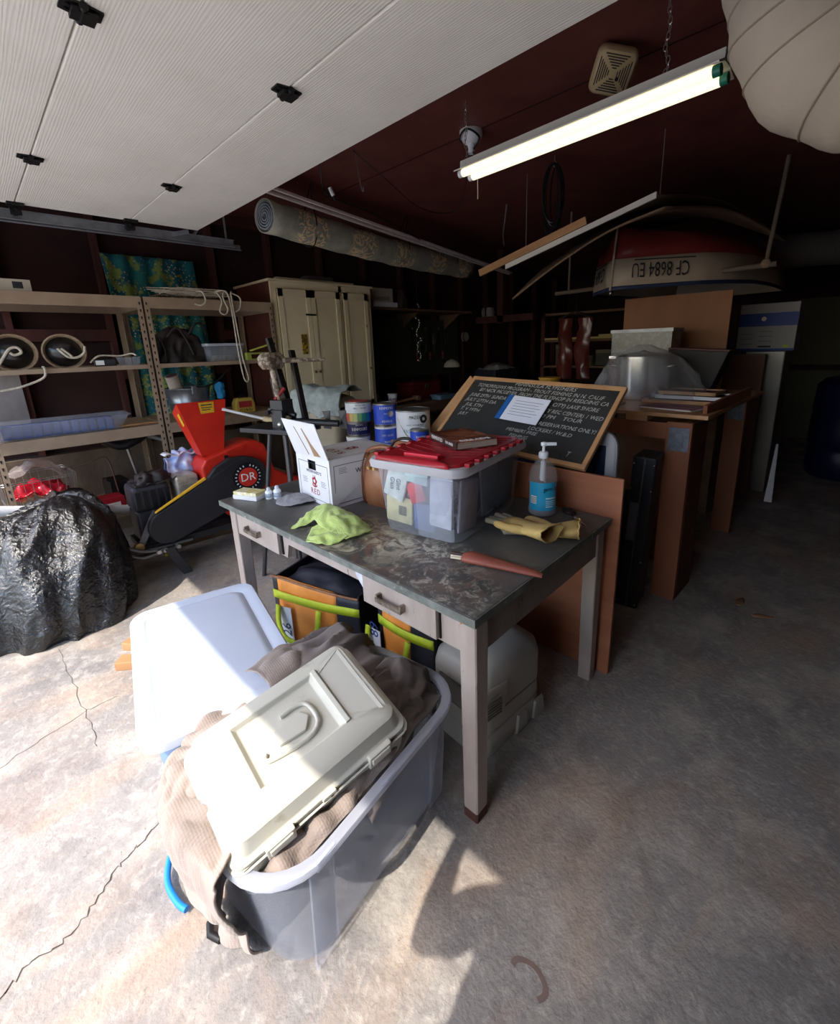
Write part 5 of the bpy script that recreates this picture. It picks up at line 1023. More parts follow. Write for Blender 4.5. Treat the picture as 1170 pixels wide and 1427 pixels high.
# perforated board with hand tools above the bench
pb_ = simple('tool_board', 'dark tool board on the left wall above the bench', 'board', (-4.679, 4.3, 1.1), [('board_face', MB().bb(-.01, .01, -.85, .95, 0, .75), mat('green_board', (60, 66, 56), (48, 54, 46), sc=4, rough=.8), {})])
M_chrome = mat('chrome', (190, 186, 180), rough=.2, metal=.95)
tl_ = random.Random(11)
for k in range(9):
    y = 4.55 + k * .085; L_ = tl_.uniform(.18, .42)
    o = thing('hand_tool', ['spanner', 'screwdriver', 'pair of pliers'][k % 3].capitalize() + ' hanging on the dark tool board, number %s from the left' % ['one', 'two', 'three', 'four', 'five', 'six', 'seven', 'eight', 'nine'][k], 'tool', (-4.662, y - .25, 1.72), 0, 'tools on the dark tool board')
    o['label'] = 'hand tool hanging on the dark tool board, %s from the left' % ['first', 'second', 'third', 'fourth', 'fifth', 'sixth', 'seventh', 'eighth', 'ninth'][k]
    MB().beam((0, 0, 0), (0, 0, -L_), .022, .010, up=(1, 0, 0)).build('shaft', M_chrome if k % 2 else M_black, o, bevel=.003)
    if k % 3 == 0:
        m = MB(); m.tube([(.0, .022 * math.cos(t), .012 + .022 * math.sin(t)) for t in [2 * PI * j / 14 for j in range(14)]], .006, 6, ring=True); m.build('ring_end', M_chrome, o, smooth=60)
    elif k % 3 == 1: MB().cyl((0, 0, -L_), (0, 0, -L_ - .1), .016, .013, 10).build('grip', mat('grip_red', (130, 40, 34), rough=.5), o, smooth=50)
    else:
        for s in (-1, 1): MB().tube([(0, 0, -.04), (0, .03 * s, -.11), (0, .02 * s, -.2)], .007, 6).build('grip', M_blk, o, smooth=60)
o = thing('chain_hoist', 'tangle of chrome chain hanging in front of the tool board', 'chain', (-4.45, 4.22, 2.05), 0)
m = MB()
for k in range(26):
    c_ = Vector((.01 * math.sin(k * 2.1), .035 * math.sin(k * .9), -.03 - k * .028)); ang = k * PI / 2
    m.tube([c_ + Vector((.012 * math.cos(t) * math.cos(ang), .012 * math.cos(t) * math.sin(ang), .020 * math.sin(t))) for t in [2 * PI * j / 10 for j in range(10)]], .0045, 5, ring=True)
m.build('chain_links', M_chrome, o, smooth=60, kind='stuff'); MB().tube([(0, 0, -.03), (0, 0, .70)], .004, 5).build('cord', M_blk, o)
simple('desk_lamp', 'pale dome-shaped lamp head over the tool bench', 'lamp', (-4.2, 4.55, .842), [('base', MB().lathe([(.08, 0), (.08, .02), (.02, .03)], 18), M_black, dict(smooth=40)), ('arm', MB().tube([(0, 0, .03), (-.03, .02, .25), (.03, -.02, .42)], .009, 8), M_black, dict(smooth=60)), ('shade', MB().lathe([(.11, .38), (.10, .42), (.06, .46), (.02, .48)], 20, (.05, -.02, 0)), mat('lamp_shade', (176, 168, 150), rough=.35), dict(smooth=60))])
simple('wire_crate', 'dark wire crate with pale bags on top, on the bench', 'crate', (-4.15, 5.5, .842), [('crate_body', MB().bb(-.2, .2, -.28, .28, 0, .3), mat('crate_navy', (30, 32, 44), (48, 52, 66), sc=20, rough=.6), dict(bevel=.004)), ('pale_bag', surf([[(lerp(-.18, .18, v), lerp(-.25, .25, u), .305 + .08 * math.sin(PI * u) * math.sin(PI * v)) for u in (0, .33, .66, 1)] for v in (0, .5, 1)], 8, 8, .03, 10, 2, .02), mat('bag_pale', (150, 146, 140), rough=.5), dict(smooth=80))])
simple('round_dial', 'pale round dial hanging on the dark back of the left wall', 'dial', (-4.692, 5.42, 1.62), [('dial_face', MB().cyl((0, 0, 0), (.03, 0, 0), .075, n=24), mat('dial_white', (170, 164, 156), rough=.5), {}), ('dial_rim', MB().tube([(.03, .075 * math.cos(t), .075 * math.sin(t)) for t in [2 * PI * j / 24 for j in range(24)]], .007, 6, ring=True), M_black, dict(smooth=60))])
# maroon hanging timbers at the back left
tb = simple('timber_hanger', 'maroon timber hanger dropping from the ceiling at the back left', 'timber', (-4.05, 5.5, 1.78), [('upright', MB().bb(-.05, .05, -.05, .05, 0, .97), M_maroon_b, {}), ('cross_rail', MB().bb(-.45, .55, -.05, .05, .02, .11), M_maroon_b, {})])
simple('pale_bundle', 'small pale bundle on the crossrail of the maroon hanger', 'bundle', (-4.3, 5.5, 1.893), [('bundle_body', MB().rb([(.18, .1, .03, 0), (.2, .12, .04, .06), (.16, .1, .03, .12)], 4), mat('bundle_grey', (146, 140, 138), rough=.8), dict(smooth=50)), ('tie', MB().bb(-.012, .012, -.062, .062, 0, .125), M_black, {})])
# back racks with slats seen end on
rk = thing('back_rack', 'dark open rack with pale sticks at the back of the garage', 'rack', (-2.9, 5.9, 0), 0)
for x in (-.7, .9):
    for y in (0, .5): MB().bb(x - .03, x + .03, y - .03, y + .03, 0, 1.9).build('post', M_maroon_b, rk)
for z in (.75, 1.15, 1.5, 1.86): MB().bb(-.73, .93, -.03, .53, z, z + .03).build('rack_shelf', M_wood2, rk)
M_ys = mat('yellow_stick_dull', (200, 180, 120), rough=.6)
for k, (x0_, x1_, z, lab) in enumerate(((-3.55, -2.25, 1.555, 'long pale yellow stick on the third shelf of the back rack'), (-2.75, -2.3, 1.60, 'short pale yellow stick lying above the long one on the back rack'))):
    o = MB().bb(0, x1_ - x0_, -.02, .02, 0, .025).build('stick', M_ys); o.location = (x0_, 5.86 - .0, 1.532 if k == 0 else 1.558); tag(o, lab, 'stick', 'sticks on the back rack')
for k, (x, z, w_, h_, c_, lab) in enumerate(((-3.35, 1.182, .22, .28, (84, 66, 40), 'brown carton on the left of the back rack'), (-3.0, 1.182, .16, .12, (96, 86, 66), 'low tan tin on the back rack beside the brown carton'), (-2.75, 1.182, .2, .2, (60, 60, 50), 'dark olive box in the middle of the back rack'), (-2.4, 1.182, .14, .24, (70, 64, 60), 'grey canister on the right of the back rack'), (-2.15, 1.182, .12, .09, (150, 140, 110), 'small pale tin at the right end of the back rack'))):
    simple('rack_box' if k in (0, 2) else 'rack_tin', lab, 'box' if k in (0, 2) else 'tin', (x, 6.1, z), [('body', MB().bb(-w_ / 2, w_ / 2, -.1, .1, 0, h_) if k in (0, 2) else MB().lathe([(w_ / 2, 0), (w_ / 2, h_)], 16), mat('rk%d_paint' % k, c_, rough=.6), {}), ('cap', MB().bb(-w_ / 2 - .002, w_ / 2 + .002, -.102, .102, h_ * .8, h_ + .003) if k in (0, 2) else MB().lathe([(w_ / 2 + .004, h_ - .015), (w_ / 2 + .004, h_ + .004)], 16), mat('rk_cap', (110, 100, 80), rough=.5), {})])

# ---------------------------------------------------------------- behind the desk, left: motors, bin, cans
M_camo = mat('camo', (168, 152, 134), (96, 82, 70), sc=34, rough=.6, det=3, lo=.45, hi=.55)
tm = thing('trolling_motor', 'camouflage trolling motor clamped upright on a black stand, left of the desk', 'motor', (-2.72, 1.36, 0), R(20))
MB().rb([(.09, .11, .03, 0), (.10, .17, .04, .03), (.10, .18, .04, .07), (.07, .12, .03, .10)], 4).build('motor_head', M_camo, tm, smooth=60); kids(tm)[-1].location = (-.02, -.02, 1.39)
MB().cyl((-.02, -.02, 1.40), (.0, .0, .95), .020, .014, 12).build('upper_shaft', M_camo, tm, smooth=50); MB().cyl((0, 0, .95), (0, 0, .30), .014, n=12).build('lower_shaft', M_wire, tm, smooth=50)
MB().cyl((.02, .03, 1.44), (.20, .22, 1.435), .018, .010, 10).build('tiller', M_camo, tm, smooth=50)
m = MB(); m.bb(-.05, .05, -.05, .05, 1.10, 1.20); m.bb(-.03, .06, -.07, -.04, 1.02, 1.14); m.cyl((-.09, -.02, 1.14), (.09, .02, 1.10), .016, n=10); m.cyl((-.04, -.09, 1.12), (-.02, .09, 1.18), .012, n=8); m.build('clamp', M_blk, tm, bevel=.004)
MB().cyl((-.02, -.03, 1.20), (.02, .02, 1.27), .012, n=8).build('red_knob', mat('knob_red', (150, 40, 44), rough=.5), tm, smooth=50); MB().ball((.03, -.06, 1.05), .022, 10, 8).build('clamp_knob', M_wire, tm, smooth=60)
for a, b_ in (((-.06, -.06, 1.02), (-.20, -.14, .0)), ((.06, -.06, 1.02), (.16, -.16, .0)), ((-.06, .06, 1.02), (-.16, .16, 0)), ((.06, .06, 1.02), (.18, .14, 0))): MB().cyl(a, b_, .014, n=10).build('stand_leg', mat('stand_grey', (70, 68, 70), rough=.4, metal=.4), tm, smooth=50)
MB().bb(-.24, .20, -.14, .12, 1.0, 1.03).build('stand_top', M_blk, tm, bevel=.004)
m = MB(); m.cyl((.05, .02, 1.06), (.34, .12, 1.04), .022, n=12); m.build('second_motor', M_blk, tm, smooth=50)
for s in (0, 1):
    m = MB(); 
    for a in (0, 180): m.add([Vector((.24 + .10 * s, .12 + .03 * s, 1.06)) + Vector(v) for v in ((0, 0, 0), (-.02, 0, .055 if a == 0 else -.055), (.035, .01, .06 if a == 0 else -.06), (.03, .01, .0))], [(0, 1, 2, 3)])
    m.build('propeller_blade', M_blk, tm, thick=.006)
for k, (a, b_) in enumerate((((-.10, .10, 1.03), (-.20, .16, 1.32)), ((.0, .10, 1.03), (-.06, .02, 1.58)), ((.10, .10, 1.03), (.02, .12, 1.50)))): MB().beam(a, b_, .045, .02, up=(1, 0, 0)).build('black_strut', M_bl if k != 2 else M_bl, tm, bevel=.003)
wbn = thing('waste_bin', 'beige swing-top waste bin draped with a grey-green towel', 'bin', (-3.11, 1.94, 0), R(22)); wbn.scale = (1.05, 1.05, 1.0)
MB().rb([(.25, .20, .04, 0), (.30, .24, .05, .80), (.40, .32, .06, .95), (.41, .33, .06, 1.06)], 5).build('bin_body', mat('bin_beige', (168, 158, 138), (152, 142, 124), sc=4, rough=.5), wbn, smooth=40); MB().rb([(.42, .34, .06, 1.06), (.42, .34, .06, 1.075)], 5).build('bin_rim', M_blk, wbn)
MB().rb([(.40, .32, .06, 1.075), (.36, .26, .08, 1.13), (.24, .12, .05, 1.16)], 5).build('bin_lid', MATS['bin_beige'], wbn, smooth=50)
o = thing('towel', 'grey-green terry towel draped over the beige waste bin', 'towel', (-3.11, 1.94, 1.07), R(22)); o.scale = (1.08, 1.08, 1)
P = [[(lerp(-.21, .22, u), -.185 - .012 * math.sin(u * 9), -.02 - .07 * math.sin(u * 7) ** 2) for u in (0, .2, .4, .6, .8, 1)], [(lerp(-.21, .22, u), -.17, .05) for u in (0, .2, .4, .6, .8, 1)], [(lerp(-.20, .21, u), -.11, .135 + .012 * math.sin(u * 5)) for u in (0, .2, .4, .6, .8, 1)], [(lerp(-.19, .2, u), .02, .15) for u in (0, .2, .4, .6, .8, 1)], [(lerp(-.2, .2, u), .15, .10) for u in (0, .2, .4, .6, .8, 1)]]
surf(P, 8, 8, .02, 9, 2, .012).build('towel_cloth', mat('terry', (168, 176, 172), (146, 154, 152), sc=30, rough=1, bump=.7, bsc=220, bstr=.006), o, smooth=80, thick=.008)
# stand for the paint cans
lb = thing('low_bench', 'dark low bench behind the desk carrying the paint cans', 'bench', (-2.45, 2.17, 0), 0)
MB().bb(-.40, .48, -.36, .36, .77, .80).build('bench_top', M_wood2, lb)
for x in (-.35, .43):
    for y in (-.31, .31): MB().bb(x - .03, x + .03, y - .03, y + .03, 0, .77).build('leg', M_wood2, lb)
M_can = mat('can_steel', (150, 148, 146), rough=.35, metal=.7); M_cb = mat('label_blue', (46, 76, 196), (60, 92, 210), sc=9, rough=.4); M_cn = mat('label_navy', (32, 38, 92), rough=.4); M_tl = mat('label_teal', (36, 150, 150), rough=.4); M_pw = mat('label_paper', (238, 238, 240), (228, 230, 234), sc=12, rough=.5)
def can(loc, r, h, lab, bands, words, lidm=None, rz=0, bail=False):
    c = thing('paint_can', lab, 'paint can', loc, rz, 'paint cans behind the desk')
    MB().lathe([(r - .003, 0), (r, .003), (r, .008), (r - .002, .010), (r - .002, h - .012), (r, h - .010), (r, h), (r - .006, h), (r - .008, h - .006), (r - .014, h - .006), (r - .016, h - .002), (r * .2, h - .002)], 28).build('can_body', M_can, c, smooth=40)
    for z0, z1, mm in bands: MB().lathe([(r - .0005, h * z0), (r - .0005, h * z1)], 28, cap=False).build('label_band', mm, c, smooth=50)
    if lidm: MB().lathe([(r - .018, h - .002), (r - .019, h + .001)], 24).build('lid_spot', lidm, c)
    ring = math.atan2(-loc[1], -loc[0]) + .12 - rz
    for body, z, sz, mm, sx in words:
        ln = len(body)
        for i, chh in enumerate(body):
            if chh == ' ': continue
            a = ring + (i - (ln - 1) / 2) * sz * .62 * sx / r
            txt(chh, Matrix.Translation(((r + .0008) * math.cos(a), (r + .0008) * math.sin(a), h * z)) @ Matrix.Rotation(a + PI / 2, 4, 'Z') @ FX, sz, mm, c, sx=sx * .9)
    if bail: MB().tube(spl([(r * math.cos(ring - 1.2), r * math.sin(ring - 1.2), h * .8), ((r + .006) * math.cos(ring - .5), (r + .006) * math.sin(ring - .5), h * .35), ((r + .01) * math.cos(ring + .1), (r + .01) * math.sin(ring + .1), h * .28), ((r + .006) * math.cos(ring + .9), (r + .006) * math.sin(ring + .9), h * .78)], 6), .0025, 5).build('bail', M_wire, c, smooth=60)
    return c
BZ = .80
can((-2.72, 1.93, BZ), .088, .085, 'bottom can of the three-high paint can stack, blue and white band', [(.1, .55, M_cb), (.55, .95, M_pw)], [])
can((-2.72, 1.935, BZ + .086), .082, .095, 'middle navy can of the three-high paint can stack', [(.05, .95, M_cn)], [('BENMOORE', .5, .030, mw, .8), ('PAINTS', .82, .016, mw, .9)], rz=.3)
c1 = can((-2.71, 1.94, BZ + .182), .094, .15, 'top can of the three-high stack, white with a rainbow band and red lid', [(.47, .96, M_pw)], [('INTERIOR', .84, .016, mk, .9), ('WALL PAINT', .70, .018, mk, .8)], mat('lid_red', (196, 70, 66), rough=.5))
rb_ = [(200, 60, 60), (214, 120, 80), (224, 190, 110), (206, 206, 130), (120, 180, 130), (50, 150, 140), (40, 140, 170), (50, 110, 180), (60, 80, 160)]
ra = math.atan2(-1.94, 2.71) + .1
for i, c_ in enumerate(rb_):
    a0_ = ra + (i - 4.5) * .34
    MB().grid(lambda u, v: (.0942 * math.cos(a0_ + u * .31), .0942 * math.sin(a0_ + u * .31), .012 + v * .056), 4, 1).build('colour_stripe', mat('stripe_%s' % 'abcdefghi'[i], c_, rough=.5), c1, smooth=60)
can((-2.565, 2.07, BZ), .084, .155, 'lower of the two stacked blue paint cans', [(.05, .85, M_cb), (.85, .95, M_pw)], [('SEMI-GLOSS', .55, .020, mw, .7), ('ENAMEL', .25, .018, mw, .8)])
c2 = can((-2.565, 2.07, BZ + .157), .084, .155, 'upper of the two stacked blue paint cans, with a round silver seal', [(.04, .96, M_cb)], [('BENMOORE', .80, .026, mw, .8), ('AQUAGLO', .2, .022, mw, .8), ('PAINT', .55, .014, mw, .9)])
a = math.atan2(-2.07, 2.565) + .45; MB(Matrix.Translation((.085 * math.cos(a), .085 * math.sin(a), .085)) @ Matrix.Rotation(a + PI / 2, 4, 'Z') @ FX).prism([(.022 * math.cos(t), .022 * math.sin(t)) for t in [2 * PI * k / 20 for k in range(20)]], 0, .001).build('seal', M_wire, c2)
c3 = can((-2.41, 2.20, BZ), .125, .265, 'widest white paint can with teal lettering and a wire bail', [(.0, .14, M_tl), (.14, .97, M_pw)], [('MAZER', .82, .034, mk, .8), ('FAST & EASY', .45, .036, M_tl, .7), ('SATIN', .24, .026, mk, .8), ('LATEX INTERIOR WALL', .62, .012, mk, .9)], bail=True)
a = math.atan2(-2.20, 2.41) + .62; m = MB(Matrix.Translation((.126 * math.cos(a), .126 * math.sin(a), .205)) @ Matrix.Rotation(a + PI / 2, 4, 'Z') @ FX); m.loft([[(r * math.cos(t), r * math.sin(t), 0) for t in [2 * PI * k / 20 for k in range(20)]] for r in (.012, .030)], cap=False); m.build('round_mark', mk, c3, thick=.0008)
can((-2.24, 2.10, BZ + .0), .066, .115, 'smallest blue paint can, in front at the right of the row', [(.08, .92, M_cb)], [('BENTON', .6, .022, mw, .8)])
bpy.data.objects['paint_can.005'].location.z = BZ + .0
c9 = simple('can_riser', 'small block raising the smallest blue can', 'block', (-2.24, 2.10, BZ), [('block_body', MB().bb(-.06, .06, -.06, .06, 0, .03), M_wood2, {}), ('block_top', MB().bb(-.061, .061, -.061, .061, .03, .034), M_wood, {})])
for o in bpy.data.objects:
    if o.get('label', '').startswith('smallest blue paint can'): o.location.z = BZ + .0345

# ---------------------------------------------------------------- chalkboard
M_frame = mat('frame_wood', (196, 150, 106), (176, 130, 90), sc=6, rough=.5); M_slate = mat('slate', (36, 37, 38), (50, 50, 51), sc=3, rough=.65, c3=(66, 66, 66), sc3=5, lo3=.6, hi3=.75); M_chalk = mat('chalk', (204, 200, 194), (140, 138, 134), sc=60, rough=1, det=3)
BL = Vector((-1.848, 1.838, .977)); BR = Vector((-.888, 1.824, .948)); TL = Vector((-1.824, 2.208, 1.308)); TR = Vector((-.857, 2.208, 1.265))
MC = axes(BL, BR - BL, TL - BL); cbd = bpy.data.objects.new('chalkboard', None); C.objects.link(cbd); cbd.matrix_world = MC
tag(cbd, 'wood-framed chalkboard covered in handwriting, leaning back behind the desk', 'chalkboard')
CW, CH = (BR - BL).length, (TL - BL).length
MB().bb(.01, CW - .01, .01, CH - .01, -.012, -.002).build('slate', M_slate, cbd)
for p in ((0, CW, 0, .024), (0, CW, CH - .024, CH), (0, .024, .024, CH - .024), (CW - .024, CW, .024, CH - .024)): MB().bb(*p, -.016, .006).build('frame_rail', M_frame, cbd, bevel=.003)
LN = [('PENINSULA FLYFISHERS', .54, .925, .034, .40), ('TOMORROWS PROGRAM - TROUT FISHING IN N. CALIF', .49, .855, .034, .84), ('BY NICK MCGEYER, FROM THE FLYSHOP IN REDDING CA', .53, .785, .033, .84),
      ('JUNE 29TH  SUNDAY - CASTING (FOSTER CITY) LAKE SHORE', .49, .70, .033, .86), ('JULY 27TH DA', .17, .635, .032, .24), ('JUL 5TH', .14, .56, .032, .14), ('(RED CITY REC CENTER) 1 WED', .74, .60, .032, .44),
      ('T. V 19TH', .13, .49, .031, .15), ('7:00 PM    TOUR', .72, .53, .030, .28), ('JULY', .10, .42, .031, .07), ('NICK: RESERVATIONS ONLY!', .75, .43, .031, .42), ('LOCKERS / W.B.D', .72, .35, .030, .26),
      ('MEMBERS FREE', .56, .30, .028, .20), ('FISHING', .56, .23, .028, .12), ('TUESDAY', .55, .16, .028, .12), ('T', .88, .13, .04, .02)]
r_ = random.Random(5)
for body, cx, cy, sz, wd in LN:
    o = txt(body, Matrix(), sz, M_chalk, cbd, name='chalk_writing', ext=.0003, shear=.22)
    xs = [v.co.x for v in o.data.vertices]; k = wd * CW / (max(xs) - min(xs))
    o.matrix_local = Matrix.Translation((cx * CW, cy * CH, -.0013)) @ Matrix.Rotation(R(r_.uniform(-2.2, -1.0)), 4, 'Z') @ Matrix.Diagonal((k, 1.05, 1, 1))
nc = thing('notice_sheet', 'printed white sheet with a blue edge, propped on the chalkboard', 'paper', (0, 0, 0)); nc.matrix_world = MC @ Matrix.Translation((.375, .20, .006)) @ Matrix.Rotation(R(-2), 4, 'Z')
MB().bb(0, .235, 0, .17, .004, .006).build('sheet', mat('paper_white', (224, 226, 240), rough=.7), nc); MB().bb(-.035, 0.0, 0, .17, .002, .007).build('blue_edge', mat('binder_blue', (36, 96, 170), rough=.4), nc); MB().bb(-.03, .238, -.003, .173, 0, .0038).build('backing', M_slate, nc)
for i in range(6): MB().bb(.03, .205 - .02 * (i % 2), .135 - .019 * i, .1375 - .019 * i, .006, .0064).build('text_line', mat('text_grey', (120, 124, 150), rough=.8), nc)
pk_ = MB().beam((-2.33, 2.30, .83), (-1.99, 2.42, 1.25), .14, .022, up=(.3, -.8, .5)).build('leaning_plank', M_wood, bevel=.002); 
def recenter(o):
    me = o.data; c = sum((v.co for v in me.vertices), Vector()) / len(me.vertices)
    for v in me.vertices: v.co -= c
    o.location = o.location + c
recenter(pk_); tag(pk_, 'pale wooden plank slanting up behind the left edge of the chalkboard', 'plank')
ft = thing('folding_table', 'folded white-edged table standing upright behind the chalkboard', 'folding table', (-1.20, 2.045, 0), R(2))
m = MB(Matrix(((1, 0, 0, 0), (0, 0, -1, 0), (0, 1, 0, .0), (0, 0, 0, 1)))); m.loft([[(x, y + .54, z) for x, y in rrect(w_, h_, .08, 5)] for w_, h_, z in ((.70, 1.08, -.02), (.72, 1.10, -.01), (.72, 1.10, .01), (.70, 1.08, .02))]); m.build('table_slab', mat('pale_edge', (176, 176, 182), rough=.4), ft, smooth=40)
MB().bb(-.31, .31, -.026, -.020, .06, 1.02).build('blue_face', mat('navy_face', (38, 46, 84), (30, 38, 70), sc=4, rough=.5), ft)
for x in (-.2, .2): MB().cyl((x, -.035, .1), (x, -.035, .95), .012, n=8).build('folded_leg', M_steel, ft, smooth=50)

# ---------------------------------------------------------------- work table at the back with the pot
M_post = mat('red_timber', (150, 92, 64), (126, 74, 50), sc=4, stretch=(1, 1, .25), rough=.65, c3=(80, 44, 32), sc3=7, lo3=.68, hi3=.72)
wt = thing('work_table', 'tall timber work table behind the desk, with metal plates on its right legs', 'table', (-.62, 2.60, 0), 0)
TX = -1.75
MB().bb(TX, 0, .03, 1.50, 1.085, 1.105).build('table_top', M_frame, wt)
for x, y in ((-.20, .04), (-.20, 1.34), (TX + .06, .04), (TX + .06, 1.34)):
    l = MB().bb(x, x + .13, y, y + .04, 0, 1.06).build('leg', M_post, wt, bevel=.003)
    if x > -.5:
        MB().bb(x + .015, x + .12, y - .004, y, .90, 1.03).build('metal_plate', mat('plate_zinc', (120, 126, 140), (90, 96, 110), sc=30, rough=.4, metal=.5), l); MB().bb(x + .045, x + .09, y - .006, y - .004, .93, 1.0).build('plate_boss', MATS['plate_zinc'], l, bevel=.002)
MB().bb(-.085, -.07, .08, .34, .0, 1.04).build('side_panel', mat('side_dark_red', (104, 56, 40), (88, 46, 34), sc=4, rough=.6), wt)
MB().bb(TX + .1, -.2, .045, .075, .96, 1.05).build('front_rail', M_post, wt); MB().bb(-.42, -.30, .02, .10, 1.055, 1.085).build('spacer_block', M_frame, wt)
MB().bb(-.60, -.26, .5, .52, .0, .98).build('inner_panel', M_post, wt)
TT_ = 1.1055
pt = thing('stock_pot', 'shiny aluminium stock pot wrapped in clear plastic on the work table', 'pot', (-1.20, 3.25, TT_), 0)
m = MB(); m.loft([[(r * math.cos(2 * PI * k / 32), r * math.sin(2 * PI * k / 32), z) for k in range(32)] for r, z in ((.155, 0), (.165, .008), (.170, .27), (.178, .272), (.178, .285), (.165, .285), (.163, .02))], cap=False); m.build('pot_wall', mat('aluminium', (206, 206, 208), rough=.22, metal=.9), pt, smooth=50)
for s in (-1, 1): MB().tube(spl([(.17 * s, -.04, .22), (.205 * s, -.03, .225), (.205 * s, .03, .225), (.17 * s, .04, .22)], 5), .006, 7).build('pot_handle', M_steel, pt, smooth=60)
MB().lathe([(.176, .286), (.15, .30), (.03, .315), (.0, .33)], 28).build('pot_lid', MATS['aluminium'], pt, smooth=60)
M_film2 = mat('clear_wrap', (220, 220, 228), rough=.12, clear=.72, spec=1, bump=.6, bsc=12, bstr=.02)
def wrap(u, v):
    a = 2 * PI * u; r = lerp(.33, .19, min(1, v * 1.4)) if v < .7 else lerp(.19, .02, (v - .7) / .3); z = .02 + .34 * v ** .8
    r *= 1 + .10 * math.cos(a - .3); p = Vector((r * math.cos(a), r * math.sin(a), z)); k = .06 * (1 - 2 * abs(noise.noise(Vector((math.cos(a) * 3.6, math.sin(a) * 3.6, v * 1.8))))) * (1 - .5 * v) + .02 * noise.noise(p * 16)
    return p + Vector((math.cos(a), math.sin(a), 0)) * k
o = MB().grid(wrap, 90, 26).build('plastic_wrap', M_film2, smooth=80); o.location = (-1.20, 3.25, TT_ + .001); tag(o, 'billowing clear plastic sheet around the aluminium pot', 'plastic film')
simple('jar_crate', 'silver-edged crate of dark jars behind the wrapped pot', 'crate', (-1.42, 3.86, TT_ + .25), [('crate_shell', MB().bb(-.24, .24, -.12, .12, 0, .02), M_steel, {}), ('crate_top', MB().bb(-.24, .24, -.12, .12, .20, .225), M_track, {}), ('glassy_side', MB().bb(-.23, .23, -.11, .11, .02, .20), mat('jar_dark', (50, 56, 54), (84, 90, 88), sc=26, rough=.2, det=2, lo=.5, hi=.6), {})])
simple('cloth_box', 'dull box under the crate of jars', 'box', (-1.42, 3.86, TT_), [('box_body', MB().bb(-.22, .22, -.14, .14, 0, .24), M_cabs, dict(bevel=.004)), ('box_lid', MB().bb(-.225, .225, -.145, .145, .235, .249), M_wood2, {})])
simple('black_cushion', 'dark wedge-shaped case beside the wrapped pot', 'case', (-.93, 3.62, TT_), [('case_body', MB().prism([(-.16, 0), (.10, 0), (.20, .30), (-.18, .32)], -.08, .08), mat('case_dark', (34, 28, 28), (46, 40, 38), sc=9, rough=.6), dict(bevel=.006)), ('case_edge', MB().prism([(.20, .30), (-.18, .32), (-.18, .332), (.205, .31)], -.082, .082), M_cabs, {})])
o = bpy.data.objects['black_cushion']; o.rotation_euler = (R(90), 0, 0); o.location = (-.96, 3.62, TT_ + .001)
for k, (x, y, w_, d_, mm, lab) in enumerate(((-.90, 3.20, .44, .30, M_frame, 'bottom picture frame of the stack at the right of the work table'), (-.86, 3.26, .40, .28, M_wht, 'white-edged picture frame in the middle of the stack on the work table'), (-.90, 3.30, .36, .26, M_frame, 'top wooden picture frame of the stack on the work table'))):
    z = TT_ + k * .022; f = thing('picture_frame', lab, 'frame', (x, y, z), R(3 - 2 * k), 'stacked picture frames on the work table')
    for p in ((-w_ / 2, w_ / 2, -d_ / 2, -d_ / 2 + .02), (-w_ / 2, w_ / 2, d_ / 2 - .02, d_ / 2), (-w_ / 2, -w_ / 2 + .02, -d_ / 2, d_ / 2), (w_ / 2 - .02, w_ / 2, -d_ / 2, d_ / 2)): MB().bb(*p, 0, .02).build('frame_rail', mm, f)
    MB().bb(-w_ / 2 + .02, w_ / 2 - .02, -d_ / 2 + .02, d_ / 2 - .02, .002, .012).build('picture', M_cabs, f)
for k, (x, y, rz, c_, lab) in enumerate(((-1.30, 2.78, .1, (150, 130, 140), 'pale magazine at the front of the work table'), (-.86, 2.86, -.2, (110, 60, 76), 'magenta-covered magazine at the front right corner of the work table'))):
    o = thing('magazine', lab, 'magazine', (x, y, TT_), rz, 'magazines on the work table'); MB().bb(-.15, .15, -.1, .1, 0, .008).build('pages', M_pw, o); MB().bb(-.152, .152, -.102, .102, .008, .010).build('cover', mat('cover_%s' % 'ab'[k], c_, tuple(min(255, v + 60) for v in c_), sc=12, rough=.4, det=2), o)
P = [(-.03, 2.95), (.02, 2.70)]
o = MB().beam((-.66, 2.72, 1.118), (-.60, 3.45, 1.16), .02, .06, up=(0, 0, 1)).build('loose_lath', M_post); recenter(o); tag(o, 'thin timber lath jutting from the right edge of the work table', 'lath')
o = MB().bb(-.42, .42, -.01, .01, 0, .955).build('plywood_sheet', mat('honey_ply', (146, 96, 62), (128, 82, 50), sc=3, stretch=(1, 1, .3), rough=.6), bevel=.002); o.location = (-1.36, 4.28, .90); tag(o, 'large honey-coloured plywood sheet upright behind the wrapped pot', 'board')
MB().bb(-.42, .42, -.008, .008, -.9, 0).build('lower_sheet', M_wood2, o)
simple('yellow_bowl', 'small yellow plastic tub behind the top of the chalkboard', 'tub', (-2.02, 3.42, TT_), [('tub_body', MB().lathe([(.06, 0), (.085, .09), (.09, .10)], 20), mat('tub_yellow', (196, 150, 52), (176, 130, 40), sc=9, rough=.5), dict(smooth=50)), ('tub_top', MB().lathe([(.093, .098), (.093, .112)], 20), MATS['tub_yellow'] if 'tub_yellow' in MATS else M_frame, {})])
vs_ = thing('leather_vest', 'glossy dark red-brown leather garment hanging behind the chalkboard', 'garment', (-2.38, 4.50, 1.12), 0)
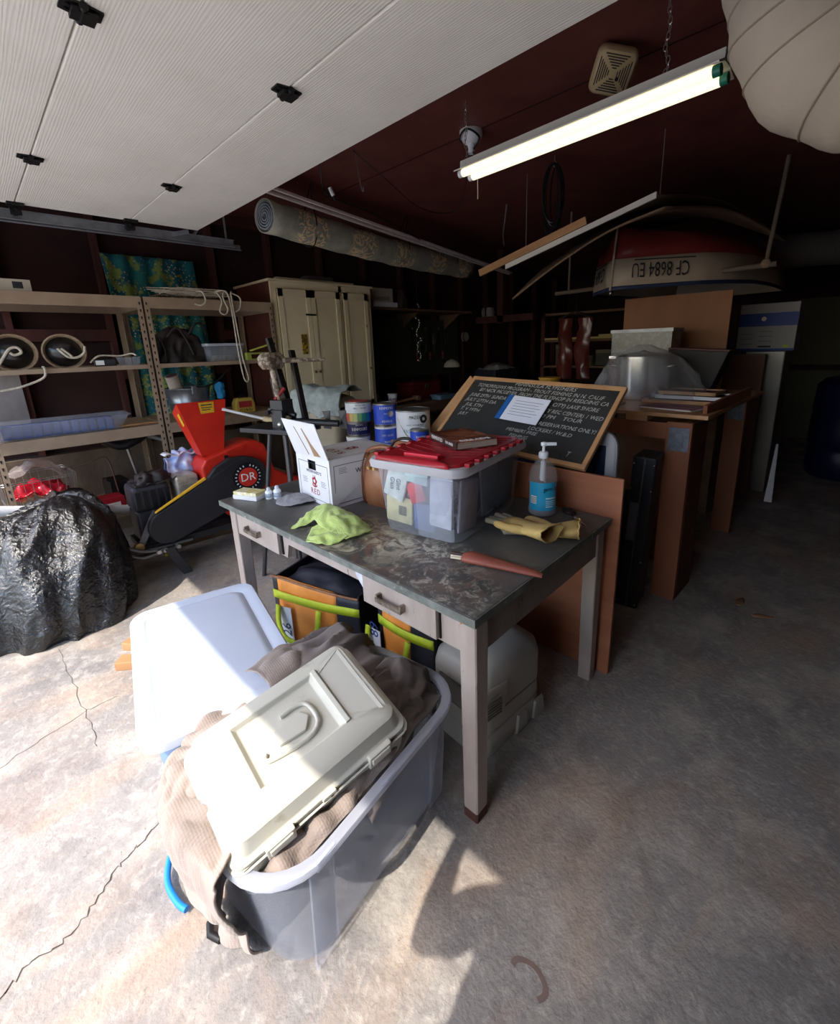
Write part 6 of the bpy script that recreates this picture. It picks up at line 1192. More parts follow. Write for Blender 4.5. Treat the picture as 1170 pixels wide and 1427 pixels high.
for s, ph in ((-1, 0), (1, 1.5)):
    P = [[(s * (.02 + .16 * u) + .02 * math.sin(v * 5 + ph), -.04 * math.sin(PI * u) - .03 * math.sin(v * 4 + ph), v * .62) for u in (0, .25, .5, .75, 1)] for v in (0, .25, .5, .75, 1)]
    surf(P, 7, 7, .04, 5, s + 3, .02).build('garment_front', mat('oxblood', (96, 44, 38), (78, 34, 30), sc=5, rough=.3, coat=.2), vs_, smooth=80, thick=.005)
MB().tube([(-.16, 0, .62), (0, 0, .68), (.16, 0, .62)], .01, 7).build('hanger', M_black, vs_, smooth=60); MB().tube([(0, 0, .68), (0, .02, .87)], .004, 5).build('hook_cord', M_black, vs_)
# panels right of the table
simple('brown_carton', 'tall flat brown carton standing on the floor at the right', 'carton', (-.98, 5.12, 0), [('panel_face', MB().bb(-.19, .18, -.04, .04, 0, 1.34), mat('card_brown', (140, 106, 88), (124, 92, 76), sc=3, rough=.8), dict(bevel=.003)), ('open_flap', MB().bb(-.20, -.19, -.04, .04, .02, 1.33), M_cardk, {})])
simple('steel_cabinet', 'narrow grey metal cabinet behind the tall brown carton', 'cabinet', (-.77, 5.45, 0), [('cabinet_body', MB().bb(-.22, .09, -.18, .18, 0, 1.365), mat('cabinet_grey', (150, 146, 140), (130, 126, 122), sc=2, rough=.35, metal=.5), dict(bevel=.01)), ('door_seam', MB().bb(-.05, -.047, -.182, -.18, .05, 1.32), M_black, {})])
wbx = thing('blue_white_box', 'white carton with a broad blue band, on top of the grey metal cabinet', 'box', (-.84, 5.34, 1.3665), R(-2)); s_ = 5.18 / 4.9
MB().bb(-.225, .225, -.12, .14, 0, .42).build('carton_body', mat('grey_white_card', (164, 164, 168), rough=.6), wbx, bevel=.003); MB().bb(-.226, .226, -.1215, -.12, .22, .335).build('blue_band', mat('band_blue', (34, 66, 150), rough=.5), wbx); MB().bb(-.226, .226, -.1215, -.12, 0, .02).build('blue_band', MATS['band_blue'] if 'band_blue' in MATS else M_cb, wbx)
MB(Matrix.Translation((-.03, -.1225, .285)) @ FX).prism([(.02 * math.cos(t), .02 * math.sin(t)) for t in [2 * PI * k / 12 for k in range(12)]], 0, .001).build('emblem', mw, wbx)
for i in range(6): MB().bb(-.20 + .15 * (i % 2), -.10 + .15 * (i % 2), -.1212, -.12, .06 + .022 * i, .066 + .022 * i).build('print_line', mat('print_grey', (110, 112, 120), rough=.7), wbx)
MB().bb(.14, .18, -.1212, -.12, .03, .05).build('yellow_mark', M_lime, wbx); MB().bb(-.05, .05, -.1212, -.12, .03, .045).build('print_word', mk, wbx)
simple('styrofoam_strip', 'thin pale strip standing on the floor by the grey cabinet', 'strip', (-.60, 5.0, 0), [('strip_body', MB().prism([(-.03, 0), (.03, 0), (.012, .55), (-.005, .55)], 0, .03), M_pw, {}), ('strip_mark', MB().bb(-.01, .01, .03, .031, 0, .02), mk, {})])
bpy.data.objects['styrofoam_strip'].rotation_euler = (R(90), 0, 0)
br = thing('blue_barrel', 'dark blue plastic barrel in the far right corner', 'barrel', (-.20, 6.4, 0), 0); MB().lathe([(.26, 0), (.30, .05), (.31, .3), (.295, .32), (.31, .34), (.31, .66), (.295, .68), (.31, .70), (.30, .98), (.24, 1.05), (.10, 1.08)], 32).build('barrel_body', mat('barrel_blue', (16, 26, 66), rough=.4), br, smooth=40); MB().lathe([(.05, 1.07), (.05, 1.10)], 14, (.12, 0, 0)).build('bung', M_black, br)
simple('grey_door_panel', 'dim grey-green panel leaning on the back wall at the right', 'panel', (-.25, 8.6, 0), [('panel_face', MB().bb(-.8, .8, -.03, .03, 0, 2.0), mat('panel_olive', (96, 96, 80), rough=.8), {}), ('panel_rail', MB().bb(-.8, .8, -.04, -.03, 1.0, 1.08), M_darkwall, {})])
# black case standing beside the table leg
bc = thing('black_case', 'tall scuffed black hard case with metal corners, upright between panel and table leg', 'case', (-.88, 2.50, 0), 0, rot=(0, R(2.5), R(8)))
MB().bb(-.07, .05, -.10, .10, .0, .90).build('case_shell', mat('scuffed_black', (46, 47, 54), (34, 34, 40), sc=6, rough=.55, c3=(90, 92, 100), sc3=20, lo3=.66, hi3=.7), bc, bevel=.012, seg=3); MB().bb(-.012, -.004, -.103, .103, .01, .89).build('case_seam', M_steel, bc)
MB().bb(-.055, -.012, -.106, -.10, .42, .64).build('grey_panel', mat('panel_grey', (104, 106, 118), rough=.6), bc)
for z in (.03, .86, .72, .30):
    for x in (-.06, .04): MB().ball((x, -.102, z), .007, 8, 6).build('rivet', M_steel, bc, smooth=60)
simple('second_black_case', 'thin dark folded frame standing left of the black hard case', 'frame', (-1.04, 2.52, 0), [('frame_slab', MB().bb(-.03, .03, -.16, .16, 0, .62), MATS['scuffed_black'], dict(bevel=.008)), ('frame_foot', MB().bb(-.034, .034, -.16, -.12, 0, .02), M_steel, {})])
for k, (x, y, lab) in enumerate(((-.282, 2.784, 'dry leaf on the dark floor, nearer the right edge'), (-.40, 2.87, 'dry leaf on the dark floor, nearer the table legs'))):
    o = surf([[(-.04, -.012, .002), (0, -.02, .006), (.05, -.01, .002)], [(-.05, 0, .008), (0, 0, .012), (.06, 0, .006)], [(-.04, .014, .002), (0, .022, .006), (.05, .012, .003)]], 3, 3).build('dry_leaf', mat('leaf_dry', (150, 110, 84), rough=.8), smooth=60, thick=.001); o.location = (x, y, .001); o.rotation_euler = (0, 0, .5 + k); tag(o, lab, 'leaf', 'dry leaves on the dark floor')
m = MB(); m.loft([[(r * math.cos(t) * (1 + .1 * math.sin(3 * t)), r * math.sin(t) * .8, .0008) for t in [R(-20) + R(200) * k / 14 for k in range(15)]] for r in (.036, .05)], cap=False, closed=False); o = m.build('rust_stain', mat('rust', (136, 112, 102), (120, 104, 98), sc=30, rough=.9), fl); o.location = (-.395, .655, 0)

# ---------------------------------------------------------------- boat slung under the ceiling
ax = Vector((.15, 1, 0)).normalized(); sd_ = Vector((ax.y, -ax.x, 0)); MBt = Matrix(((sd_.x, ax.x, 0, -1.735), (sd_.y, ax.y, 0, 3.85), (0, 0, 1, 1.90), (0, 0, 0, 1)))
bo = bpy.data.objects.new('rowing_boat', None); C.objects.link(bo); bo.matrix_world = MBt; tag(bo, 'upturned small boat, red and white with a registration number, slung under the ceiling', 'boat')
M_br = mat('boat_red', (142, 52, 46), (126, 44, 40), sc=4, rough=.45, c3=(180, 150, 130), sc3=7, lo3=.72, hi3=.76); M_bw = mat('boat_white', (206, 190, 166), (190, 172, 148), sc=3, rough=.5, c3=(120, 90, 70), sc3=16, lo3=.72, hi3=.76); M_bb = mat('boat_blue', (52, 64, 96), rough=.5)
TS = [(0, 0), (.12, .13), (.25, .27), (.40, .43), (.52, .52), (.70, .59), (.9, .63), (1.15, .65), (1.5, .64), (1.85, .60), (2.2, .54)]
ZR = [(0, 1.0), (.03, 1.0), (.13, .98), (.24, .955), (.33, .90), (.42, .72), (.47, .40), (.485, 0)]
def side(rows, mm, nm):
    m = MB()
    for s in (-1, 1):
        L_ = []
        for t, b_ in TS:
            sheer = .04 * min(1, t / 1.2); taper = 1 - .12 * (t / 2.2) ** 2
            L_.append([(s * b_ * ZR[i][1] + (.001 * s if b_ == 0 else 0), t + (.05 * ZR[i][0] / .48 if t == 0 else 0) * 1.0 + .03 * (1 - min(1, t / .3)) * ZR[i][0] / .48, ZR[i][0] * taper + sheer) for i in rows])
        m.loft(L_, cap=False, closed=False)
    return m.build(nm, mm, bo, smooth=35, thick=.006)
side([3, 4, 5, 6, 7], M_br, 'hull_bottom'); side([1, 2, 3], M_bw, 'hull_side'); side([0, 1], M_bb, 'gunwale')
m = MB(); m.loft([[(s * b_ * ZR[i][1], 2.2, ZR[i][0] * .88 + .04) for s, i in [(-1, k) for k in range(8)] + [(1, k) for k in range(7, -1, -1)] for b_ in (.54,)]]*1 + [[(s * .54 * ZR[i][1], 2.22, ZR[i][0] * .88 + .04) for s, i in [(-1, k) for k in range(8)] + [(1, k) for k in range(7, -1, -1)]]]); m.build('transom', M_bw, bo)
MB().tube([(0, -.004, .0), (0, .02, .24), (0, .05, .48)], .009, 6).build('stem_band', M_bw, bo, smooth=60)
MB().tube([(0, .03, .488), (0, 1.4, .515), (0, 2.15, .48)], .014, 6).build('keel_strip', M_br, bo, smooth=60)
MB().ball((0, .01, -.02), .02, 10, 8).build('bow_eye', M_steel, bo, smooth=60)
a_ = math.atan2(.55 * .97, .55 * .98)      # plan angle of the straight bow side
for s in (1, -1):
    d_ = Vector((s * .56, .53, 0)).normalized(); n_ = Vector((s * .53, -.56, 0)).normalized() * 1; up_ = (Vector((0, 0, 1)) - n_ * .06 * -1).normalized()
    dirx = (-d_ if s > 0 else d_); up2 = (Vector((0, 0, -1)) + n_ * .10).normalized(); X_ = dirx; Y_ = up2; Z_ = X_.cross(Y_).normalized(); Y_ = Z_.cross(X_)
    M = Matrix((X_, Y_, Z_)).transposed().to_4x4(); M.translation = d_ * .37 + n_ * .022 + Vector((0, .0, .15))
    if Z_.dot(n_) < 0: M = M @ Matrix.Rotation(PI, 4, 'Y')
    txt('CF 8684 EU', M, .16, mk, bo, name='registration_number', sx=.56, ext=.001)
    MB(M).bb(-.26, .20, -.078, -.070, 0, .001).build('number_underline', mk, bo)
def hang(nm, lab, pts, r, mm, ct, n=6):
    o = MB().tube([Vector(p) - Vector(pts[0]) for p in spl(pts, 6)], r, n).build(nm, mm, smooth=60); o.location = pts[0]; tag(o, lab, ct); return o
sl = thing('boat_sling', 'pale rod and crossbar hanging from the ceiling, holding the boat', 'sling', (-.73, 4.42, 2.75), 0); MB().cyl((0, 0, 0), (-.05, .0, -.72), .016, n=8).build('rod', mat('weathered_rod', (120, 104, 88), rough=.7), sl, smooth=50); MB().cyl((-1.9, .10, -.755), (.02, 0, -.725), .02, n=8).build('crossbar', MATS['weathered_rod'], sl, smooth=50); MB().ball((-.05, 0, -.715), .035, 10, 8).build('lashing', MATS['tan_rope'], sl, smooth=60)
MB().cyl((-1.75, .1, -.75), (-1.75, .1, 0), .012, n=8).build('rod', MATS['weathered_rod'], sl, smooth=50)
# sheets stored above the boat
M_sheet = mat('thin_ply', (120, 96, 76), (100, 78, 60), sc=3, rough=.7)
def sheet(nm, lab, P, edge, th=.012, mm=M_sheet):
    o_ = thing(nm, lab, 'sheet', P[0][0], 0, 'thin sheets stored above the boat'); Q = [[Vector(p) - Vector(P[0][0]) for p in r] for r in P]
    surf(Q, 6, 6).build('sheet_body', mm, o_, smooth=80, thick=th)
    if edge: 
        e = spl(Q[0], 6); m = MB(); m.loft([[p + Vector((0, -.012, dz)) for dz in (-edge / 2, edge / 2)] + [p + Vector((0, .002, dz)) for dz in (edge / 2, -edge / 2)] for p in e]); m.build('front_edge', mat('edge_white', (206, 200, 190), rough=.6), o_)
    return o_
sheet('white_edged_sheet', 'long thin white-edged sheet rising to the right above the boat', [[(-2.173, 3.0, 2.06), (-1.64, 3.0, 2.185), (-1.108, 3.0, 2.309)], [(-2.25, 3.9, 2.30), (-1.65, 3.9, 2.47), (-1.0, 3.9, 2.42)], [(-2.3, 4.9, 2.45), (-1.5, 4.9, 2.56), (-.80, 4.7, 2.30)]], .034)
sheet('brown_sheet', 'bowed brown plywood sheet just above the bow of the boat', [[(-2.14, 3.04, 1.83), (-1.80, 3.04, 2.01), (-1.42, 3.04, 2.17), (-1.08, 3.06, 2.25)], [(-2.3, 3.9, 2.20), (-1.75, 3.9, 2.42), (-1.4, 3.9, 2.44), (-.95, 3.95, 2.36)], [(-2.3, 4.8, 2.42), (-1.7, 4.8, 2.50), (-1.3, 4.8, 2.51), (-.70, 4.6, 2.20)]], 0)
o = MB().beam((-2.42, 2.99, 2.045), (-1.55, 3.02, 2.262), .02, .05, up=(0, 0, 1)).build('wooden_batten', M_wood); recenter(o); tag(o, 'pale wooden batten behind the left end of the white-edged sheet', 'batten')
for x in (-2.2, -1.2): hang('sheet_hanger', ('left' if x < -2 else 'right') + ' wire hanger holding the sheets over the boat', [(x, 3.3, 2.75), (x, 3.3, 2.5), (x, 3.3, 2.16 if x < -2 else 2.38)], .003, M_wire, 'wire')

# ---------------------------------------------------------------- ceiling: rug, poles, lamp, detector, duct
rgt = thing('rolled_rug', 'rolled patterned rug slung lengthwise under the ceiling', 'rug', (-3.66, 3.17, 2.45), 0)
A_ = Vector((-3.425, 1.75, 2.455)) - rgt.location; Z_ = Vector((-3.93, 4.62, 2.42)) - rgt.location
M_rug = mat('rug_back', (176, 170, 152), (148, 146, 132), sc=9, rough=.95, bump=.3, bsc=120)
def rug_pattern():
    t = M_rug.node_tree; N = t.nodes; L = t.links; b = N['Principled BSDF']; src = b.inputs['Base Color'].links[0].from_socket; tc = N.new('ShaderNodeTexCoord')
    n1 = N.new('ShaderNodeTexNoise'); n1.inputs['Scale'].default_value = 13; n1.inputs['Detail'].default_value = 2; n1.inputs['Distortion'].default_value = 2.6; L.new(tc.outputs['Object'], n1.inputs['Vector'])
    r = N.new('ShaderNodeMapRange'); r.inputs[1].default_value = .50; r.inputs[2].default_value = .53; L.new(n1.outputs['Fac'], r.inputs[0])
    w_ = N.new('ShaderNodeTexWave'); w_.bands_direction = 'Y'; w_.inputs['Scale'].default_value = .55; w_.inputs['Phase Offset'].default_value = 2.0; L.new(tc.outputs['Object'], w_.inputs['Vector'])
    r2 = N.new('ShaderNodeMapRange'); r2.inputs[1].default_value = .35; r2.inputs[2].default_value = .6; L.new(w_.outputs['Fac'], r2.inputs[0])
    mu = N.new('ShaderNodeMath'); mu.operation = 'MULTIPLY'; L.new(r.outputs[0], mu.inputs[0]); L.new(r2.outputs[0], mu.inputs[1])
    x = N.new('ShaderNodeMix'); x.data_type = 'RGBA'; L.new(mu.outputs[0], x.inputs[0]); L.new(src, x.inputs[6]); x.inputs[7].default_value = lin((236, 208, 160)); L.new(x.outputs[2], b.inputs['Base Color'])
rug_pattern()
d_ = (Z_ - A_).normalized(); ux = Vector((0, 0, 1)).cross(d_).normalized(); uz = d_.cross(ux)
L_ = []
for i in range(25):
    c_ = lerp(A_, Z_, i / 24); sag = -.03 * math.sin(PI * i / 24); rr_ = .113 * (1 - .05 * math.sin(i * 1.9))
    L_.append([c_ + Vector((0, 0, sag)) + (ux * math.cos(t) + uz * math.sin(t)) * rr_ * (1 + .03 * noise.noise(Vector((i * .6, math.cos(t), math.sin(t))))) for t in [2 * PI * k / 28 for k in range(28)]])
MB().loft(L_, cap=False).build('rug_roll', M_rug, rgt, smooth=70, thick=.008)
sp = []
for k in range(110): t = k / 110 * 2 * PI * 4.6; r = .016 + .088 * k / 110; sp.append(A_ + (ux * math.cos(t) + uz * math.sin(t)) * r)
m = MB(); m.loft([[p, p + d_ * .25] for p in sp], cap=False, closed=False); m.build('spiral_end', mat('rug_grey', (150, 156, 160), (130, 136, 142), sc=20, rough=.95), rgt, thick=.009)
m = MB(); r_ = random.Random(2)
for k in range(120): p = A_ + d_ * (.03 + .9 * k / 120) + (ux * math.cos(.9) + uz * math.sin(.9)) * .113; m.tube([p, p + ux * r_.uniform(.0, .03) + Vector((0, r_.uniform(-.02, .02), r_.uniform(-.01, .025)))], .0022, 3)
m.build('fringe', mat('fringe', (170, 156, 140), rough=.9), rgt, kind='stuff')
for i, t in enumerate((.14, .55, .86)):
    c_ = lerp(A_, Z_, t) + rgt.location
    hang('rug_cord', ['nearest', 'middle', 'farthest'][i] + ' dark cord tied around the rolled rug', [(c_.x + .10, c_.y, 2.75), (c_.x + .08, c_.y, 2.62), (c_.x + .122, c_.y, 2.46), (c_.x + .05, c_.y + .01, 2.335 - .02), (c_.x - .08, c_.y, 2.34 - .01), (c_.x - .125, c_.y, 2.45), (c_.x - .02, c_.y, 2.60), (c_.x + .08, c_.y, 2.74)], .0045, M_black, 'cord')
for k, (dx, dz, lab) in enumerate(((0, 0, 'nearest of the three long pale strips above the rolled rug'), (-.035, -.012, 'middle of the three long pale strips above the rolled rug'), (-.07, .012, 'rearmost of the three long pale strips above the rolled rug'))):
    o = MB().beam((-3.23 + dx, 1.62 - .1 * k, 2.60 + dz), (-3.77 + dx, 5.32, 2.41 + dz), .028, .016).build('long_strip', mat('pale_strip', (232, 220, 212), (212, 198, 190), sc=6, rough=.6)); recenter(o); tag(o, lab, 'strip', 'long strips above the rug')
fx = thing('fluorescent_light', 'lit two-tube fluorescent shop light hanging under the maroon ceiling', 'light', (-1.195, 2.10, 2.42), R(-2.7))
FL_ = 1.27; M_tubeE = mat('tube_glow', (255, 246, 214), emit=1.0); M_fix = mat('fixture_white', (220, 214, 200), rough=.35)
m = MB(); m.loft([[(x, y, z) for y, z in ((-.030, .045), (.030, .045), (.034, .012), (.085, -.012), (.082, -.016), (.030, .004), (-.030, .004), (-.082, -.016), (-.085, -.012), (-.034, .012))] for x in (-FL_ / 2, FL_ / 2)]); m.build('reflector', M_fix, fx)
for y in (-.040, .040):
    tb_ = MB().cyl((-FL_ / 2 + .03, y, -.022), (FL_ / 2 - .03, y, -.022), .019, n=16).build('tube', M_tubeE, fx, smooth=50)
    for s in (-1, 1): MB().cyl((s * (FL_ / 2 - .03), y, -.022), (s * (FL_ / 2 - .005), y, -.022), .019, n=12).build('tube_cap', mat('socket_green', (40, 120, 96), rough=.4) if s > 0 else M_wht, fx, smooth=50)
for x in (-.62, .42):
    m = MB()
    for k in range(14):
        c_ = Vector((x + .006 * math.sin(k), .0 + .006 * math.sin(k * 1.3), .06 + k * .020)); g = k * PI / 2; m.tube([c_ + Vector((.007 * math.cos(t) * math.cos(g), .007 * math.cos(t) * math.sin(g), .013 * math.sin(t))) for t in [2 * PI * j / 8 for j in range(8)]], .002, 4, ring=True)
    m.build('chain', M_wire, fx, smooth=60, kind='stuff')
MB().cyl((-.60, .07, -.02), (-.60, .07, -.13), .0022, n=5).build('pull_cord', M_wire, fx)
pl_ = simple('lamp_socket', 'white porcelain lamp socket on the ceiling at the left end of the light', 'socket', (-2.02, 2.42, 2.75), [('rose', MB().lathe([(.07, -.001), (.07, -.03), (.05, -.06), (.035, -.07)], 20), M_wht, dict(smooth=50)), ('plug', MB().cyl((0, 0, -.07), (.0, .0, -.12), .022, n=12), M_wht, dict(smooth=50)), ('plug_cord', MB().tube(spl([(.02, 0, -.10), (.08, -.02, -.06), (.05, -.10, -.03), (-.04, -.06, -.05), (-.02, .02, -.08), (.1, -.08, -.2), (.18, -.2, -.29)], 5), .006, 6), M_blk, dict(smooth=60))])
n_ = Vector((.26, -.66, -.70)).normalized(); x_ = Vector((.80, .60, -.25)); x_ = (x_ - n_ * x_.dot(n_)).normalized(); z_ = -n_; y_ = z_.cross(x_)
sm = thing('smoke_detector', 'square cream smoke detector with slotted grille on the ceiling above the light', 'detector', (-1.075, 2.275, 2.665), rot=Matrix((x_, y_, z_)).transposed().to_euler())
sm.scale = (.8, .8, .8); MB().cyl((0, 0, 0), Matrix((x_, y_, z_)) @ Vector((0, .03, .106)), .03, n=10).build('ceiling_mount', M_black, sm)
M_crm = mat('cream_case', (206, 184, 142), (196, 172, 130), sc=4, rough=.45); MB().rb([(.22, .22, .045, 0), (.22, .22, .045, -.03), (.195, .195, .045, -.048)], 5).build('case', M_crm, sm, smooth=50)
for q in range(4):
    for k in range(6):
        z = -.0485; y = .022 + k * .0115; w_ = .012 + k * .0105; MB(Matrix.Rotation(q * PI / 2, 4, 'Z')).bb(-w_, w_, y, y + .006, z - .0008, z + .001).build('slot', M_crack, sm)
MB().cyl((.03, .02, -.0485), (.03, .02, -.051), .010, n=12).build('test_button', M_blk, sm)
# lagged duct in the near right corner
M_duct = mat('duct_lagging', (196, 184, 166), (184, 170, 152), sc=3, rough=.85, bump=.35, bsc=14, c3=(160, 146, 128), sc3=6, lo3=.62, hi3=.75)
dt = thing('lagged_duct', 'fat canvas-lagged duct bending down from the ceiling at the top right', 'duct', (-.3, 1.78, 2.4), 0)
pth = spl([(-.335, 1.78, 2.722), (-.332, 1.772, 2.60), (-.30, 1.755, 2.40), (-.235, 1.765, 2.235), (-.09, 1.83, 2.165), (.12, 1.93, 2.17), (.5, 2.1, 2.2), (1.1, 2.3, 2.25)], 8); L_ = []; ref = Vector((0, 1, 0))
for i, p in enumerate(pth):
    t_ = (pth[min(i + 1, len(pth) - 1)] - pth[max(i - 1, 0)]).normalized(); ref = (ref - t_ * ref.dot(t_)).normalized(); o_ = t_.cross(ref)
    rr_ = .188 + .006 * math.sin(i * 1.1)
    L_.append([p - dt.location + (ref * math.cos(a) + o_ * math.sin(a)) * (rr_ + .006 * noise.noise(Vector((i * .35, math.cos(a) * 2, math.sin(a) * 2)))) for a in [2 * PI * k / 40 for k in range(40)]])
MB().loft(L_).build('lagging', M_duct, dt, smooth=70)
m = MB()
for i in range(2, 50, 4):
    if i < len(L_) - 3:
        c_ = pth[i] - dt.location; pts = []
        for k in range(40):
            f = 1.2 + 1.2 * math.sin(2 * PI * k / 40 + i * .3); a_, b_ = int(f), f - int(f); q_p = lerp(L_[i + a_][k], L_[i + a_ + 1][k], b_); cc_ = lerp(pth[i + a_], pth[i + a_ + 1], b_) - dt.location
            pts.append(q_p + (q_p - cc_).normalized() * .001)
        m.tube(pts, .0032, 5, ring=True)
m.build('wrap_seams', mat('seam_tan', (164, 150, 130), rough=.9), dt, smooth=60, kind='stuff')
fp = simple('far_duct', 'pale grey duct crossing under the ceiling in the far right dark', 'duct', (-1.26, 7.1, 2.48), [('duct_tube', MB().cyl((0, 0, 0), (2.6, 1.2, .0), .19, n=24), mat('dull_duct', (150, 146, 140), rough=.6), dict(smooth=50)), ('duct_collar', MB().cyl((-.25, -.1, .03), (.05, .02, .0), .21, n=20), mat('dull_duct2', (130, 122, 116), rough=.6), dict(smooth=50))])
# cable coil, hooks, cords
cc = thing('cable_coil', 'black cable coil hanging on a ceiling hook left of the boat', 'cable', (-1.87, 3.14, 2.75), 0)
m = MB(); r_ = random.Random(8)
for k in range(9):
    w_, h_ = .075 + r_.uniform(-.025, .03), .21 + r_.uniform(-.03, .035); oy = r_.uniform(-.03, .03); ro = r_.uniform(-.5, .5)
    m.tube([(w_ * math.cos(t) * math.cos(ro), oy + w_ * math.cos(t) * math.sin(ro), -.05 - h_ + h_ * math.sin(t) ) for t in [2 * PI * j / 28 for j in range(28)]], .0045, 5, ring=True)
m.build('cable_loops', M_blk, cc, smooth=60); MB().tube(spl([(0, 0, 0), (0, 0, -.03), (.015, 0, -.05), (0, 0, -.07), (-.015, 0, -.05)], 4), .003, 5).build('hook', M_wire, cc, smooth=60); MB().tube(spl([(.02, 0, -.30), (.03, 0, -.42), (.02, .01, -.52)], 5), .004, 5).build('loose_end', M_blk, cc, smooth=60)
hang('wire_hook', 'thin wire hook hanging from the ceiling between light and cable coil', [(-2.76, 3.81, 2.75), (-2.77, 3.80, 2.62), (-2.79, 3.80, 2.50), (-2.77, 3.79, 2.40)], .006, M_wire, 'hook')
hang('curved_hook', 'pale curved hook hanging near the raised door edge', [(-2.71, 2.07, 2.75), (-2.69, 2.07, 2.60), (-2.67, 2.07, 2.52), (-2.655, 2.07, 2.50), (-2.65, 2.07, 2.53)], .005, M_wire, 'hook')
hang('drooping_cable', 'thin dark cable drooping in a curve across the ceiling', [(-2.71, 2.05, 2.748), (-2.6, 2.2, 2.60), (-2.55, 2.5, 2.45), (-2.45, 2.75, 2.46), (-2.2, 2.6, 2.60), (-2.02, 2.44, 2.72)], .003, M_black, 'cable')
hang('extension_lead', 'dark lead with a pale plug running from the door edge to the rug', [(-2.95, 1.95, 2.74), (-3.02, 2.0, 2.60), (-3.0, 2.05, 2.54), (-3.05, 2.5, 2.50), (-3.3, 3.2, 2.46)], .005, M_black, 'cable')
simple('lead_plug', 'pale plug dangling on the dark lead near the rug', 'plug', (-2.98, 2.03, 2.57), [('plug_body', MB().cyl((0, 0, .02), (.01, .02, -.03), .014, n=10), M_wht, dict(smooth=50)), ('plug_neck', MB().cyl((.01, .02, -.03), (.015, .03, -.06), .009, n=8), M_blk, dict(smooth=50))])

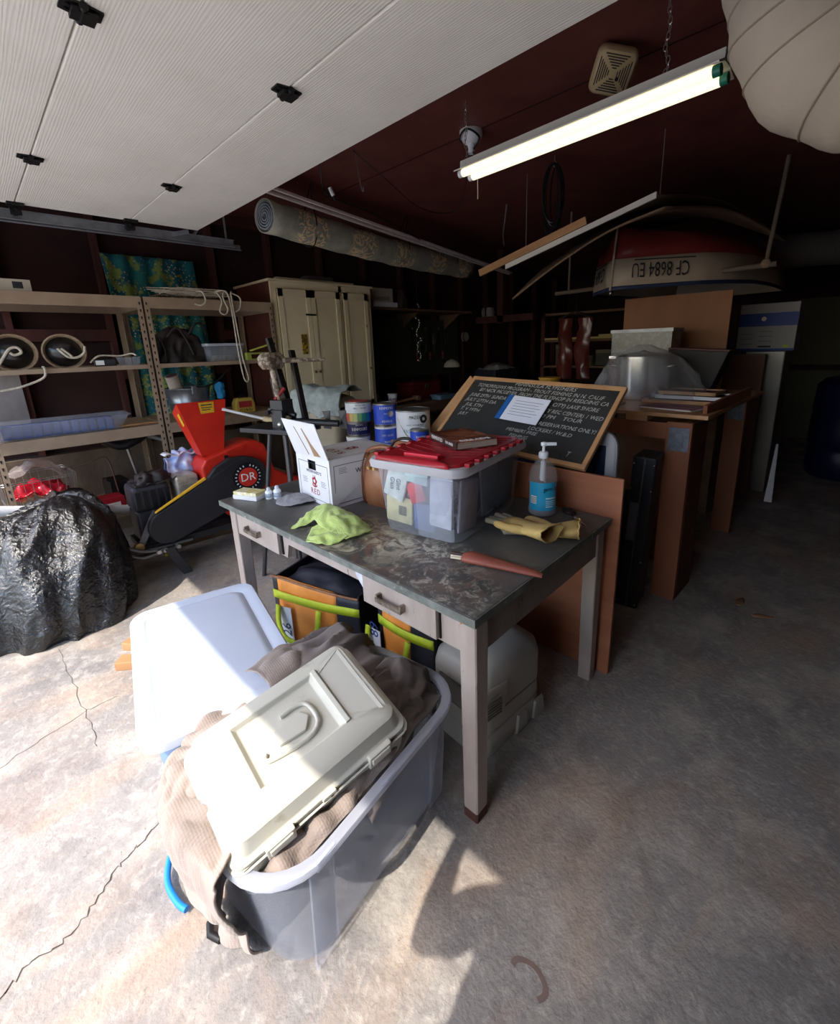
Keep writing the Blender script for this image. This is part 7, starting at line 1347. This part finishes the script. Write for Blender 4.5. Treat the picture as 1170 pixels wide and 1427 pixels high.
# ---------------------------------------------------------------- the photographer, whose shadow falls on the floor
def person():
    J = {'pelvis': (-.12, -.34, .92, .155, .10), 'waist': (-.12, -.34, 1.03, .15, .10), 'chest': (-.11, -.32, 1.20, .155, .11), 'neck0': (-.13, -.31, 1.40, .085, .07), 'neck': (-.12, -.30, 1.46, .055, .055),
         'shL': (-.28, -.31, 1.355, .06, .06), 'elL': (-.43, -.26, 1.04, .045, .045), 'wrL': (-.455, -.24, 1.30, .028, .026), 'haL': (-.455, -.235, 1.385, .036, .018),
         'shR': (.06, -.31, 1.31, .058, .058), 'elR': (.20, -.22, 1.12, .045, .045), 'wrR': (.12, -.08, 1.40, .029, .026), 'haR': (.085, -.055, 1.455, .034, .018),
         'hipL': (-.21, -.34, .85, .10, .10), 'knL': (-.22, -.36, .47, .065, .065), 'anL': (-.22, -.40, .10, .042, .042), 'toL': (-.23, -.22, .04, .045, .035),
         'hipR': (-.03, -.34, .85, .10, .10), 'knR': (-.02, -.36, .47, .065, .065), 'anR': (-.02, -.40, .10, .042, .042), 'toR': (.0, -.22, .04, .045, .035)}
    E_ = [('pelvis', 'waist'), ('waist', 'chest'), ('chest', 'neck0'), ('neck0', 'neck'), ('chest', 'shL'), ('shL', 'elL'), ('elL', 'wrL'), ('wrL', 'haL'), ('chest', 'shR'), ('shR', 'elR'), ('elR', 'wrR'), ('wrR', 'haR'),
          ('pelvis', 'hipL'), ('hipL', 'knL'), ('knL', 'anL'), ('anL', 'toL'), ('pelvis', 'hipR'), ('hipR', 'knR'), ('knR', 'anR'), ('anR', 'toR')]
    k = list(J); root = thing('person', 'person raising one hand while taking the picture, casting the shadow at lower right', 'person', (-.12, -.34, 0))
    def skin(nm, names, edges, JJ, mm, sub=2):
        idx = {n: i for i, n in enumerate(names)}; me = bpy.data.meshes.new(nm); me.from_pydata([Vector(JJ[n][:3]) - root.location for n in names], [(idx[a], idx[b]) for a, b in edges], [])
        o = bpy.data.objects.new(nm, me); C.objects.link(o); o.parent = root; me.materials.append(mm)
        md = o.modifiers.new('skin', 'SKIN'); sv = me.skin_vertices[0].data if me.skin_vertices else None
        if sv is None: bpy.context.view_layer.objects.active = o; sv = me.skin_vertices[0].data
        for n, i in idx.items(): sv[i].radius = (JJ[n][3], JJ[n][4]); sv[i].use_root = (i == 0)
        s2 = o.modifiers.new('sub', 'SUBSURF'); s2.levels = sub; s2.render_levels = sub; md.use_smooth_shade = True
        return o
    M_sk = mat('skin_tone', (196, 150, 122), (184, 136, 110), sc=6, rough=.55); M_sh = mat('dark_shirt', (52, 58, 74), rough=.9); M_tr = mat('dark_trousers', (48, 48, 52), rough=.9)
    up = [n for n in k if n[:3] not in ('hip',) and n[:2] not in ('kn', 'an', 'to')]
    skin('body', k, E_, J, M_sk)
    grow = {n: J[n][:3] + (J[n][3] + .012, J[n][4] + .012) for n in k}
    mid = lambda a, b_, t, e: tuple(lerp(J[a][i], J[b_][i], t) for i in range(3)) + (lerp(J[a][3], J[b_][3], t) + e, lerp(J[a][4], J[b_][4], t) + e)
    g2 = dict(grow); g2['slL'] = mid('shL', 'elL', .75, .016); g2['slR'] = mid('shR', 'elR', .75, .016)
    skin('shirt', ['pelvis', 'waist', 'chest', 'neck0', 'shL', 'slL', 'shR', 'slR'], [('pelvis', 'waist'), ('waist', 'chest'), ('chest', 'neck0'), ('chest', 'shL'), ('shL', 'slL'), ('chest', 'shR'), ('shR', 'slR')], g2, M_sh)
    skin('trousers', ['pelvis', 'hipL', 'knL', 'anL', 'hipR', 'knR', 'anR'], [('pelvis', 'hipL'), ('hipL', 'knL'), ('knL', 'anL'), ('pelvis', 'hipR'), ('hipR', 'knR'), ('knR', 'anR')], {n: J[n][:3] + (J[n][3] + .018, J[n][4] + .018) for n in k}, M_tr)
    # head, hair, face
    hc = Vector((-.12, -.27, 1.57)) - root.location; m = MB(); m.ball((hc.x, hc.y, hc.z), (.075, .092, .115), 24, 18); m.ball((hc.x + .01, hc.y + .012, hc.z - .055), (.052, .070, .06), 16, 12); m.ball((hc.x + .012, hc.y + .095, hc.z - .01), (.012, .018, .022), 10, 8)
    for s in (-1, 1): m.ball((hc.x + s * .076, hc.y, hc.z - .005), (.010, .020, .030), 8, 6)
    m.build('head', M_sk, root, smooth=80); m = MB(); m.ball((hc.x, hc.y - .018, hc.z + .028), (.082, .092, .100), 20, 14); m.build('hair', mat('hair_brown', (60, 44, 34), rough=.8), root, smooth=80)
    for s in (-1, 1): MB().ball((hc.x + .01 + s * .030, hc.y + .080, hc.z + .008), .011, 10, 8).build('eye', mat('eye_white', (226, 224, 220), rough=.2), root, smooth=80)
    MB().ball((hc.x + .012, hc.y + .080, hc.z - .055), (.022, .008, .006), 10, 6).build('mouth', mat('lips', (160, 92, 84), rough=.5), root, smooth=80)
    for s, w_ in ((-1, 'haL'), (1, 'haR')):
        h = Vector(J[w_][:3]) - root.location
        if s < 0:
            for i in range(4): MB().tube(spl([h + Vector((-.028 + .019 * i, 0, .02)), h + Vector((-.032 + .021 * i, .008, .06)), h + Vector((-.036 + .024 * i, .022, .095 - .006 * abs(i - 1.5)))], 4), [.0095] * 5 + [.0085, .0075, .0065, .0055], 8).build('finger', M_sk, root, smooth=70)
            MB().tube(spl([h + Vector((.02, 0, -.02)), h + Vector((.05, .01, .01)), h + Vector((.062, .016, .04))], 4), [.012] * 5 + [.010, .009, .0085, .007], 8).build('thumb', M_sk, root, smooth=70)
            continue
        for i in range(4): MB().tube(spl([h + Vector((s * -.005, .0, .035 - .020 * i)), h + Vector((-s * .018, .014, .042 - .021 * i)), h + Vector((-s * .044, .020, .040 - .021 * i)), h + Vector((-s * .058, .012, .038 - .021 * i))], 4), [.0095] * 6 + [.009] * 4 + [.0085, .0075, .006], 8).build('finger', M_sk, root, smooth=70)
        MB().tube(spl([h + Vector((0, -.01, -.01)), h + Vector((-s * .02, -.026, .008)), h + Vector((-s * .04, -.022, .022))], 4), [.012] * 5 + [.010, .009, .0085, .007], 8).build('thumb', M_sk, root, smooth=70)
    for s, a in ((-1, 'L'), (1, 'R')):
        f = Vector(J['an' + a][:3]) - root.location; m = MB(); m.rb([(.09, .27, .04, -.10, f.x, f.y + .075), (.095, .28, .045, -.07, f.x, f.y + .075), (.085, .22, .04, -.03, f.x, f.y + .05), (.07, .10, .035, .01, f.x, f.y)], 5)
        m.v = [v + Vector((0, 0, .10)) for v in m.v]; m.build('shoe', M_blk, root, smooth=60)
    return root
person()
ph = simple('phone', 'dark phone held up in one hand by the person taking the picture', 'phone', (-.005, -.045, 1.475), [('phone_body', MB().rb([(.15, .009, .004, -.037), (.155, .010, .0045, -.033), (.155, .010, .0045, .033), (.15, .009, .004, .037)], 3), M_blk, dict(smooth=40)), ('lens', MB().cyl((.04, .005, .02), (.04, .007, .02), .006, n=12), M_steel, {})])
